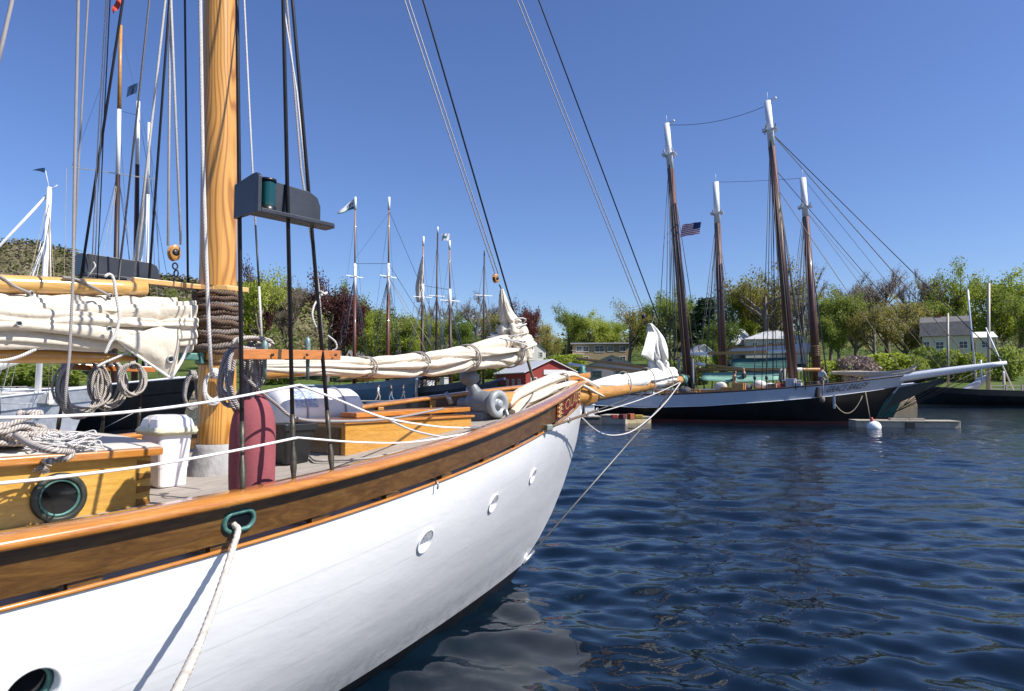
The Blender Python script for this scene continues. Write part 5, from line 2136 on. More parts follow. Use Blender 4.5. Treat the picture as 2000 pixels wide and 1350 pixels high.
# ---- second schooner rafted beyond it
F2 = Frame((GB.o + GB.n * -6.2)[:], GA)
F2.o = Vector((20.2, 38.3)) - GB.n * 6.2 + GB.h * 1.5
s2 = thing('moored_schooner', 'green hulled schooner with shorter masts rafted behind the black schooner', 'boat', F2.pt(-8, 0, 0), 'schooners moored in the harbour')
ship_hull(s2, F2, 17, 5.0, lambda u: interp(u, [0, .15, .4, .7, 1], [2.3, 1.9, 1.55, 1.4, 1.6]), lambda u: interp(u, [0, .15, .4, .7, 1], [1.8, 1.4, 1.0, .9, 1.1]), [M_boot, pmat('teal_topsides', (.015, .10, .09), .4, var=.3), M_shipwhite_shade], clip=1.5)
bB, tB, fB = gmast(F2, s2, (1411, 690), (1398, 356), 437, 415, 2.2, 1.6, .29, .20)
bD, tD, fD = gmast(F2, s2, (1594, 705), (1568, 348), 424, 403, 2.2, 1.8, .29, .20)
rig_line(s2, 'triatic_stay', tB, tD, .014, M_wire, .05)
for T_ in (tB, tD):
    rig_line(s2, 'lightning_rod', T_, T_ + Vector((0, 0, .6)), .012, M_whitespar)
for B_, T_ in ((bB, tB), (bD, tD)):
    for k in range(6):
        g_ = random.Random(k + int(B_.x * 10))
        s0 = F2.sb(B_)[0]
        rig_line(s2, 'halyard', F2.pt(s0 + g_.uniform(-2.4, 1.6), g_.uniform(-1.8, 1.8), 1.6), B_.lerp(T_, g_.uniform(.75, .95)), .017, M_rigtan if k % 2 == 0 else M_rigblue)
tip2 = F2.onb(1870, 722, 0)
b = MB()
b.tube([F2.pt(.2, 0, 2.1), tip2], [.25, .1], 12)
b.build('bowsprit', M_mastdk, s2)
hD = bD.lerp(tD, fD(410))
for q, mt in ((1.0, M_rigblue), (.8, M_rigtan), (.55, M_rigtan)):
    rig_line(s2, 'headstay', F2.pt(.2, 0, 2.1).lerp(tip2, q), hD if q < .9 else tD, .014, mt)
for (p0, p1, r_) in (((1420, 682), (1535, 672), .10), ((1425, 678), (1560, 690), .1)):
    rig_line(s2, 'gaff', F2.onb(*p0), F2.onb(*p1), r_, M_tan)
sp = [F2.onb(x, y, 0) for x, y in ((1425, 686), (1470, 687), (1520, 684), (1570, 682), (1592, 680))]
b, _ = bundle(sp, [.2, .3, .34, .42, .3], [.2, .3, .3, .3, .2], Vector((0, 0, 1)), F2.dir(0, 1, 0), 7.7, 40, 20, 2, .25, along=.5)
b.build('furled_sail', pmat('grey_sail', (.46, .46, .48), .9, var=.12, scale=2), s2)
awning(s2, F2, ((1425, 724), (1555, 722), (1490, 700)), M_awnd, wb=(1.6, -1.6))
b = MB()
P = F2.onb(1592, 688, 0)
for k in range(6):
    b.tube([P + Vector((.3 * math.cos(a), .3 * math.sin(a), -.25 + .12 * k + .03 * math.sin(3 * a))) for a in [2 * PI * i / 16 for i in range(17)]], .07, 6, 0, False)
b.build('mast_hoops', pmat('hoop_wood', (.14, .085, .03), .7), s2)
deckbox(s2, F2, 1600, 745, 2.2, 1.8, .8, pmat('olive_cover', (.11, .10, .03), .8, var=.3), 'covered_gear', 0)

# ---- simple hulls and masts further off
def farship(label, wl_px, ang, Ldeck, beam, fb, mats, clip=1.5, grp='schooners moored in the harbour', name='moored_schooner', cat='boat', tail=.55):
    P = onz(wl_px[0], wl_px[1], 0)
    fr = Frame((P.x, P.y), ang)
    root = thing(name, label, cat, fr.pt(-Ldeck / 2, 0, 0), grp)
    ship_hull(root, fr, Ldeck, beam, lambda u: fb * interp(u, [0, .2, .5, .8, 1], [1.45, 1.15, .95, .92, 1.02]), lambda u: fb * interp(u, [0, .2, .5, .8, 1], [1.1, .8, .62, .6, .7]), mats, clip, tail)
    return root, fr
def farmast(root, fr, bpx, tpx, cuts, r0, r1, tree=None, beam=2.6, zc=2.0, ratl=False, wr=.034):
    """cuts: photograph rows where the colour changes, downwards from the top"""
    B_, T_ = fr.onb(*bpx), fr.onb(*tpx)
    d = (T_ - B_).normalized()
    base = B_ + d * ((.8 - B_.z) / d.z)
    tot = (T_ - base).length
    f = lambda py: 1 - (T_ - fr.onb(bpx[0] + (tpx[0] - bpx[0]) * (bpx[1] - py) / (bpx[1] - tpx[1]), py)).length / tot
    seg = []
    for (y1, y0, mt) in cuts:
        seg.append((0 if y0 is None else f(y0), f(y1), mt))
    rr0 = r0
    for a, c, mt in seg:
        b = MB()
        k = .55 if mt is M_tan else 1
        b.tube([base.lerp(T_, a), base.lerp(T_, c)], [lerp(r0, r1, a) * k, lerp(r0, r1, c) * k], 10)
        b.build('mast' if a == 0 else 'masthead', mt, root)
    if tree:
        ft = f(tree)
        c = base.lerp(T_, ft)
        w = beam * .5
        b = MB()
        b.bar(c + fr.dir(-.1, -w, 0), c + fr.dir(-.1, w, 0), .12, .10)
        b.bar(c + fr.dir(-.7, .2, -.1), c + fr.dir(.7, .2, -.1), .12, .12)
        b.build('crosstrees', M_whitespar, root)
        s0 = fr.sb(base)[0]
        for sg in (1, -1):
            feet = [fr.pt(s0 + q, sg * beam, zc) for q in (-1.6, -.5, .5)]
            for q in feet:
                rig_line(root, 'shroud', q, c, wr, M_rigblue)
            if ratl:
                bb = MB()
                for k in range(1, 30):
                    t = k / 32
                    bb.tube([feet[0].lerp(c, t), feet[2].lerp(c, t)], .016, 4)
                q = bb.build('ratlines', M_rigblue, root)
                q['kind'] = 'stuff'
        for sg in (1, -1):
            rig_line(root, 'topmast_stay', fr.pt(s0 - .8, sg * beam, zc), T_.lerp(c, .25), wr * .6, M_rigblue)
    return base, T_
M_gblue = pmat('grey_blue_topsides', (.17, .26, .33), .4, var=.12, scale=1)
M_gblue2 = pmat('grey_blue_bulwark', (.25, .32, .37), .4, var=.12, scale=1)
s3, f3 = farship('grey blue schooner with tall twin masts and tan deck covers beyond the staysail', (803, 788), R(-38), 21, 6.2, 2.3, [M_gblue, M_gblue, M_gblue2], 2.4)
c3 = lambda: [(385, 410, M_whitespar), (410, 515, M_tan), (515, 575, M_whitespar), (575, None, M_mastred)]
ba, ta = farmast(s3, f3, (692, 735), (694, 384), c3(), .28, .15, 540, 2.9, 2.3, True)
bb_, tb_ = farmast(s3, f3, (757, 735), (760, 383), c3(), .28, .15, 540, 2.9, 2.4, True)
rig_line(s3, 'triatic_stay', f3.onb(694, 515), f3.onb(759, 515), .03, M_rigblue)
rig_line(s3, 'triatic_stay', f3.onb(694, 505), f3.onb(760, 415), .014, M_rigblue)
t3 = f3.onb(892, 722, 0)
b = MB()
b.tube([f3.pt(.5, 0, 2.9), t3], [.3, .14], 10)
b.build('bowsprit', M_mastdk, s3)
for q, y in ((1.0, 410), (.8, 540), (.55, 540), (.95, 515)):
    rig_line(s3, 'headstay', f3.pt(.5, 0, 2.9).lerp(t3, q), f3.onb(759, y), .03, M_rigtan if q < .9 else M_rigblue)
for k in range(4):
    rig_line(s3, 'bowsprit_stay', f3.pt(.5, 0, 2.9).lerp(t3, .9 - .15 * k), f3.pt(1.0, .2, .9 + .2 * k), .03, M_mastdk)
awning(s3, f3, ((655, 744), (712, 735), (690, 722)), M_tarp, 'tarpaulin', wb=(2, -2))
awning(s3, f3, ((728, 738), (786, 736), (757, 724)), M_tarp, 'tarpaulin', wb=(2, -2))
fg = thing('pennant', 'white pennant with dark letters and green edge at the tall mast top', 'flag', f3.onb(692, 395, 0))
P = f3.onb(692, 398, 0)
b = MB()
rows = []
for j in range(5):
    v = j / 4
    rows.append([P + Vector((-2.3 * u, .15 * math.sin(u * 6), (-1.35 * u) + (1.5 * (1 - u * .8)) * (v - .5) + .12 * math.sin(u * 7))) for u in [i / 10 for i in range(11)]])
b.loft(rows, 0, False, False, True, lambda j, i: 1 if j == 0 else 0)
pn = b.build('pennant_cloth', [M_fw, pmat('pennant_green', (.02, .16, .14), .8)], fg)
me = textmesh('YRT', 1.0, 0)
b = MB()
for v in me.vertices:
    u = .72 - v.co.x / 2.9
    u_ = .05 + (v.co.x / 2.1) * .5
    b.v.append(tuple(P + Vector((-2.3 * u_, .15 * math.sin(u_ * 6) - .04, -1.35 * u_ + .12 * math.sin(u_ * 7) + (v.co.y - .35) * .95 * (1 - .6 * u_)))))
for p in me.polygons:
    b.face(list(p.vertices))
b.build('pennant_letters', M_wire, pn)
M_grey = MATS['grey_enamel']
s4, f4 = farship('dark hulled schooner with a loose topsail aloft beyond the bow', (925, 790), R(-60), 19, 6, 2.0, [M_shipblack, pmat('slate_topsides', (.035, .045, .055), .5, var=.4), pmat('slate_bulwark', (.10, .11, .12), .5, var=.3)], 2.0)
farmast(s4, f4, (824, 735), (827, 462), [(462, 480, M_whitespar), (480, 555, M_tan), (555, 597, M_whitespar), (597, None, M_mastdk)], .27, .14, 580, 2.8, 2.2)
farmast(s4, f4, (880, 735), (878, 470), [(470, 487, M_whitespar), (487, 565, M_tan), (565, 603, M_whitespar), (603, None, M_mastdk)], .27, .14, 587, 2.8, 2.2)
rig_line(s4, 'triatic_stay', f4.onb(827, 558), f4.onb(878, 566), .03, M_rigblue)
tp = [f4.onb(x, y, .3) for x, y in ((826, 500), (822, 530), (818, 560), (819, 590))]
b, _ = bundle(tp, [.15, .7, .95, .5], [.1, .3, .4, .4], f4.dir(1, 0, 0), f4.dir(0, 1, 0), 2.2, 40, 24, 2.2, .35, along=.4)
b.build('topsail', pmat('stained_topsail', (.55, .50, .44), .9, var=.2, scale=1), s4)
gf = thing('flag', 'small white and green flag above the thin mast beyond the bow', 'flag', f4.onb(878, 466, 0))
flag_geo(f4.onb(878, 463, 0), Vector((-1, 0, .05)), Vector((0, 0, 1)), 1.0, .9, lambda j, i: 1 if 3 < j < 9 and 6 < i < 14 else 0, [M_fw, MATS['pennant_green']], gf, 'flag_cloth')
s5, f5 = farship('black ketch with bare dark masts and a navy bowsprit behind the staysail', (962, 791), R(-65), 23, 5, 1.7, [M_shipblack, M_shipblack, pmat('ketch_bulwark', (.05, .06, .08), .5)], 1.2)
farmast(s5, f5, (851, 735), (855, 443), [(443, 455, M_whitespar), (455, None, M_mastdk)], .2, .1, 578, 2.4, 1.9)
farmast(s5, f5, (944, 735), (946, 490), [(490, 500, M_mastdk), (500, None, M_mastdk)], .16, .08, 577, 2.2, 1.9)
b = MB()
b.tube([f5.onb(930, 757), f5.onb(986, 740)], [.3, .16], 10)
b.build('bowsprit', pmat('navy_spar', (.03, .045, .08), .4), s5)
for k, (px, py, w, h_, c_) in enumerate(((838, 752, 1.6, .9, (.65, .67, .68)), (870, 745, 1.8, .8, (.5, .52, .5)), (812, 757, 1.2, .6, (.08, .09, .1)), (895, 760, 1.0, .9, (.7, .68, .62)), (920, 760, .9, .8, (.6, .6, .55)))):
    P = f5.onb(px, py, 1.5)
    b = MB()
    b.box(P, w, 1.0, h_, f5.dir(1, 0, 0), f5.dir(0, 1, 0))
    b.box(P + Vector((0, 0, h_ / 2 + .06)), w * 1.1, 1.15, .1, f5.dir(1, 0, 0), f5.dir(0, 1, 0))
    b.build('deck_house', pmat('house_paint%d' % k, c_, .5, var=.1), s5 if k else s4, bev=.04)
# ---- black yacht at the right edge
s6, f6 = farship('low black yacht with varnished deck edge and pale masts at the right edge', (1792, 793), R(172), 26, 5.6, 1.5, [M_black, M_shipblack, pmat('yacht_topsides', (.012, .010, .010), .25, coat=.4)], .8, None, 'moored_yacht', 'boat')
for nm, pp, r_, mt in (('mast', ((1931, 775), (1931, 553)), .16, pmat('pale_mast', (.36, .33, .26), .5)), ('mizzen_mast', ((1852, 765), (1851, 612)), .12, MATS['pale_mast'])):
    A_, T_ = f6.onb(*pp[0]), f6.onb(*pp[1])
    rig_line(s6, nm, A_, T_, r_, mt)
b = MB()
b.tube([f6.onb(1910, 778, .5), f6.onb(1890, 566, .5)], .10, 8)
b.build('white_boom', M_whitespar, s6)
rig_line(s6, 'white_strut', f6.onb(1982, 768, -.5), f6.onb(1925, 640, -.5), .075, M_whitespar)
cp = [f6.onb(x, y, .3) for x, y in ((1858, 768), (1885, 762), (1912, 748), (1925, 738))]
b, _ = bundle(cp, [.12, .35, .6, .3], [.2, .3, .3, .2], Vector((0, 0, 1)), f6.dir(0, 1, 0), 1.2, 30, 16, 1.5, .2, along=.3)
b.build('sail_cover', pmat('grey_cover', (.42, .44, .48), .8), s6)
b = MB()
b.bar(f6.onb(1830, 771, 1.0), f6.onb(2060, 780, 1.0), .35, .28)
b.build('varnished_coaming', W_rail, s6)
for px in (1905, 1920, 1998):
    b = MB()
    b.box(f6.onb(px, 771, 1.2), .9, .5, .5)
    b.build('deck_cushion', M_white, s6, bev=.08)
# ---- boats on the left
s7, f7 = farship('black hulled schooner bow with brown bowsprit seen under the boom', (352, 845), R(-12), 20, 5.2, 1.75, [M_black, M_shipblack, M_shipblack], 1.0)
farmast(s7, f7, (222, 760), (236, 45), [(50, 214, M_orange), (214, 342, M_whitespar), (342, None, M_mastdk)], .145, .075, None, 2.3, 1.7)
b = MB()
b.bar(f7.onb(140, 326), f7.onb(306, 351), .05, .05)
b.build('spreader', M_whitespar, s7)
for x0, x1, y1 in ((233, 140, 326), (233, 306, 351)):
    rig_line(s7, 'topmast_shroud', f7.onb(236, 60), f7.onb(x1, y1), .006, M_rigblue)
for k, (x0, y0, x1, y1) in enumerate(((150, 780, 229, 345), (120, 780, 228, 345), (175, 780, 230, 346), (290, 770, 231, 346), (310, 770, 231, 346), (270, 770, 232, 215), (130, 330, 120, 790), (305, 352, 318, 775))):
    rig_line(s7, 'shroud', f7.onb(x0, y0, 2.0 if k < 3 else -1.5), f7.onb(x1, y1), .011, M_rigblue if k % 2 else M_rigtan)
b = MB()
b.tube([f7.onb(305, 782), f7.onb(352, 752)], [.12, .085], 12)
b.tube([f7.onb(352, 752), f7.onb(357, 745)], [.10, .11], 12)
b.build('bowsprit', pmat('brown_bowsprit', (.09, .055, .03), .6, var=.4), s7)
for k in range(6):
    rig_line(s7, 'bow_net_line', f7.onb(338 + 3 * k, 765 - 2 * k), f7.onb(318 + 4 * k, 806 - k, .2), .010, M_white)
rig_line(s7, 'bow_line', f7.onb(190, 843, 2.2), f7.onb(262, 806, 2.2), .010, M_white)
rf = thing('pennant', 'red pennant flying at the orange topmast upper left', 'flag', f7.onb(236, 20, 0))
P = f7.onb(238, -8, 0)
b = MB()
rows = []
for j in range(6):
    v = j / 5
    rows.append([P + Vector((-.42 * u - .04 * math.sin(v * 5), .05 * math.sin(u * 9 + v * 4), -.55 * v * (1 - .2 * u) - .55 * u * u + .05 * math.sin(u * 8))) for u in [i / 12 for i in range(13)]])
b.loft(rows, 0, False)
b.build('pennant_cloth', pmat('faded_red', (.55, .06, .03), .8, var=.2), rf)
s8, f8 = farship('navy schooner behind with white mast tops at upper left', (330, 812), R(-25), 18, 5, 1.9, [M_black, pmat('navy_topsides', (.02, .028, .05), .4), M_shipwhite_shade], 1.0)
farmast(s8, f8, (262, 770), (270, 198), [(198, 322, M_whitespar), (322, None, M_mastdk)], .24, .13, None)
farmast(s8, f8, (283, 770), (291, 240), [(240, 380, M_whitespar), (380, None, M_whitespar)], .14, .1, None)
hv = [f8.onb(x, y, 0) for x, y in ((262, 545), (270, 500), (277, 440), (283, 380), (288, 310))]
b, _ = bundle(hv, [.42, .42, .36, .24, .08], [.3, .3, .25, .18, .08], f8.dir(1, 0, 0), f8.dir(0, 1, 0), 9.2, 40, 22, 2, .3, along=.5)
b.build('hoisted_sail', M_canvas2, s8)
for x0, y0, x1, y1 in ((268, 225, 228, 215), (291, 245, 330, 770), (291, 245, 312, 770), (268, 210, 330, 560), (270, 230, 200, 760)):
    rig_line(s8, 'stay', f8.onb(x0, y0), f8.onb(x1, y1), .016, M_rigblue)
bf = thing('flag', 'dark blue flag in the rigging at upper left', 'flag', f8.onb(262, 175, 0))
flag_geo(f8.onb(268, 172, 0), Vector((-1, 0, -.25)), Vector((.1, 0, 1)), .75, .8, lambda j, i: 0, [pmat('navy_flag', (.015, .05, .12), .8)], bf, 'flag_cloth', 14, 8, .4, 3)
s9, f9 = farship('white sloop with white mast and cabin at the far left', (140, 864), R(-6), 13, 3.6, 1.42, [M_shipwhite_shade, pmat('sloop_white', (.66, .68, .71), .4), pmat('sloop_white2', (.68, .70, .72), .4)], 1.2, None, 'moored_sloop', 'boat')
A_, T_ = f9.onb(73, 785), f9.onb(97, 366)
b = MB()
b.tube([A_, T_], [.115, .085], 14)
b.build('mast', M_whitespar, s9)
b = MB()
b.tube([f9.onb(94, 380), f9.onb(-160, 650)], .05, 8)
b.build('furled_headsail', M_white, s9)
b = MB()
b.tube([f9.onb(-150, 740), f9.onb(-20, 722), f9.onb(42, 702)], [.16, .18, .12], 12)
b.build('boom_cover', M_canvas2, s9)
rig_line(s9, 'masthead_arm', f9.onb(96, 372), f9.onb(112, 362), .02, M_whitespar)
rig_line(s9, 'staff', f9.onb(96, 368), f9.onb(89, 334), .012, M_whitespar)
for x0, y0, x1, y1 in ((97, 375, 103, 790), (96, 450, 60, 560), (96, 450, 25, 620), (92, 450, 75, 600)):
    rig_line(s9, 'stay', f9.onb(x0, y0, 0), f9.onb(x1, y1, .3), .012, M_whitespar)
for k in range(9):
    g_ = random.Random(k)
    x_ = g_.uniform(-40, 130)
    rig_line(s9, 'stay', f9.onb(x_, 782, g_.uniform(-1.5, 1.7)), f9.onb(96 - k % 3, g_.uniform(378, 470), 0), .010, M_whitespar if k % 2 else M_rigtan)
for k in range(8):
    s_ = -12 + 1.5 * k
    rig_line(s9, 'stanchion', f9.pt(s_, 1.6, 1.1), f9.pt(s_, 1.65, 1.98), .014, M_steel)
rig_line(s9, 'guard_wire', f9.pt(-13, 1.65, 1.97), f9.pt(-.6, 1.5, 2.1), .010, M_steel)
for px, py, w, h_ in ((20, 778, 3.0, .5), (100, 778, 1.2, .5)):
    P = f9.onb(px, py, 0)
    b = MB()
    b.box(P, w, 1.6, h_, f9.dir(1, 0, 0), f9.dir(0, 1, 0))
    b.build('cabin', pmat('cream_cabin', (.68, .64, .56), .5), s9, bev=.08)
b = MB()
b.tube([f9.pt(s_, 1.95, 1.5) for s_ in (-13, -8, -4, 0)], .018, 6)
b.build('guard_rail', M_steel, s9)
nf = thing('pennant', 'tiny navy pennant above the white mast at far left', 'flag', f9.onb(86, 330, 0))
b = MB()
P = f9.onb(88, 325, 0)
b.loft([[P + Vector((-.5 * u, 0, -.06 - .10 * u * u - .20 * v * (1 - u))) for u in [i / 6 for i in range(7)]] for v in (0, .5, 1)], 0, False)
b.build('pennant_cloth', MATS['navy_flag'], nf)
# ------------------------------------------------------------------ buildings on the shore
M_glass = pmat('window_glass', (.02, .028, .035), .08, var=.4)
M_trim = pmat('white_trim', (.72, .71, .68), .5, var=.06)
M_shingle = pmat('grey_shingle', (.22, .21, .20), .85, var=.2, scale=3, bump=.3)
M_brick = pmat('brick', (.28, .10, .06), .85, var=.25, scale=8)
def building(label, X, Y, w, d, h, rot, wallm, roofm, roof='gable', rh=2.5, wins=(), swins=(), over=.35, z0=None, name='house', door=None, chimney=None, trim=None, dormers=0):
    """front faces -y before turning by rot; wins: (x, z, w, h) on the front, swins on the right-hand side"""
    zg = gz(X, Y) if z0 is None else z0
    fr = Frame((X, Y), rot)
    ex, ey = fr.dir(1, 0, 0), -fr.dir(0, 1, 0)     # ey points back
    o = Vector((X, Y, zg - .6))
    P = lambda x, y, z: o + ex * x + ey * y + Vector((0, 0, z + .6))
    root = thing(name, label, 'building', (X, Y, zg))
    b = MB()
    b.box(P(0, 0, (h - .6) / 2), w, d, h + .6, ex, ey)
    if roof == 'gable':
        for s in (-1, 1):
            b.prism([P(s * w / 2, -d / 2, h), P(s * w / 2, d / 2, h), P(s * w / 2, 0, h + rh)], ex * (-s * .12))
    if roof == 'gablef':
        for s in (-1, 1):
            b.prism([P(-w / 2, s * d / 2, h), P(w / 2, s * d / 2, h), P(0, s * d / 2, h + rh)], ey * (-s * .12))
    if roof == 'gambrel':
        for s in (-1, 1):
            b.prism([P(-w / 2, s * d / 2, h), P(w / 2, s * d / 2, h), P(w * .36, s * d / 2, h + rh * .66), P(0, s * d / 2, h + rh), P(-w * .36, s * d / 2, h + rh * .66)], ey * (-s * .12))
    b.build('wall', wallm, root)
    def slab(q):
        b = MB()
        n = (q[1] - q[0]).cross(q[3] - q[0]).normalized()
        if n.z < 0:
            n = -n
        b.prism(q, n * .14)
        r = b.build('roof', roofm, root)
        return r
    ov = over
    k = rh * ov / (d / 2)
    kf = rh * ov / (w / 2)
    if roof == 'gable':
        for s in (-1, 1):
            slab([P(-w / 2 - ov, s * (d / 2 + ov), h - k), P(w / 2 + ov, s * (d / 2 + ov), h - k), P(w / 2 + ov, 0, h + rh), P(-w / 2 - ov, 0, h + rh)])
    elif roof == 'gablef':
        for s in (-1, 1):
            slab([P(s * (w / 2 + ov), -d / 2 - ov, h - kf), P(s * (w / 2 + ov), d / 2 + ov, h - kf), P(0, d / 2 + ov, h + rh), P(0, -d / 2 - ov, h + rh)])
    elif roof == 'gambrel':
        for s in (-1, 1):
            slab([P(s * (w / 2 + .2), -d / 2 - ov, h - .25), P(s * (w / 2 + .2), d / 2 + ov, h - .25), P(s * w * .365, d / 2 + ov, h + rh * .67), P(s * w * .365, -d / 2 - ov, h + rh * .67)])
            slab([P(s * w * .368, -d / 2 - ov, h + rh * .66), P(s * w * .368, d / 2 + ov, h + rh * .66), P(0, d / 2 + ov, h + rh + .05), P(0, -d / 2 - ov, h + rh + .05)])
    elif roof == 'hip':
        q = [P(-w / 2 - ov, -d / 2 - ov, h), P(w / 2 + ov, -d / 2 - ov, h), P(w / 2 + ov, d / 2 + ov, h), P(-w / 2 - ov, d / 2 + ov, h)]
        r0, r1 = P(-max(w - d, 0) / 2, 0, h + rh), P(max(w - d, 0) / 2, 0, h + rh)
        b = MB()
        b.poly([q[0], q[1], r1, r0]); b.poly([q[2], q[3], r0, r1]); b.poly([q[1], q[2], r1]); b.poly([q[3], q[0], r0]); b.poly(q[::-1])
        b.build('roof', roofm, root)
    else:
        b = MB()
        b.box(P(0, 0, h + .12), w + 2 * ov, d + 2 * ov, .3, ex, ey)
        b.build('roof', roofm, root)
    def win(c, e, nrm, ww, hh):
        b = MB()
        for (dx, dz, a, q) in ((0, hh / 2, ww + .16, .12), (0, -hh / 2, ww + .2, .14), (-ww / 2, 0, .12, hh), (ww / 2, 0, .12, hh), (0, 0, .06, hh), (0, 0, ww, .06)):
            b.box(c + e * dx + Vector((0, 0, dz)) + nrm * .03, a, .08, q, e, nrm)
        f = b.build('window', trim or M_trim, root)
        b = MB()
        b.box(c + nrm * .005, ww, .03, hh, e, nrm)
        b.build('pane', M_glass, f)
    for (x, z, ww, hh) in wins:
        win(P(x, -d / 2, z), ex, -ey, ww, hh)
    for (y, z, ww, hh) in swins:
        win(P(w / 2, y, z), ey, ex, ww, hh)
    for (y, z, ww, hh) in swins:
        win(P(-w / 2, y, z), ey, -ex, ww, hh)
    if door:
        x, ww, hh, dm = door
        b = MB()
        b.box(P(x, -d / 2 - .03, hh / 2), ww, .1, hh, ex, ey)
        b.build('door', dm, root)
    if chimney:
        x, y, ch = chimney
        b = MB()
        b.box(P(x, y, h + rh * .5 + ch / 2), .8, .8, rh + ch, ex, ey)
        b.build('chimney', M_brick, root)
    return root, P, ex, ey
def bx(px, Y):
    return (px - 1000) / F * Y
M_redw = pmat('red_clapboard', (.30, .035, .025), .7, var=.12, scale=2, stretch=(1, 1, 8))
M_metal = pmat('white_metal_roof', (.62, .63, .64), .4, var=.06)
M_tanw = pmat('tan_siding', (.40, .30, .18), .75, var=.1, scale=2, stretch=(1, 1, 8))
M_greyw = pmat('grey_siding', (.26, .25, .25), .75, var=.12, scale=2, stretch=(1, 1, 8))
M_greenr = pmat('green_metal_roof', (.045, .13, .095), .5, var=.15)
M_cream = pmat('cream_siding', (.62, .55, .36), .75, var=.06, scale=2, stretch=(1, 1, 8))
M_roofg = pmat('weathered_roof', (.13, .125, .12), .85, var=.25, scale=2, bump=.3)
M_roofp = pmat('pale_roof', (.42, .42, .43), .7, var=.12, scale=2)
# red boat house: gable end towards us, turned to the right
Y = 108
rb, P, ex, ey = building('red boat house with white metal roof and a blank white sign', bx(1052, Y) - .6, Y + 5, 8.4, 16, 3.3, R(18), M_redw, M_metal, 'gablef', 1.9, [(-2.9, 1.7, .9, 1.5), (-.4, 1.9, .8, .9), (2.4, 1.9, .8, .9)], [(-5, 1.7, 1, 1), (-2, 1.7, 1, 1), (1, 1.7, 1, 1)], z0=1.0, name='boat_house')
b = MB()
b.box(P(.6, -8.06, 3.3), 3.8, .08, .75, ex, ey)
b.build('sign_board', M_trim, rb)
building('small red shed beyond the grey blue schooner', bx(808, 112), 114, 4.5, 5, 2.6, R(8), M_redw, M_metal, 'gable', 1.2, [(-1.2, 1.5, .8, .9), (1.2, 1.5, .8, .9)], z0=1.2, name='shed')
# tan inn with balconies
Y = 160
g_ = CAMZ + (YH - 712) / F * Y
tn, P, ex, ey = building('tan two storey inn with flat grey roof and rows of windows behind the dock', bx(1180, Y), Y + 6, 13.5, 10, 4.9, R(-6), M_tanw, M_roofp, 'flat', 0, [(x, z, 1.3, 1.2) for x in (-5.2, -3.6, 2.2, 5.0) for z in (1.3, 3.7)] + [(-.4, 3.7, 2.2, 1.5)], [(-2, 3.6, 1.1, 1.2), (2, 3.6, 1.1, 1.2)], z0=g_, name='inn', over=.5)
b = MB()
b.box(P(-5.6, -6.0, 2.4), 3.0, 2.0, .15, ex, ey)
for x in (-7, -4.2):
    b.box(P(x, -6.9, 1.2), .15, .15, 2.4, ex, ey)
b.box(P(-5.6, -6.95, 3.3), 3.0, .06, .08, ex, ey)
b.build('balcony', M_trim, tn)
# grey hall with a green gable roof
Y = 118
gh, P, ex, ey = building('grey waterfront hall with green metal gable roof', bx(1178, Y) + 2.4, Y + 5, 9.6, 11, 4.2, R(-10), M_greyw, M_greenr, 'gablef', 2.0, [(-2.6, 3.0, 1.6, 1.2), (1.6, 3.0, 1.8, 1.2), (-.4, 5.2, .7, .7), (-2.6, 1.0, 1.4, 1.2), (.4, 1.0, 1.2, 1.4)], [(-3, 2.9, 1.4, 1.2), (0, 2.9, 1.4, 1.2), (3, 2.9, 1.4, 1.2)], z0=1.2, name='hall', trim=pmat('teal_trim', (.05, .12, .13), .5))
b = MB()
b.box(P(3.6, -6.4, 1.9), 5.5, 2.0, .12, ex, ey)
b.build('terrace', M_trim, gh)
# long grey roofs at left of centre
building('long low building with a wide grey roof behind the grey blue schooner', bx(770, 150), 156, 22, 12, 3.0, R(4), M_greyw, M_roofg, 'gable', 2.6, [(-6, 1.6, 1.4, 1.2), (0, 1.6, 1.4, 1.2), (6, 1.6, 1.4, 1.2)], z0=4.6, name='warehouse')
building('grey roofed house behind the maroon tree', bx(600, 145), 150, 15, 9, 3.0, R(-4), M_greyw, M_roofg, 'gable', 2.0, [(-4, 1.6, 1.2, 1.2), (3, 1.6, 1.2, 1.2)], z0=4.4)
# houses
building('small white house with a brick chimney beside the maroon tree', bx(1042, 165), 168, 5, 6, 4.4, R(10), pmat('white_siding', (.62, .61, .58), .7, var=.06), M_roofg, 'gablef', 2.0, [(-1.3, 3.0, .8, 1.2), (1.3, 3.0, .8, 1.2), (-1.3, 1.0, .8, 1.2), (1.3, 1.0, .8, 1.2)], z0=6.8, chimney=(1.6, 0, 1.2))
Y = 135
M_yel = pmat('pale_grey_house', (.50, .46, .40), .75, var=.08)
building('pale house with a hipped grey roof behind the masts', bx(1528, Y), Y + 5, 11.5, 9, 4.4, R(-12), M_yel, M_roofp, 'hip', 2.0, [(-4, 3.0, .9, 1.5), (-1, 3.0, .9, 1.5), (.6, 3.0, .9, 1.5), (3.6, 3.0, .9, 1.5)], [(-2, 3, .9, 1.4), (2, 3, .9, 1.4)], z0=CAMZ + (YH - 705) / F * Y)
building('grey house with a steep pale roof behind the middle masts', bx(1450, Y), Y + 8, 7.0, 8, 3.6, R(24), M_greyw, M_roofp, 'gable', 3.4, [(-1.5, 2, 1, 1.2), (1.5, 2, 1, 1.2)], z0=CAMZ + (YH - 705) / F * Y)
building('little white cottage low among the trees behind the masts', bx(1376, 125), 128, 3.6, 4, 2.6, R(6), MATS['white_siding'], M_roofp, 'gablef', 1.4, [(0, 1.5, .8, 1)], z0=CAMZ + (YH - 716) / F * 125)
Y = 122
zc = CAMZ + (YH - 692) / F * Y
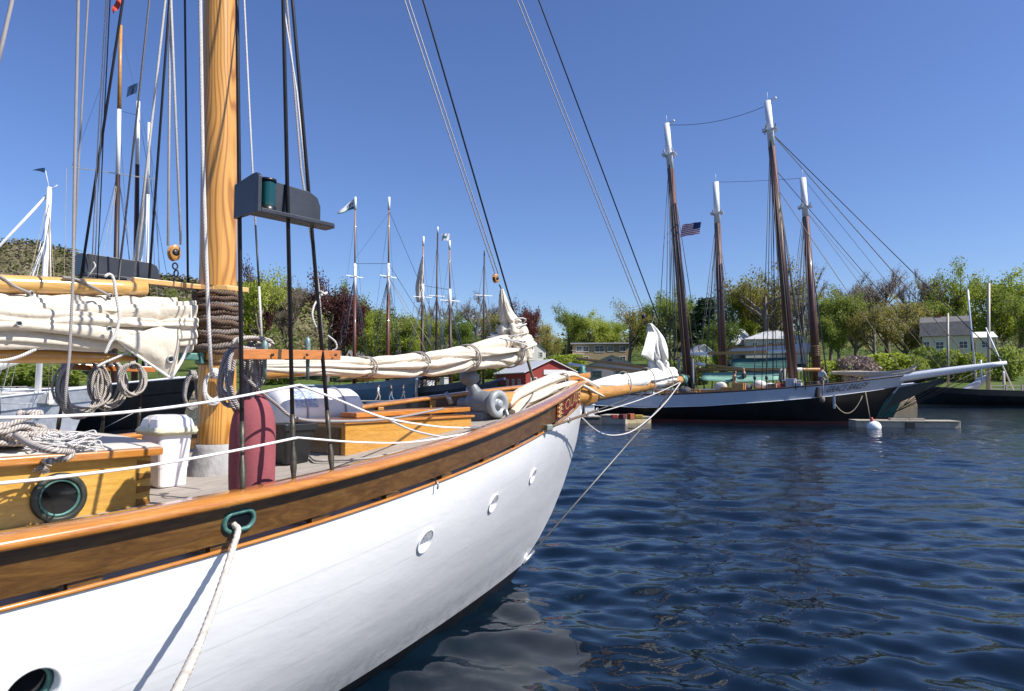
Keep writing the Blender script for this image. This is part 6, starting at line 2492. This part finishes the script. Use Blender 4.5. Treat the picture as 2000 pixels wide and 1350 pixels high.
ch, P, ex, ey = building('cream gambrel roofed house on the lawn at right', bx(1884, Y), Y + 5, 8.0, 7.4, 3.6, R(58), M_cream, M_roofg, 'gambrel', 3.5, [(-1.8, 4.6, .8, 1.3), (1.8, 4.6, .8, 1.3), (0, 1.9, 2.2, 1.4)], [(-2.6, 1.7, 1.3, 1.3), (1.0, 1.7, 1.3, 1.3), (3, 1.8, .9, 1.3)], z0=zc, chimney=(0, 1, .6))
building('white gabled ell beside the cream house', bx(1930, Y), Y + 1.5, 3.0, 4.5, 3.0, R(-20), M_cream, M_trim, 'gable', 1.0, [(0, 1.7, 1.2, 1.2)], z0=zc, name='ell')

# ------------------------------------------------------------------ trees
def tree_mesh(kind, seed):
    g = random.Random(seed)
    tk = MB()
    tips = []
    H_ = 1.0
    def limb(p, d, L, r, lev, maxlev):
        n = 4
        pts = [p]
        q = p
        dd_ = d.copy()
        for i in range(n):
            dd_ = (dd_ + Vector((g.gauss(0, .13), g.gauss(0, .13), g.gauss(.05, .08)))).normalized()
            q = q + dd_ * (L / n)
            pts.append(q)
        tk.tube(pts, [lerp(r, r * .5, i / n) for i in range(n + 1)], 7 if lev == 0 else (5 if lev == 1 else 3), 0, False)
        if lev >= maxlev - 1:
            tips.append((pts[-1], r))
            tips.append((pts[2], r))
        if lev < maxlev:
            k = g.randint(3, 5) if lev else g.randint(7, 9)
            for _ in range(k):
                t = g.uniform(.3, 1.0) if lev else g.uniform(.2, 1.0)
                i = min(n - 1, int(t * n))
                P_ = pts[i].lerp(pts[i + 1], t * n - i)
                a = g.uniform(0, 2 * PI)
                sp = g.uniform(.5, 1.0)
                nd = (dd_ * .7 + Vector((math.cos(a), math.sin(a), g.uniform(-.22, .42))) * sp).normalized()
                limb(P_, nd, L * g.uniform(.45, .72), r * .5, lev + 1, maxlev)
    cr = MB()
    def leaf(c, s):
        n = Vector((g.gauss(0, 1), g.gauss(0, 1), g.gauss(.5, 1))).normalized()
        u, w = ortho(n)
        a = g.uniform(0, PI)
        u, w = u * math.cos(a) + w * math.sin(a), w * math.cos(a) - u * math.sin(a)
        k = len(cr.v)
        s2 = s * g.uniform(.5, .8)
        cr.v += [tuple(c - u * s), tuple(c - w * s2 + n * s * .2), tuple(c + u * s), tuple(c + w * s2 - n * s * .15)]
        cr.face((k, k + 1, k + 2, k + 3))
    if kind == 'pine':
        tk.tube([Vector((0, 0, 0)), Vector((.01, 0, .5)), Vector((0, 0, .98))], [.022, .014, .004], 6, 0, False)
        for i in range(15):
            z = .16 + .8 * i / 14
            R_ = .27 * (1 - (z - .1) / .92) ** .75 * g.uniform(.75, 1.2)
            m_ = 7
            for k in range(m_):
                a = 2 * PI * k / m_ + g.uniform(-.3, .3)
                L = R_ * g.uniform(.7, 1.2)
                e = Vector((math.cos(a) * L, math.sin(a) * L, z + g.uniform(-.03, .02)))
                tk.tube([Vector((0, 0, z)), e], [.005, .002], 3, 0, False)
                for _ in range(36):
                    t = g.uniform(.25, 1.05)
                    c = Vector((0, 0, z)).lerp(e, t)
                    leaf(c + Vector((g.gauss(0, .022), g.gauss(0, .022), g.gauss(0, .014))), .019)
        return tk, cr
    if kind == 'bush':
        for i in range(7):
            a = g.uniform(0, 6.28)
            tk.tube([Vector((0, 0, 0)), Vector((.25 * math.cos(a), .25 * math.sin(a), .6))], [.03, .012], 4, 0, False)
        for i in range(1500):
            v = Vector((g.gauss(0, 1), g.gauss(0, 1), g.gauss(0, 1))).normalized() * g.uniform(.6, 1.0) ** .5
            w = 1 + .22 * noise.noise(v * 2.2 + Vector((seed, 0, 0)))
            leaf(Vector((v.x * .55 * w, v.y * .55 * w, .48 + v.z * .47 * w)), .05)
        return tk, cr
    maxlev = 3
    limb(Vector((0, 0, 0)), Vector((0, 0, 1)), .48 if kind != 'bare' else .42, .026, 0, maxlev)
    # the crown is a rounded volume filled with clumps at the branch ends
    zs = [t[0].z for t in tips]
    k = .95 / float(np.percentile(zs, 84))
    for m_ in (tk,):
        m_.v = [(x * k * 1.05, y * k * 1.05, z * k) for x, y, z in m_.v]
    tips = [Vector((p.x * k * 1.05, p.y * k * 1.05, p.z * k)) for p, r in tips]
    if kind == 'bare':
        for p in tips:
            for _ in range(7):
                d = (Vector((p.x, p.y, .35)).normalized() + Vector((g.gauss(0, .5), g.gauss(0, .5), g.gauss(.3, .4)))).normalized()
                e = p + d * g.uniform(.05, .12)
                tk.tube([p, p.lerp(e, .5) + Vector((g.gauss(0, .008), g.gauss(0, .008), 0)), e], [.0028, .002, .0012], 3, 0, False)
                for _ in range(3):
                    leaf(e + Vector((g.gauss(0, .02), g.gauss(0, .02), g.gauss(0, .02))), .008)
        return tk, cr
    dens = {'leafy': 46, 'sparse': 24, 'dense': 56}[kind]
    for p in tips:
        for _ in range(dens):
            leaf(p + Vector((g.gauss(0, .052), g.gauss(0, .052), g.gauss(0, .045))), g.uniform(.010, .018))
    return tk, cr
L_lime = leafmat('lime_leaves', (.19, .24, .028), (.33, .39, .05), (.44, .49, .10), .5)
L_green = leafmat('green_leaves', (.115, .17, .026), (.22, .28, .045), (.33, .38, .09), .48)
L_olive = leafmat('olive_buds', (.22, .20, .05), (.34, .31, .08), (.44, .40, .13), .48)
L_pine = leafmat('pine_needles', (.016, .036, .014), (.035, .065, .022), (.065, .095, .034), .15)
L_maroon = leafmat('maroon_leaves', (.05, .017, .018), (.105, .034, .03), (.17, .06, .045), .3)
L_bare = leafmat('brown_buds', (.15, .12, .085), (.23, .185, .13), (.31, .25, .18), .25)
L_pink = leafmat('blossom', (.22, .16, .13), (.42, .33, .30), (.55, .48, .44), .2)
M_bark = pmat('bark', (.17, .14, .11), .95, var=.3, scale=10, stretch=(3, 3, .6))
TREEKIND = {}
def proto(kind, lm, n):
    out = []
    for i in range(n):
        tk, cr = tree_mesh(kind, 100 + i * 17 + hash(lm.name) % 1 + len(TREEKIND) * 7)
        out.append((tk.mesh('trunk', [M_bark]), cr.mesh('crown', [lm])))
    return out
PROTO = {
    'lime': proto('leafy', L_lime, 2), 'green': proto('dense', L_green, 2), 'olive': proto('sparse', L_olive, 2), 'pine': proto('pine', L_pine, 1),
    'maroon': proto('dense', L_maroon, 1), 'bare': proto('bare', L_bare, 2), 'bush': proto('bush', L_green, 1), 'blossom': proto('bush', L_pink, 1), 'limebush': proto('bush', L_lime, 1)}
_tn = [0]
def tree(kind, px, top, wpx, Y, label, name='tree', cat='tree'):
    X = bx(px, Y)
    z = gz(X, Y) - .15
    ztop = CAMZ + (YH - top) / F * Y
    hgt = ztop - z
    pr = PROTO[kind]
    tm, cm = pr[_tn[0] % len(pr)]
    _tn[0] += 1
    e = thing(name, label, cat, (X, Y, z), 'trees and shrubs along the shore')
    xs = np.empty(len(cm.vertices) * 3, 'f')
    cm.vertices.foreach_get('co', xs)
    rad = np.percentile(np.hypot(xs[0::3], xs[1::3]), 88)
    wm = wpx / F * Y / 2 / rad
    g = random.Random(px * 3 + top)
    for nm, me in (('trunk', tm), ('crown', cm)):
        o = bpy.data.objects.new(nm, me)
        COL.objects.link(o)
        o.parent = e
    e.scale = (wm, wm, hgt)
    e.rotation_euler = (0, 0, g.uniform(0, 6.28))
    return e
T = [
    ('lime', 512, 566, 130, 112, 'big lime green tree just right of the mast'),
    ('maroon', 492, 556, 70, 122, 'maroon tree top peeking behind the lime tree beside the mast'),
    ('bare', 568, 575, 90, 135, 'bare grey tree between the lime and maroon trees'),
    ('maroon', 640, 580, 125, 118, 'large maroon tree behind the shrouds'),
    ('green', 668, 588, 90, 132, 'green tree crown rising behind the large maroon tree'),
    ('lime', 725, 622, 95, 128, 'yellow green tree behind the tall left mast pair'),
    ('green', 785, 626, 95, 130, 'green tree right of the tall red masts'),
    ('lime', 835, 636, 80, 126, 'pale green tree behind the loose topsail mast'),
    ('bare', 862, 610, 90, 150, 'bare tree behind the cluster of thin masts'),
    ('green', 912, 640, 74, 122, 'rounded green tree below the thin masts'),
    ('bare', 930, 604, 110, 152, 'tall bare tree right of the cluster of thin masts'),
    ('olive', 970, 622, 80, 145, 'budding olive tree behind the hoisted staysail head'),
    ('maroon', 1022, 612, 56, 140, 'tall maroon beech right of the staysail head'),
    ('olive', 1068, 640, 56, 150, 'thin budding tree right of the maroon beech'),
    ('green', 1108, 618, 64, 172, 'green tree left of the tan inn roof'),
    ('lime', 1150, 630, 72, 175, 'bright green tree above the tan inn'),
    ('lime', 1188, 634, 64, 178, 'pale green tree above the right end of the inn'),
    ('pine', 1128, 640, 44, 182, 'dark evergreen between the green trees over the inn'),
    ('olive', 1228, 612, 84, 150, 'brown budding tree left of the jib head'),
    ('green', 1290, 600, 88, 150, 'green tree behind the jib head'),
    ('lime', 1318, 592, 70, 165, 'yellow green tree left of the first tall mast'),
    ('pine', 1380, 582, 84, 140, 'dark pine behind the first tall masts'),
    ('green', 1350, 606, 70, 155, 'green tree behind the first tall mast'),
    ('lime', 1435, 582, 84, 150, 'pale green tree between the tall masts'),
    ('olive', 1500, 548, 150, 140, 'large spreading tree with yellow buds between the tall masts'),
    ('olive', 1470, 572, 90, 155, 'budding tree left of the large spreading tree'),
    ('bare', 1572, 560, 90, 150, 'bare tree behind the last red mast'),
    ('green', 1640, 590, 80, 132, 'green tree right of the last red mast'),
    ('lime', 1622, 600, 80, 140, 'yellow green tree close behind the last red mast'),
    ('bare', 1672, 578, 100, 150, 'thin bare tree left of the tallest bare trees'),
    ('bare', 1738, 560, 130, 140, 'largest bare tree above the bowsprit'),
    ('bare', 1795, 566, 80, 150, 'bare tree left of the cream house'),
    ('olive', 1712, 610, 90, 128, 'olive tree below the bare trees'),
    ('olive', 1770, 600, 80, 132, 'olive tree left of the cream house wall'),
    ('lime', 1858, 551, 95, 150, 'tall bright green tree behind the cream house roof'),
    ('lime', 1945, 568, 130, 138, 'broad yellow green tree at right of the cream house'),
    ('green', 1990, 590, 90, 128, 'green tree cut by the right edge of the picture'),
    ('green', 1820, 600, 70, 148, 'green tree behind the left gable of the cream house'),
    ('lime', 1545, 590, 80, 165, 'pale tree behind the hipped house'),
    ('green', 1410, 640, 60, 128, 'low green tree between the red masts'),
    ('green', 200, 640, 120, 130, 'green tree behind the furled foresail'),
    ('green', 345, 600, 100, 140, 'green tree left of the mast behind the gaff'),
    ('olive', 20, 640, 110, 150, 'olive tree at the far left'),
    ('pine', 105, 620, 60, 160, 'dark evergreen at far left behind the white mast'),
]
for k, px, top, w, Y, lab in T:
    tree(k, px, top, w, Y, lab)
for k, px, top, w, Y, lab in [
    ('bush', 1855, 676, 46, 112, 'dark rounded bush before the cream house'),
    ('bush', 1808, 672, 44, 114, 'dark bush left of the cream house'),
    ('bush', 1965, 672, 60, 112, 'large rounded bush right of the cream house'),
    ('limebush', 1900, 684, 50, 110, 'light green bush below the cream house windows'),
    ('blossom', 1672, 690, 76, 104, 'pinkish blossoming shrub above the bow of the black schooner'),
    ('limebush', 1735, 684, 90, 108, 'yellow green shrub behind the bowsprit'),
    ('bush', 1780, 690, 60, 106, 'green shrub behind the bowsprit cap'),
    ('limebush', 1610, 700, 70, 106, 'green shrub between the last mast and the blossom'),
    ('limebush', 1090, 694, 60, 125, 'bright bush between the red boat house and the inn'),
    ('limebush', 1110, 690, 70, 140, 'yellow bush left of the inn'),
    ('bush', 1300, 700, 80, 120, 'green hedge bush behind the jib'),
    ('bush', 1360, 690, 70, 124, 'green hedge bush behind the first mast'),
    ('bush', 960, 690, 80, 128, 'green bush behind the red boat house roof'),
    ('limebush', 880, 690, 90, 124, 'light bush behind the ketch masts'),
    ('bush', 690, 694, 70, 120, 'bush beside the long grey roof'),
    ('bush', 100, 712, 110, 108, 'dark hedge on the lawn at far left'),
    ('bush', 30, 706, 90, 108, 'hedge at the far left edge of the lawn'),
    ('bush', 545, 690, 80, 114, 'bush at the foot of the lime tree')]:
    tree(k, px, top, w, Y, lab, 'shrub', 'shrub')
# the far wood that closes the gaps reads as one mass
wb_ = MB()
g = random.Random(5)
for i in range(46000):
    px = g.uniform(-200, 2200)
    Y = g.uniform(178, 250)
    X = bx(px, Y)
    top = interp(px, [-200, 200, 450, 700, 900, 1000, 1100, 1300, 1500, 1700, 1850, 2200], [640, 655, 640, 655, 664, 672, 664, 640, 630, 634, 628, 622])
    zt2 = CAMZ + (YH - top) / F * 210 + 2.5 * noise.noise(Vector((X * .12, Y * .1, 3))) + 1.5 * noise.noise(Vector((X * .4, 7, 3)))
    z = lerp(gz(X, Y), zt2, g.uniform(.05, 1) ** .7)
    n = Vector((g.gauss(0, 1), g.gauss(-.6, 1), g.gauss(.4, 1))).normalized()
    u, w = ortho(n)
    s = g.uniform(.3, .62)
    k = len(wb_.v)
    c = Vector((X, Y, z))
    wb_.v += [tuple(c - u * s), tuple(c - w * s * .7), tuple(c + u * s), tuple(c + w * s * .7)]
    wb_.face((k, k + 1, k + 2, k + 3), 0 if noise.noise(Vector((X * .06, 2, 9))) > -.1 else 1)
fw = wb_.build('far_woods', [leafmat('woods_green', (.10, .13, .03), (.18, .21, .05), (.26, .27, .085), .4), leafmat('woods_brown', (.15, .125, .06), (.22, .19, .095), (.30, .25, .14), .35)])
fw['kind'] = 'stuff'
fw['label'] = 'spring woods closing the view behind the shore trees'
fw['category'] = 'woods'

# wooded slopes of the hills, tree by tree too small to pick apart
YMAX = {'hill': 1290, 'foothill': 580}
def forest(name, hillname, n, r0, r1, seed, mats):
    me = bpy.data.objects[hillname].data
    nv = len(me.vertices)
    co = np.empty(nv * 3, 'f')
    me.vertices.foreach_get('co', co)
    co = co.reshape(-1, 3)
    g = np.random.default_rng(seed)
    ok = np.where((co[:, 2] > 4) & (np.abs(co[:, 0] / co[:, 1]) < .95) & (co[:, 1] < YMAX[hillname]))[0]
    idx = g.choice(ok, n)
    b = MB()
    for i in idx:
        up_ = g.random()
        c = Vector(co[i]) + Vector((g.normal() * r1 * 1.4, g.normal() * 9, up_ ** 1.5 * r1 * 1.8))
        r = g.uniform(r0, r1) * .55
        t_ = noise.noise(Vector((c.x, c.y, 0)) * (.25 / r1)) + g.normal() * .25
        m_ = 0 if t_ < -.05 else (1 if t_ < .25 else 2)
        n_ = Vector((g.normal(), g.normal() - .5, g.normal() + .6)).normalized()
        u, w = ortho(n_)
        k = len(b.v)
        b.v += [tuple(c - u * r), tuple(c - w * r * .7), tuple(c + u * r), tuple(c + w * r * .7)]
        b.face((k, k + 1, k + 2, k + 3), m_)
    o = b.build(name, mats)
    o['kind'] = 'stuff'
    o['label'] = 'spring woods covering the ' + ('high hill at left' if hillname == 'hill' else 'low slope behind the shore')
    o['category'] = 'woods'
HM = [pmat('hill_green', (.085, .095, .035), 1.0, var=.3, scale=.05, spec=0), pmat('hill_brown', (.13, .11, .065), 1.0, var=.3, scale=.05, spec=0), pmat('hill_grey', (.17, .15, .115), 1.0, var=.3, scale=.05, spec=0)]
forest('hill_woods', 'hill', 60000, 3.0, 6.0, 1, HM)
forest('foothill_woods', 'foothill', 40000, 1.8, 3.4, 2, [pmat('foot_green', (.12, .14, .035), 1.0, var=.3, scale=.1, spec=0), HM[1], pmat('foot_lime', (.16, .18, .045), 1.0, var=.3, scale=.1, spec=0)])

# ------------------------------------------------------------------ shore, floats, people
M_plank = pmat('grey_float_timber', (.36, .32, .26), .85, var=.25, scale=3, stretch=(1, 1, 4), bump=.4)
M_plankd = pmat('dark_float', (.05, .055, .06), .7, var=.3)
def float_(label, px0, py0, px1, py1, wid, h, mat, n=6, ztop=None):
    A_, C_ = onz(px0, py0, 0), onz(px1, py1, 0)
    d = (C_ - A_).normalized()
    back = Vector((-d.y, d.x, 0))
    if back.y < 0:
        back = -back
    L = (C_ - A_).length
    root = thing('floating_dock', label, 'dock', (A_ + C_) / 2)
    b = MB()
    b.box((A_ + C_) / 2 + back * (wid / 2) + UP * (h / 2 - .12), L, wid, h - .06, d, back)
    b.build('float_body', mat, root, bev=.03)
    k = max(3, int(L / .55))
    k = min(k, 40)
    for i in range(k):
        b = MB()
        b.box(A_ + d * (L * (i + .5) / k) + back * (wid / 2 - .03) + UP * (h - .10), L / k - .025, wid + .06, .05, d, back)
        b.build('deck_board', M_plank, root)
    return root, A_, C_, back
r_, A_, C_, back = float_('weathered timber float beside the bow of the black schooner', 1672, 834, 1877, 836, 1.3, .42, M_plank)
b = MB()
q = A_.lerp(C_, .52)
b.box(q - back * .05 + UP * .12, .45, .06, .3, (C_ - A_).normalized(), back)
b.build('rubber_fender', M_black, r_, bev=.02)
for (p, sz) in ((.45, .9), (.62, .7)):
    b = MB()
    b.box(A_.lerp(C_, p) + back * .5 + UP * .40, sz, .3, .10, (C_ - A_).normalized(), back)
    b.build('loose_plank', M_plank, r_)
float_('pale timber float moored behind the near bow', 1172, 827, 1222, 828, 1.6, .55, M_plank)
float_('yellowish timber float left of the black hull', 1224, 827, 1272, 826, 1.4, .45, pmat('yellow_timber', (.42, .34, .2), .85, var=.2))
df, A_, C_, back = float_('dark float with a white dock box behind the near bow', 1128, 828, 1174, 828, 1.6, .5, M_plankd)
dbx = thing('dock_box', 'small white dock box standing on the dark float', 'box', at(1155, 806, 36.5))
P = A_.lerp(C_, .55) + back * .7
b = MB()
b.box(P + UP * .72, .55, .55, .62)
b.box(P + UP * 1.06, .66, .66, .07)
b.build('box_body', M_white, dbx, bev=.02)
gear = thing('deck_gear', 'heap of red and orange gear on the floats left of the black hull', 'gear', at(1225, 812, 36.5))
for k, (px, c_) in enumerate(((1200, (.25, .03, .025)), (1216, (.12, .02, .02)), (1232, (.3, .08, .03)), (1248, (.45, .3, .05)))):
    b = MB()
    b.box(at(px, 812, 36.6) - UP * .05, .34 + .08 * (k % 2), .3, .2 + .06 * (k % 3), (math.cos(k), math.sin(k), 0), (-math.sin(k), math.cos(k), 0))
    b.build('gear_box', pmat('gear_cloth%d' % k, c_, .8, var=.3), gear, bev=.03)
bu = thing('mooring_buoy', 'round white mooring buoy with red top beside the timber float', 'buoy', onz(1707, 838, 0))
P = onz(1707, 838, 0)
b = MB()
b.ell(P + UP * .10, .34, .34, .30, 20, 12)
b.build('buoy_ball', M_white, bu)
b = MB()
b.lathe([(.07, 0), (.08, .12), (.05, .2), (.0, .22)], P + UP * .36 + Vector((-.1, 0, 0)), UP, 12)
b.build('buoy_top', pmat('faded_red_paint', (.4, .05, .05), .6), bu)
# long dock in front of the grey blue schooner
dk_, A_, C_, back = float_('long pale dock in front of the grey blue schooner', 600, 794, 960, 794, 3.0, .65, M_plank)
b = MB()
A2, C2 = onz(712, 800, 0), onz(800, 799, 0)
dh_ = thing('dinghy', 'dark grey skiff tied to the dock before the grey blue schooner', 'boat', (A2 + C2) / 2)
rg = []
for i in range(9):
    t = i / 8
    w = .9 * math.sin(PI * min(1, .12 + t * .9)) ** .6
    c = A2.lerp(C2, t)
    zz_ = .75 + .25 * t * t
    rg.append([c + Vector((0, -w, zz_)), c + Vector((0, -w * .8, .15)), c + Vector((0, 0, -.1)), c + Vector((0, w * .8, .15)), c + Vector((0, w, zz_))])
b.loft(rg, 0, False)
b.build('skiff_hull', pmat('skiff_grey', (.06, .075, .10), .4), dh_, solid=.06)
for px in (812, 903, 1930, 1962):
    Y = 84 if px < 1000 else 92
    Pp = at(px, 790, Y)
    pl = thing('piling', {812: 'grey dock piling left of the ketch deck', 903: 'grey dock piling near the navy bowsprit', 1930: 'wooden piling by the pale yacht mast', 1962: 'wooden piling near the right edge'}[px], 'piling', (Pp.x, Pp.y, 0))
    b = MB()
    top = CAMZ + (YH - (742 if px < 1000 else 728)) / F * Y
    b.tube([Vector((Pp.x, Pp.y, -1)), Vector((Pp.x + .05, Pp.y, top))], [.2, .17], 10)
    b.build('post', M_plank, pl)
    b = MB()
    b.lathe([(.19, 0), (.12, .14), (.0, .2)], Vector((Pp.x + .05, Pp.y, top)), UP, 10)
    b.build('cap', M_whitespar, pl)
# pier on the right
pr_ = thing('pier', 'low wooden pier with railings at the right edge', 'pier', at(1975, 775, 90))
A_, C_ = at(1935, 768, 90), at(2120, 768, 90)
b = MB()
b.bar(A_ + Vector((0, 1, 0)), C_ + Vector((0, 1, 0)), 2.2, .2)
b.build('pier_deck', M_plank, pr_)
for z in (.55, 1.0):
    b = MB()
    b.bar(A_ + UP * z, C_ + UP * z, .08, .12)
    b.build('railing', M_plank, pr_)
for i in range(7):
    q = A_.lerp(C_, i / 6)
    b = MB()
    b.bar(q - UP * 2, q + UP * 1.1, .18, .18, (1, 0, 0))
    b.build('post', M_plank, pr_)
# stone wall and benches on the left lawn
wl_ = thing('sea_wall', 'low tan stone wall along the lawn at the far left', 'wall', at(60, 765, 96))
M_stone = pmat('tan_stone', (.36, .29, .19), .9, var=.25, scale=3, bump=.5)
g = random.Random(3)
for row in range(3):
    x = -78.0 + .4 * (row % 2)
    while x < -30:
        w = g.uniform(.8, 1.6)
        yy = float(shore(x)) + .1
        b = MB()
        b.box((x + w / 2, yy + g.uniform(-.06, .06), .1 + row * .5), w - .05, .8, .47)
        b.build('stone', M_stone, wl_, bev=.05)
        x += w
for px in (15, 46, 92):
    Y = 99
    P = at(px, 747, Y)
    P.z = gz(P.x, P.y)
    bn = thing('park_bench', {15: 'grey slatted bench on the lawn at the far left edge', 46: 'grey slatted bench right of the leftmost bench', 92: 'grey bench half hidden behind the white mast'}[px], 'bench', P, 'benches on the left lawn')
    for k in range(3):
        b = MB()
        b.box(P + Vector((0, -.1 + .16 * k, .45)), 1.9, .13, .04)
        b.build('seat_slat', M_plank, bn)
        b = MB()
        b.box(P + Vector((0, .3, .6 + .16 * k)), 1.9, .04, .12)
        b.build('back_slat', M_plank, bn)
    for x in (-.8, .8):
        b = MB()
        b.box(P + Vector((x, .1, .22)), .08, .45, .44)
        b.build('leg', M_plank, bn)

# ------------------------------------------------------------------ people
M_skin = pmat('skin', (.45, .26, .18), .6, var=.1)
def person(label, P, face, hgt, shirt, trousers, hair, pose='walk'):
    """one skinned body; face = heading angle; P = feet"""
    J = {}
    h = Vector((math.cos(face), math.sin(face), 0))
    r = Vector((math.sin(face), -math.cos(face), 0))
    def v(f, s, z):
        return h * f + r * s + UP * z
    if pose == 'walk':
        pts = {'pel': v(0, 0, .93), 'chest': v(.03, 0, 1.28), 'neck': v(.04, 0, 1.48), 'head': v(.07, 0, 1.62), 'top': v(.07, 0, 1.72),
               'hl': v(0, -.09, .88), 'kl': v(.20, -.10, .48), 'al': v(.16, -.10, .07), 'tl': v(.30, -.10, .03), 'hr': v(0, .09, .88), 'kr': v(-.04, .10, .47), 'ar': v(-.26, .10, .10), 'tr': v(-.14, .10, .03),
               'sl': v(.02, -.18, 1.40), 'el': v(-.12, -.23, 1.14), 'wl': v(-.02, -.24, .92), 'fl': v(.02, -.24, .84), 'sr': v(.02, .18, 1.40), 'er': v(.02, .23, 1.12), 'wr': v(.20, .22, .95), 'fr': v(.26, .21, .90)}
    elif pose == 'stand':
        pts = {'pel': v(0, 0, .93), 'chest': v(.02, 0, 1.28), 'neck': v(.04, 0, 1.48), 'head': v(.07, 0, 1.62), 'top': v(.07, 0, 1.72),
               'hl': v(0, -.09, .88), 'kl': v(.03, -.11, .48), 'al': v(0, -.12, .07), 'tl': v(.14, -.13, .03), 'hr': v(0, .09, .88), 'kr': v(.03, .11, .48), 'ar': v(0, .12, .07), 'tr': v(.14, .13, .03),
               'sl': v(.02, -.18, 1.40), 'el': v(-.02, -.25, 1.14), 'wl': v(.18, -.18, 1.02), 'fl': v(.25, -.14, 1.04), 'sr': v(.02, .18, 1.40), 'er': v(-.02, .25, 1.13), 'wr': v(.16, .22, .98), 'fr': v(.23, .20, .97)}
    else:
        pts = {'pel': v(0, 0, .48), 'chest': v(.10, 0, .84), 'neck': v(.19, 0, 1.03), 'head': v(.25, 0, 1.16), 'top': v(.27, 0, 1.26),
               'hl': v(0, -.09, .47), 'kl': v(.40, -.14, .52), 'al': v(.36, -.13, .08), 'tl': v(.50, -.13, .04), 'hr': v(0, .09, .47), 'kr': v(.40, .14, .52), 'ar': v(.36, .13, .08), 'tr': v(.50, .13, .04),
               'sl': v(.14, -.18, .95), 'el': v(.22, -.24, .70), 'wl': v(.40, -.16, .60), 'fl': v(.47, -.13, .58), 'sr': v(.14, .18, .95), 'er': v(.22, .24, .70), 'wr': v(.40, .16, .60), 'fr': v(.47, .13, .58)}
    rad = {'pel': .15, 'chest': .16, 'neck': .06, 'head': .10, 'top': .07, 'hl': .09, 'kl': .065, 'al': .045, 'tl': .04, 'hr': .09, 'kr': .065, 'ar': .045, 'tr': .04, 'sl': .07, 'el': .05, 'wl': .035, 'fl': .04, 'sr': .07, 'er': .05, 'wr': .035, 'fr': .04}
    ed = [('pel', 'chest'), ('chest', 'neck'), ('neck', 'head'), ('head', 'top'), ('pel', 'hl'), ('hl', 'kl'), ('kl', 'al'), ('al', 'tl'), ('pel', 'hr'), ('hr', 'kr'), ('kr', 'ar'), ('ar', 'tr'), ('chest', 'sl'), ('sl', 'el'), ('el', 'wl'), ('wl', 'fl'), ('chest', 'sr'), ('sr', 'er'), ('er', 'wr'), ('wr', 'fr')]
    ks = list(pts)
    sc = hgt / 1.75
    me = bpy.data.meshes.new('body')
    me.from_pydata([tuple(pts[k] * sc) for k in ks], [(ks.index(a), ks.index(c)) for a, c in ed], [])
    ob = bpy.data.objects.new('body', me)
    COL.objects.link(ob)
    ob.modifiers.new('skin', 'SKIN')
    for i, k in enumerate(ks):
        me.skin_vertices[0].data[i].radius = (rad[k] * sc, rad[k] * sc * (.75 if k in ('pel', 'chest') else 1))
        me.skin_vertices[0].data[i].use_root = (k == 'pel')
    sb_ = ob.modifiers.new('sub', 'SUBSURF')
    sb_.levels = sb_.render_levels = 1
    dg = bpy.context.evaluated_depsgraph_get()
    nm = bpy.data.meshes.new_from_object(ob.evaluated_get(dg))
    bpy.data.objects.remove(ob)
    for m in (M_skin, shirt, trousers, hair):
        nm.materials.append(m)
    hd = pts['head'] * sc
    pel = pts['pel'].z * sc
    feet = {k: pts[k] * sc for k in ks}
    grp = {'pel': 2, 'hl': 2, 'kl': 2, 'al': 2, 'hr': 2, 'kr': 2, 'ar': 2, 'tl': 3, 'tr': 3, 'chest': 1, 'sl': 1, 'sr': 1, 'el': 1, 'er': 1, 'neck': 0, 'head': 0, 'top': 3, 'wl': 0, 'wr': 0, 'fl': 0, 'fr': 0}
    for p in nm.polygons:
        c = p.center
        kk = min(ks, key=lambda k: (c - feet[k]).length)
        m = grp[kk]
        if kk == 'head' and (c - hd).dot(h) < .02:
            m = 3
        p.material_index = m
        p.use_smooth = True
    nm.name = 'body'
    root = thing('person', label, 'person', P)
    o = bpy.data.objects.new('body', nm)
    COL.objects.link(o)
    o.parent = root
    return root
def cl(nm, c):
    return pmat(nm, c, .85, var=.15, scale=6)
H_dark = cl('dark_hair', (.03, .02, .015))
H_fair = cl('fair_hair', (.25, .17, .09))
dzk = .56
def dockP(px):
    P = onz(px, 794, 0) + Vector((0, 1.2, 0))
    P.x = bx(px, P.y)
    P.z = dzk
    return P
person('person in white shirt and pale trousers walking along the long dock', dockP(739), R(0), 1.75, cl('white_shirt', (.7, .7, .74)), cl('stone_trousers', (.42, .36, .28)), H_dark)
person('person in dark brown top and blue jeans walking on the long dock', dockP(765), R(180), 1.72, cl('brown_top', (.06, .035, .025)), cl('blue_jeans', (.16, .22, .32)), H_fair)
person('person in dark blue shirt and shorts walking near the bow of the blue schooner', dockP(787), R(5), 1.75, cl('navy_shirt', (.03, .045, .07)), cl('grey_shorts', (.12, .12, .13)), H_dark)
def gbP(px, bl):
    P = GB.onb(px, 760, bl)
    s = GB.sb(P)[0]
    return s
def deckG(s, bl):
    u = -s / 17.5
    return GB.pt(s, bl, zbg(u) + DECKUP)
sQ = gbP(1434, 1.0)
person('person in dark olive clothing and cap standing on the black schooner', deckG(sQ, 1.0), R(-30), 1.72, cl('olive_shirt', (.07, .05, .025)), cl('brown_trousers', (.09, .06, .035)), H_dark, 'stand')
sQ = gbP(1455, .6)
person('person in black jacket standing at the shrouds of the black schooner', deckG(sQ, .6), R(150), 1.85, cl('black_jacket', (.02, .02, .022)), cl('dark_trousers', (.03, .03, .035)), H_fair, 'stand')
sQ = gbP(1602, .9)
person('person in grey shirt sitting near the bow of the black schooner', deckG(sQ, .9) + UP * .15, R(20), 1.75, cl('grey_shirt', (.36, .40, .44)), cl('slate_trousers', (.08, .09, .11)), H_dark, 'sit')
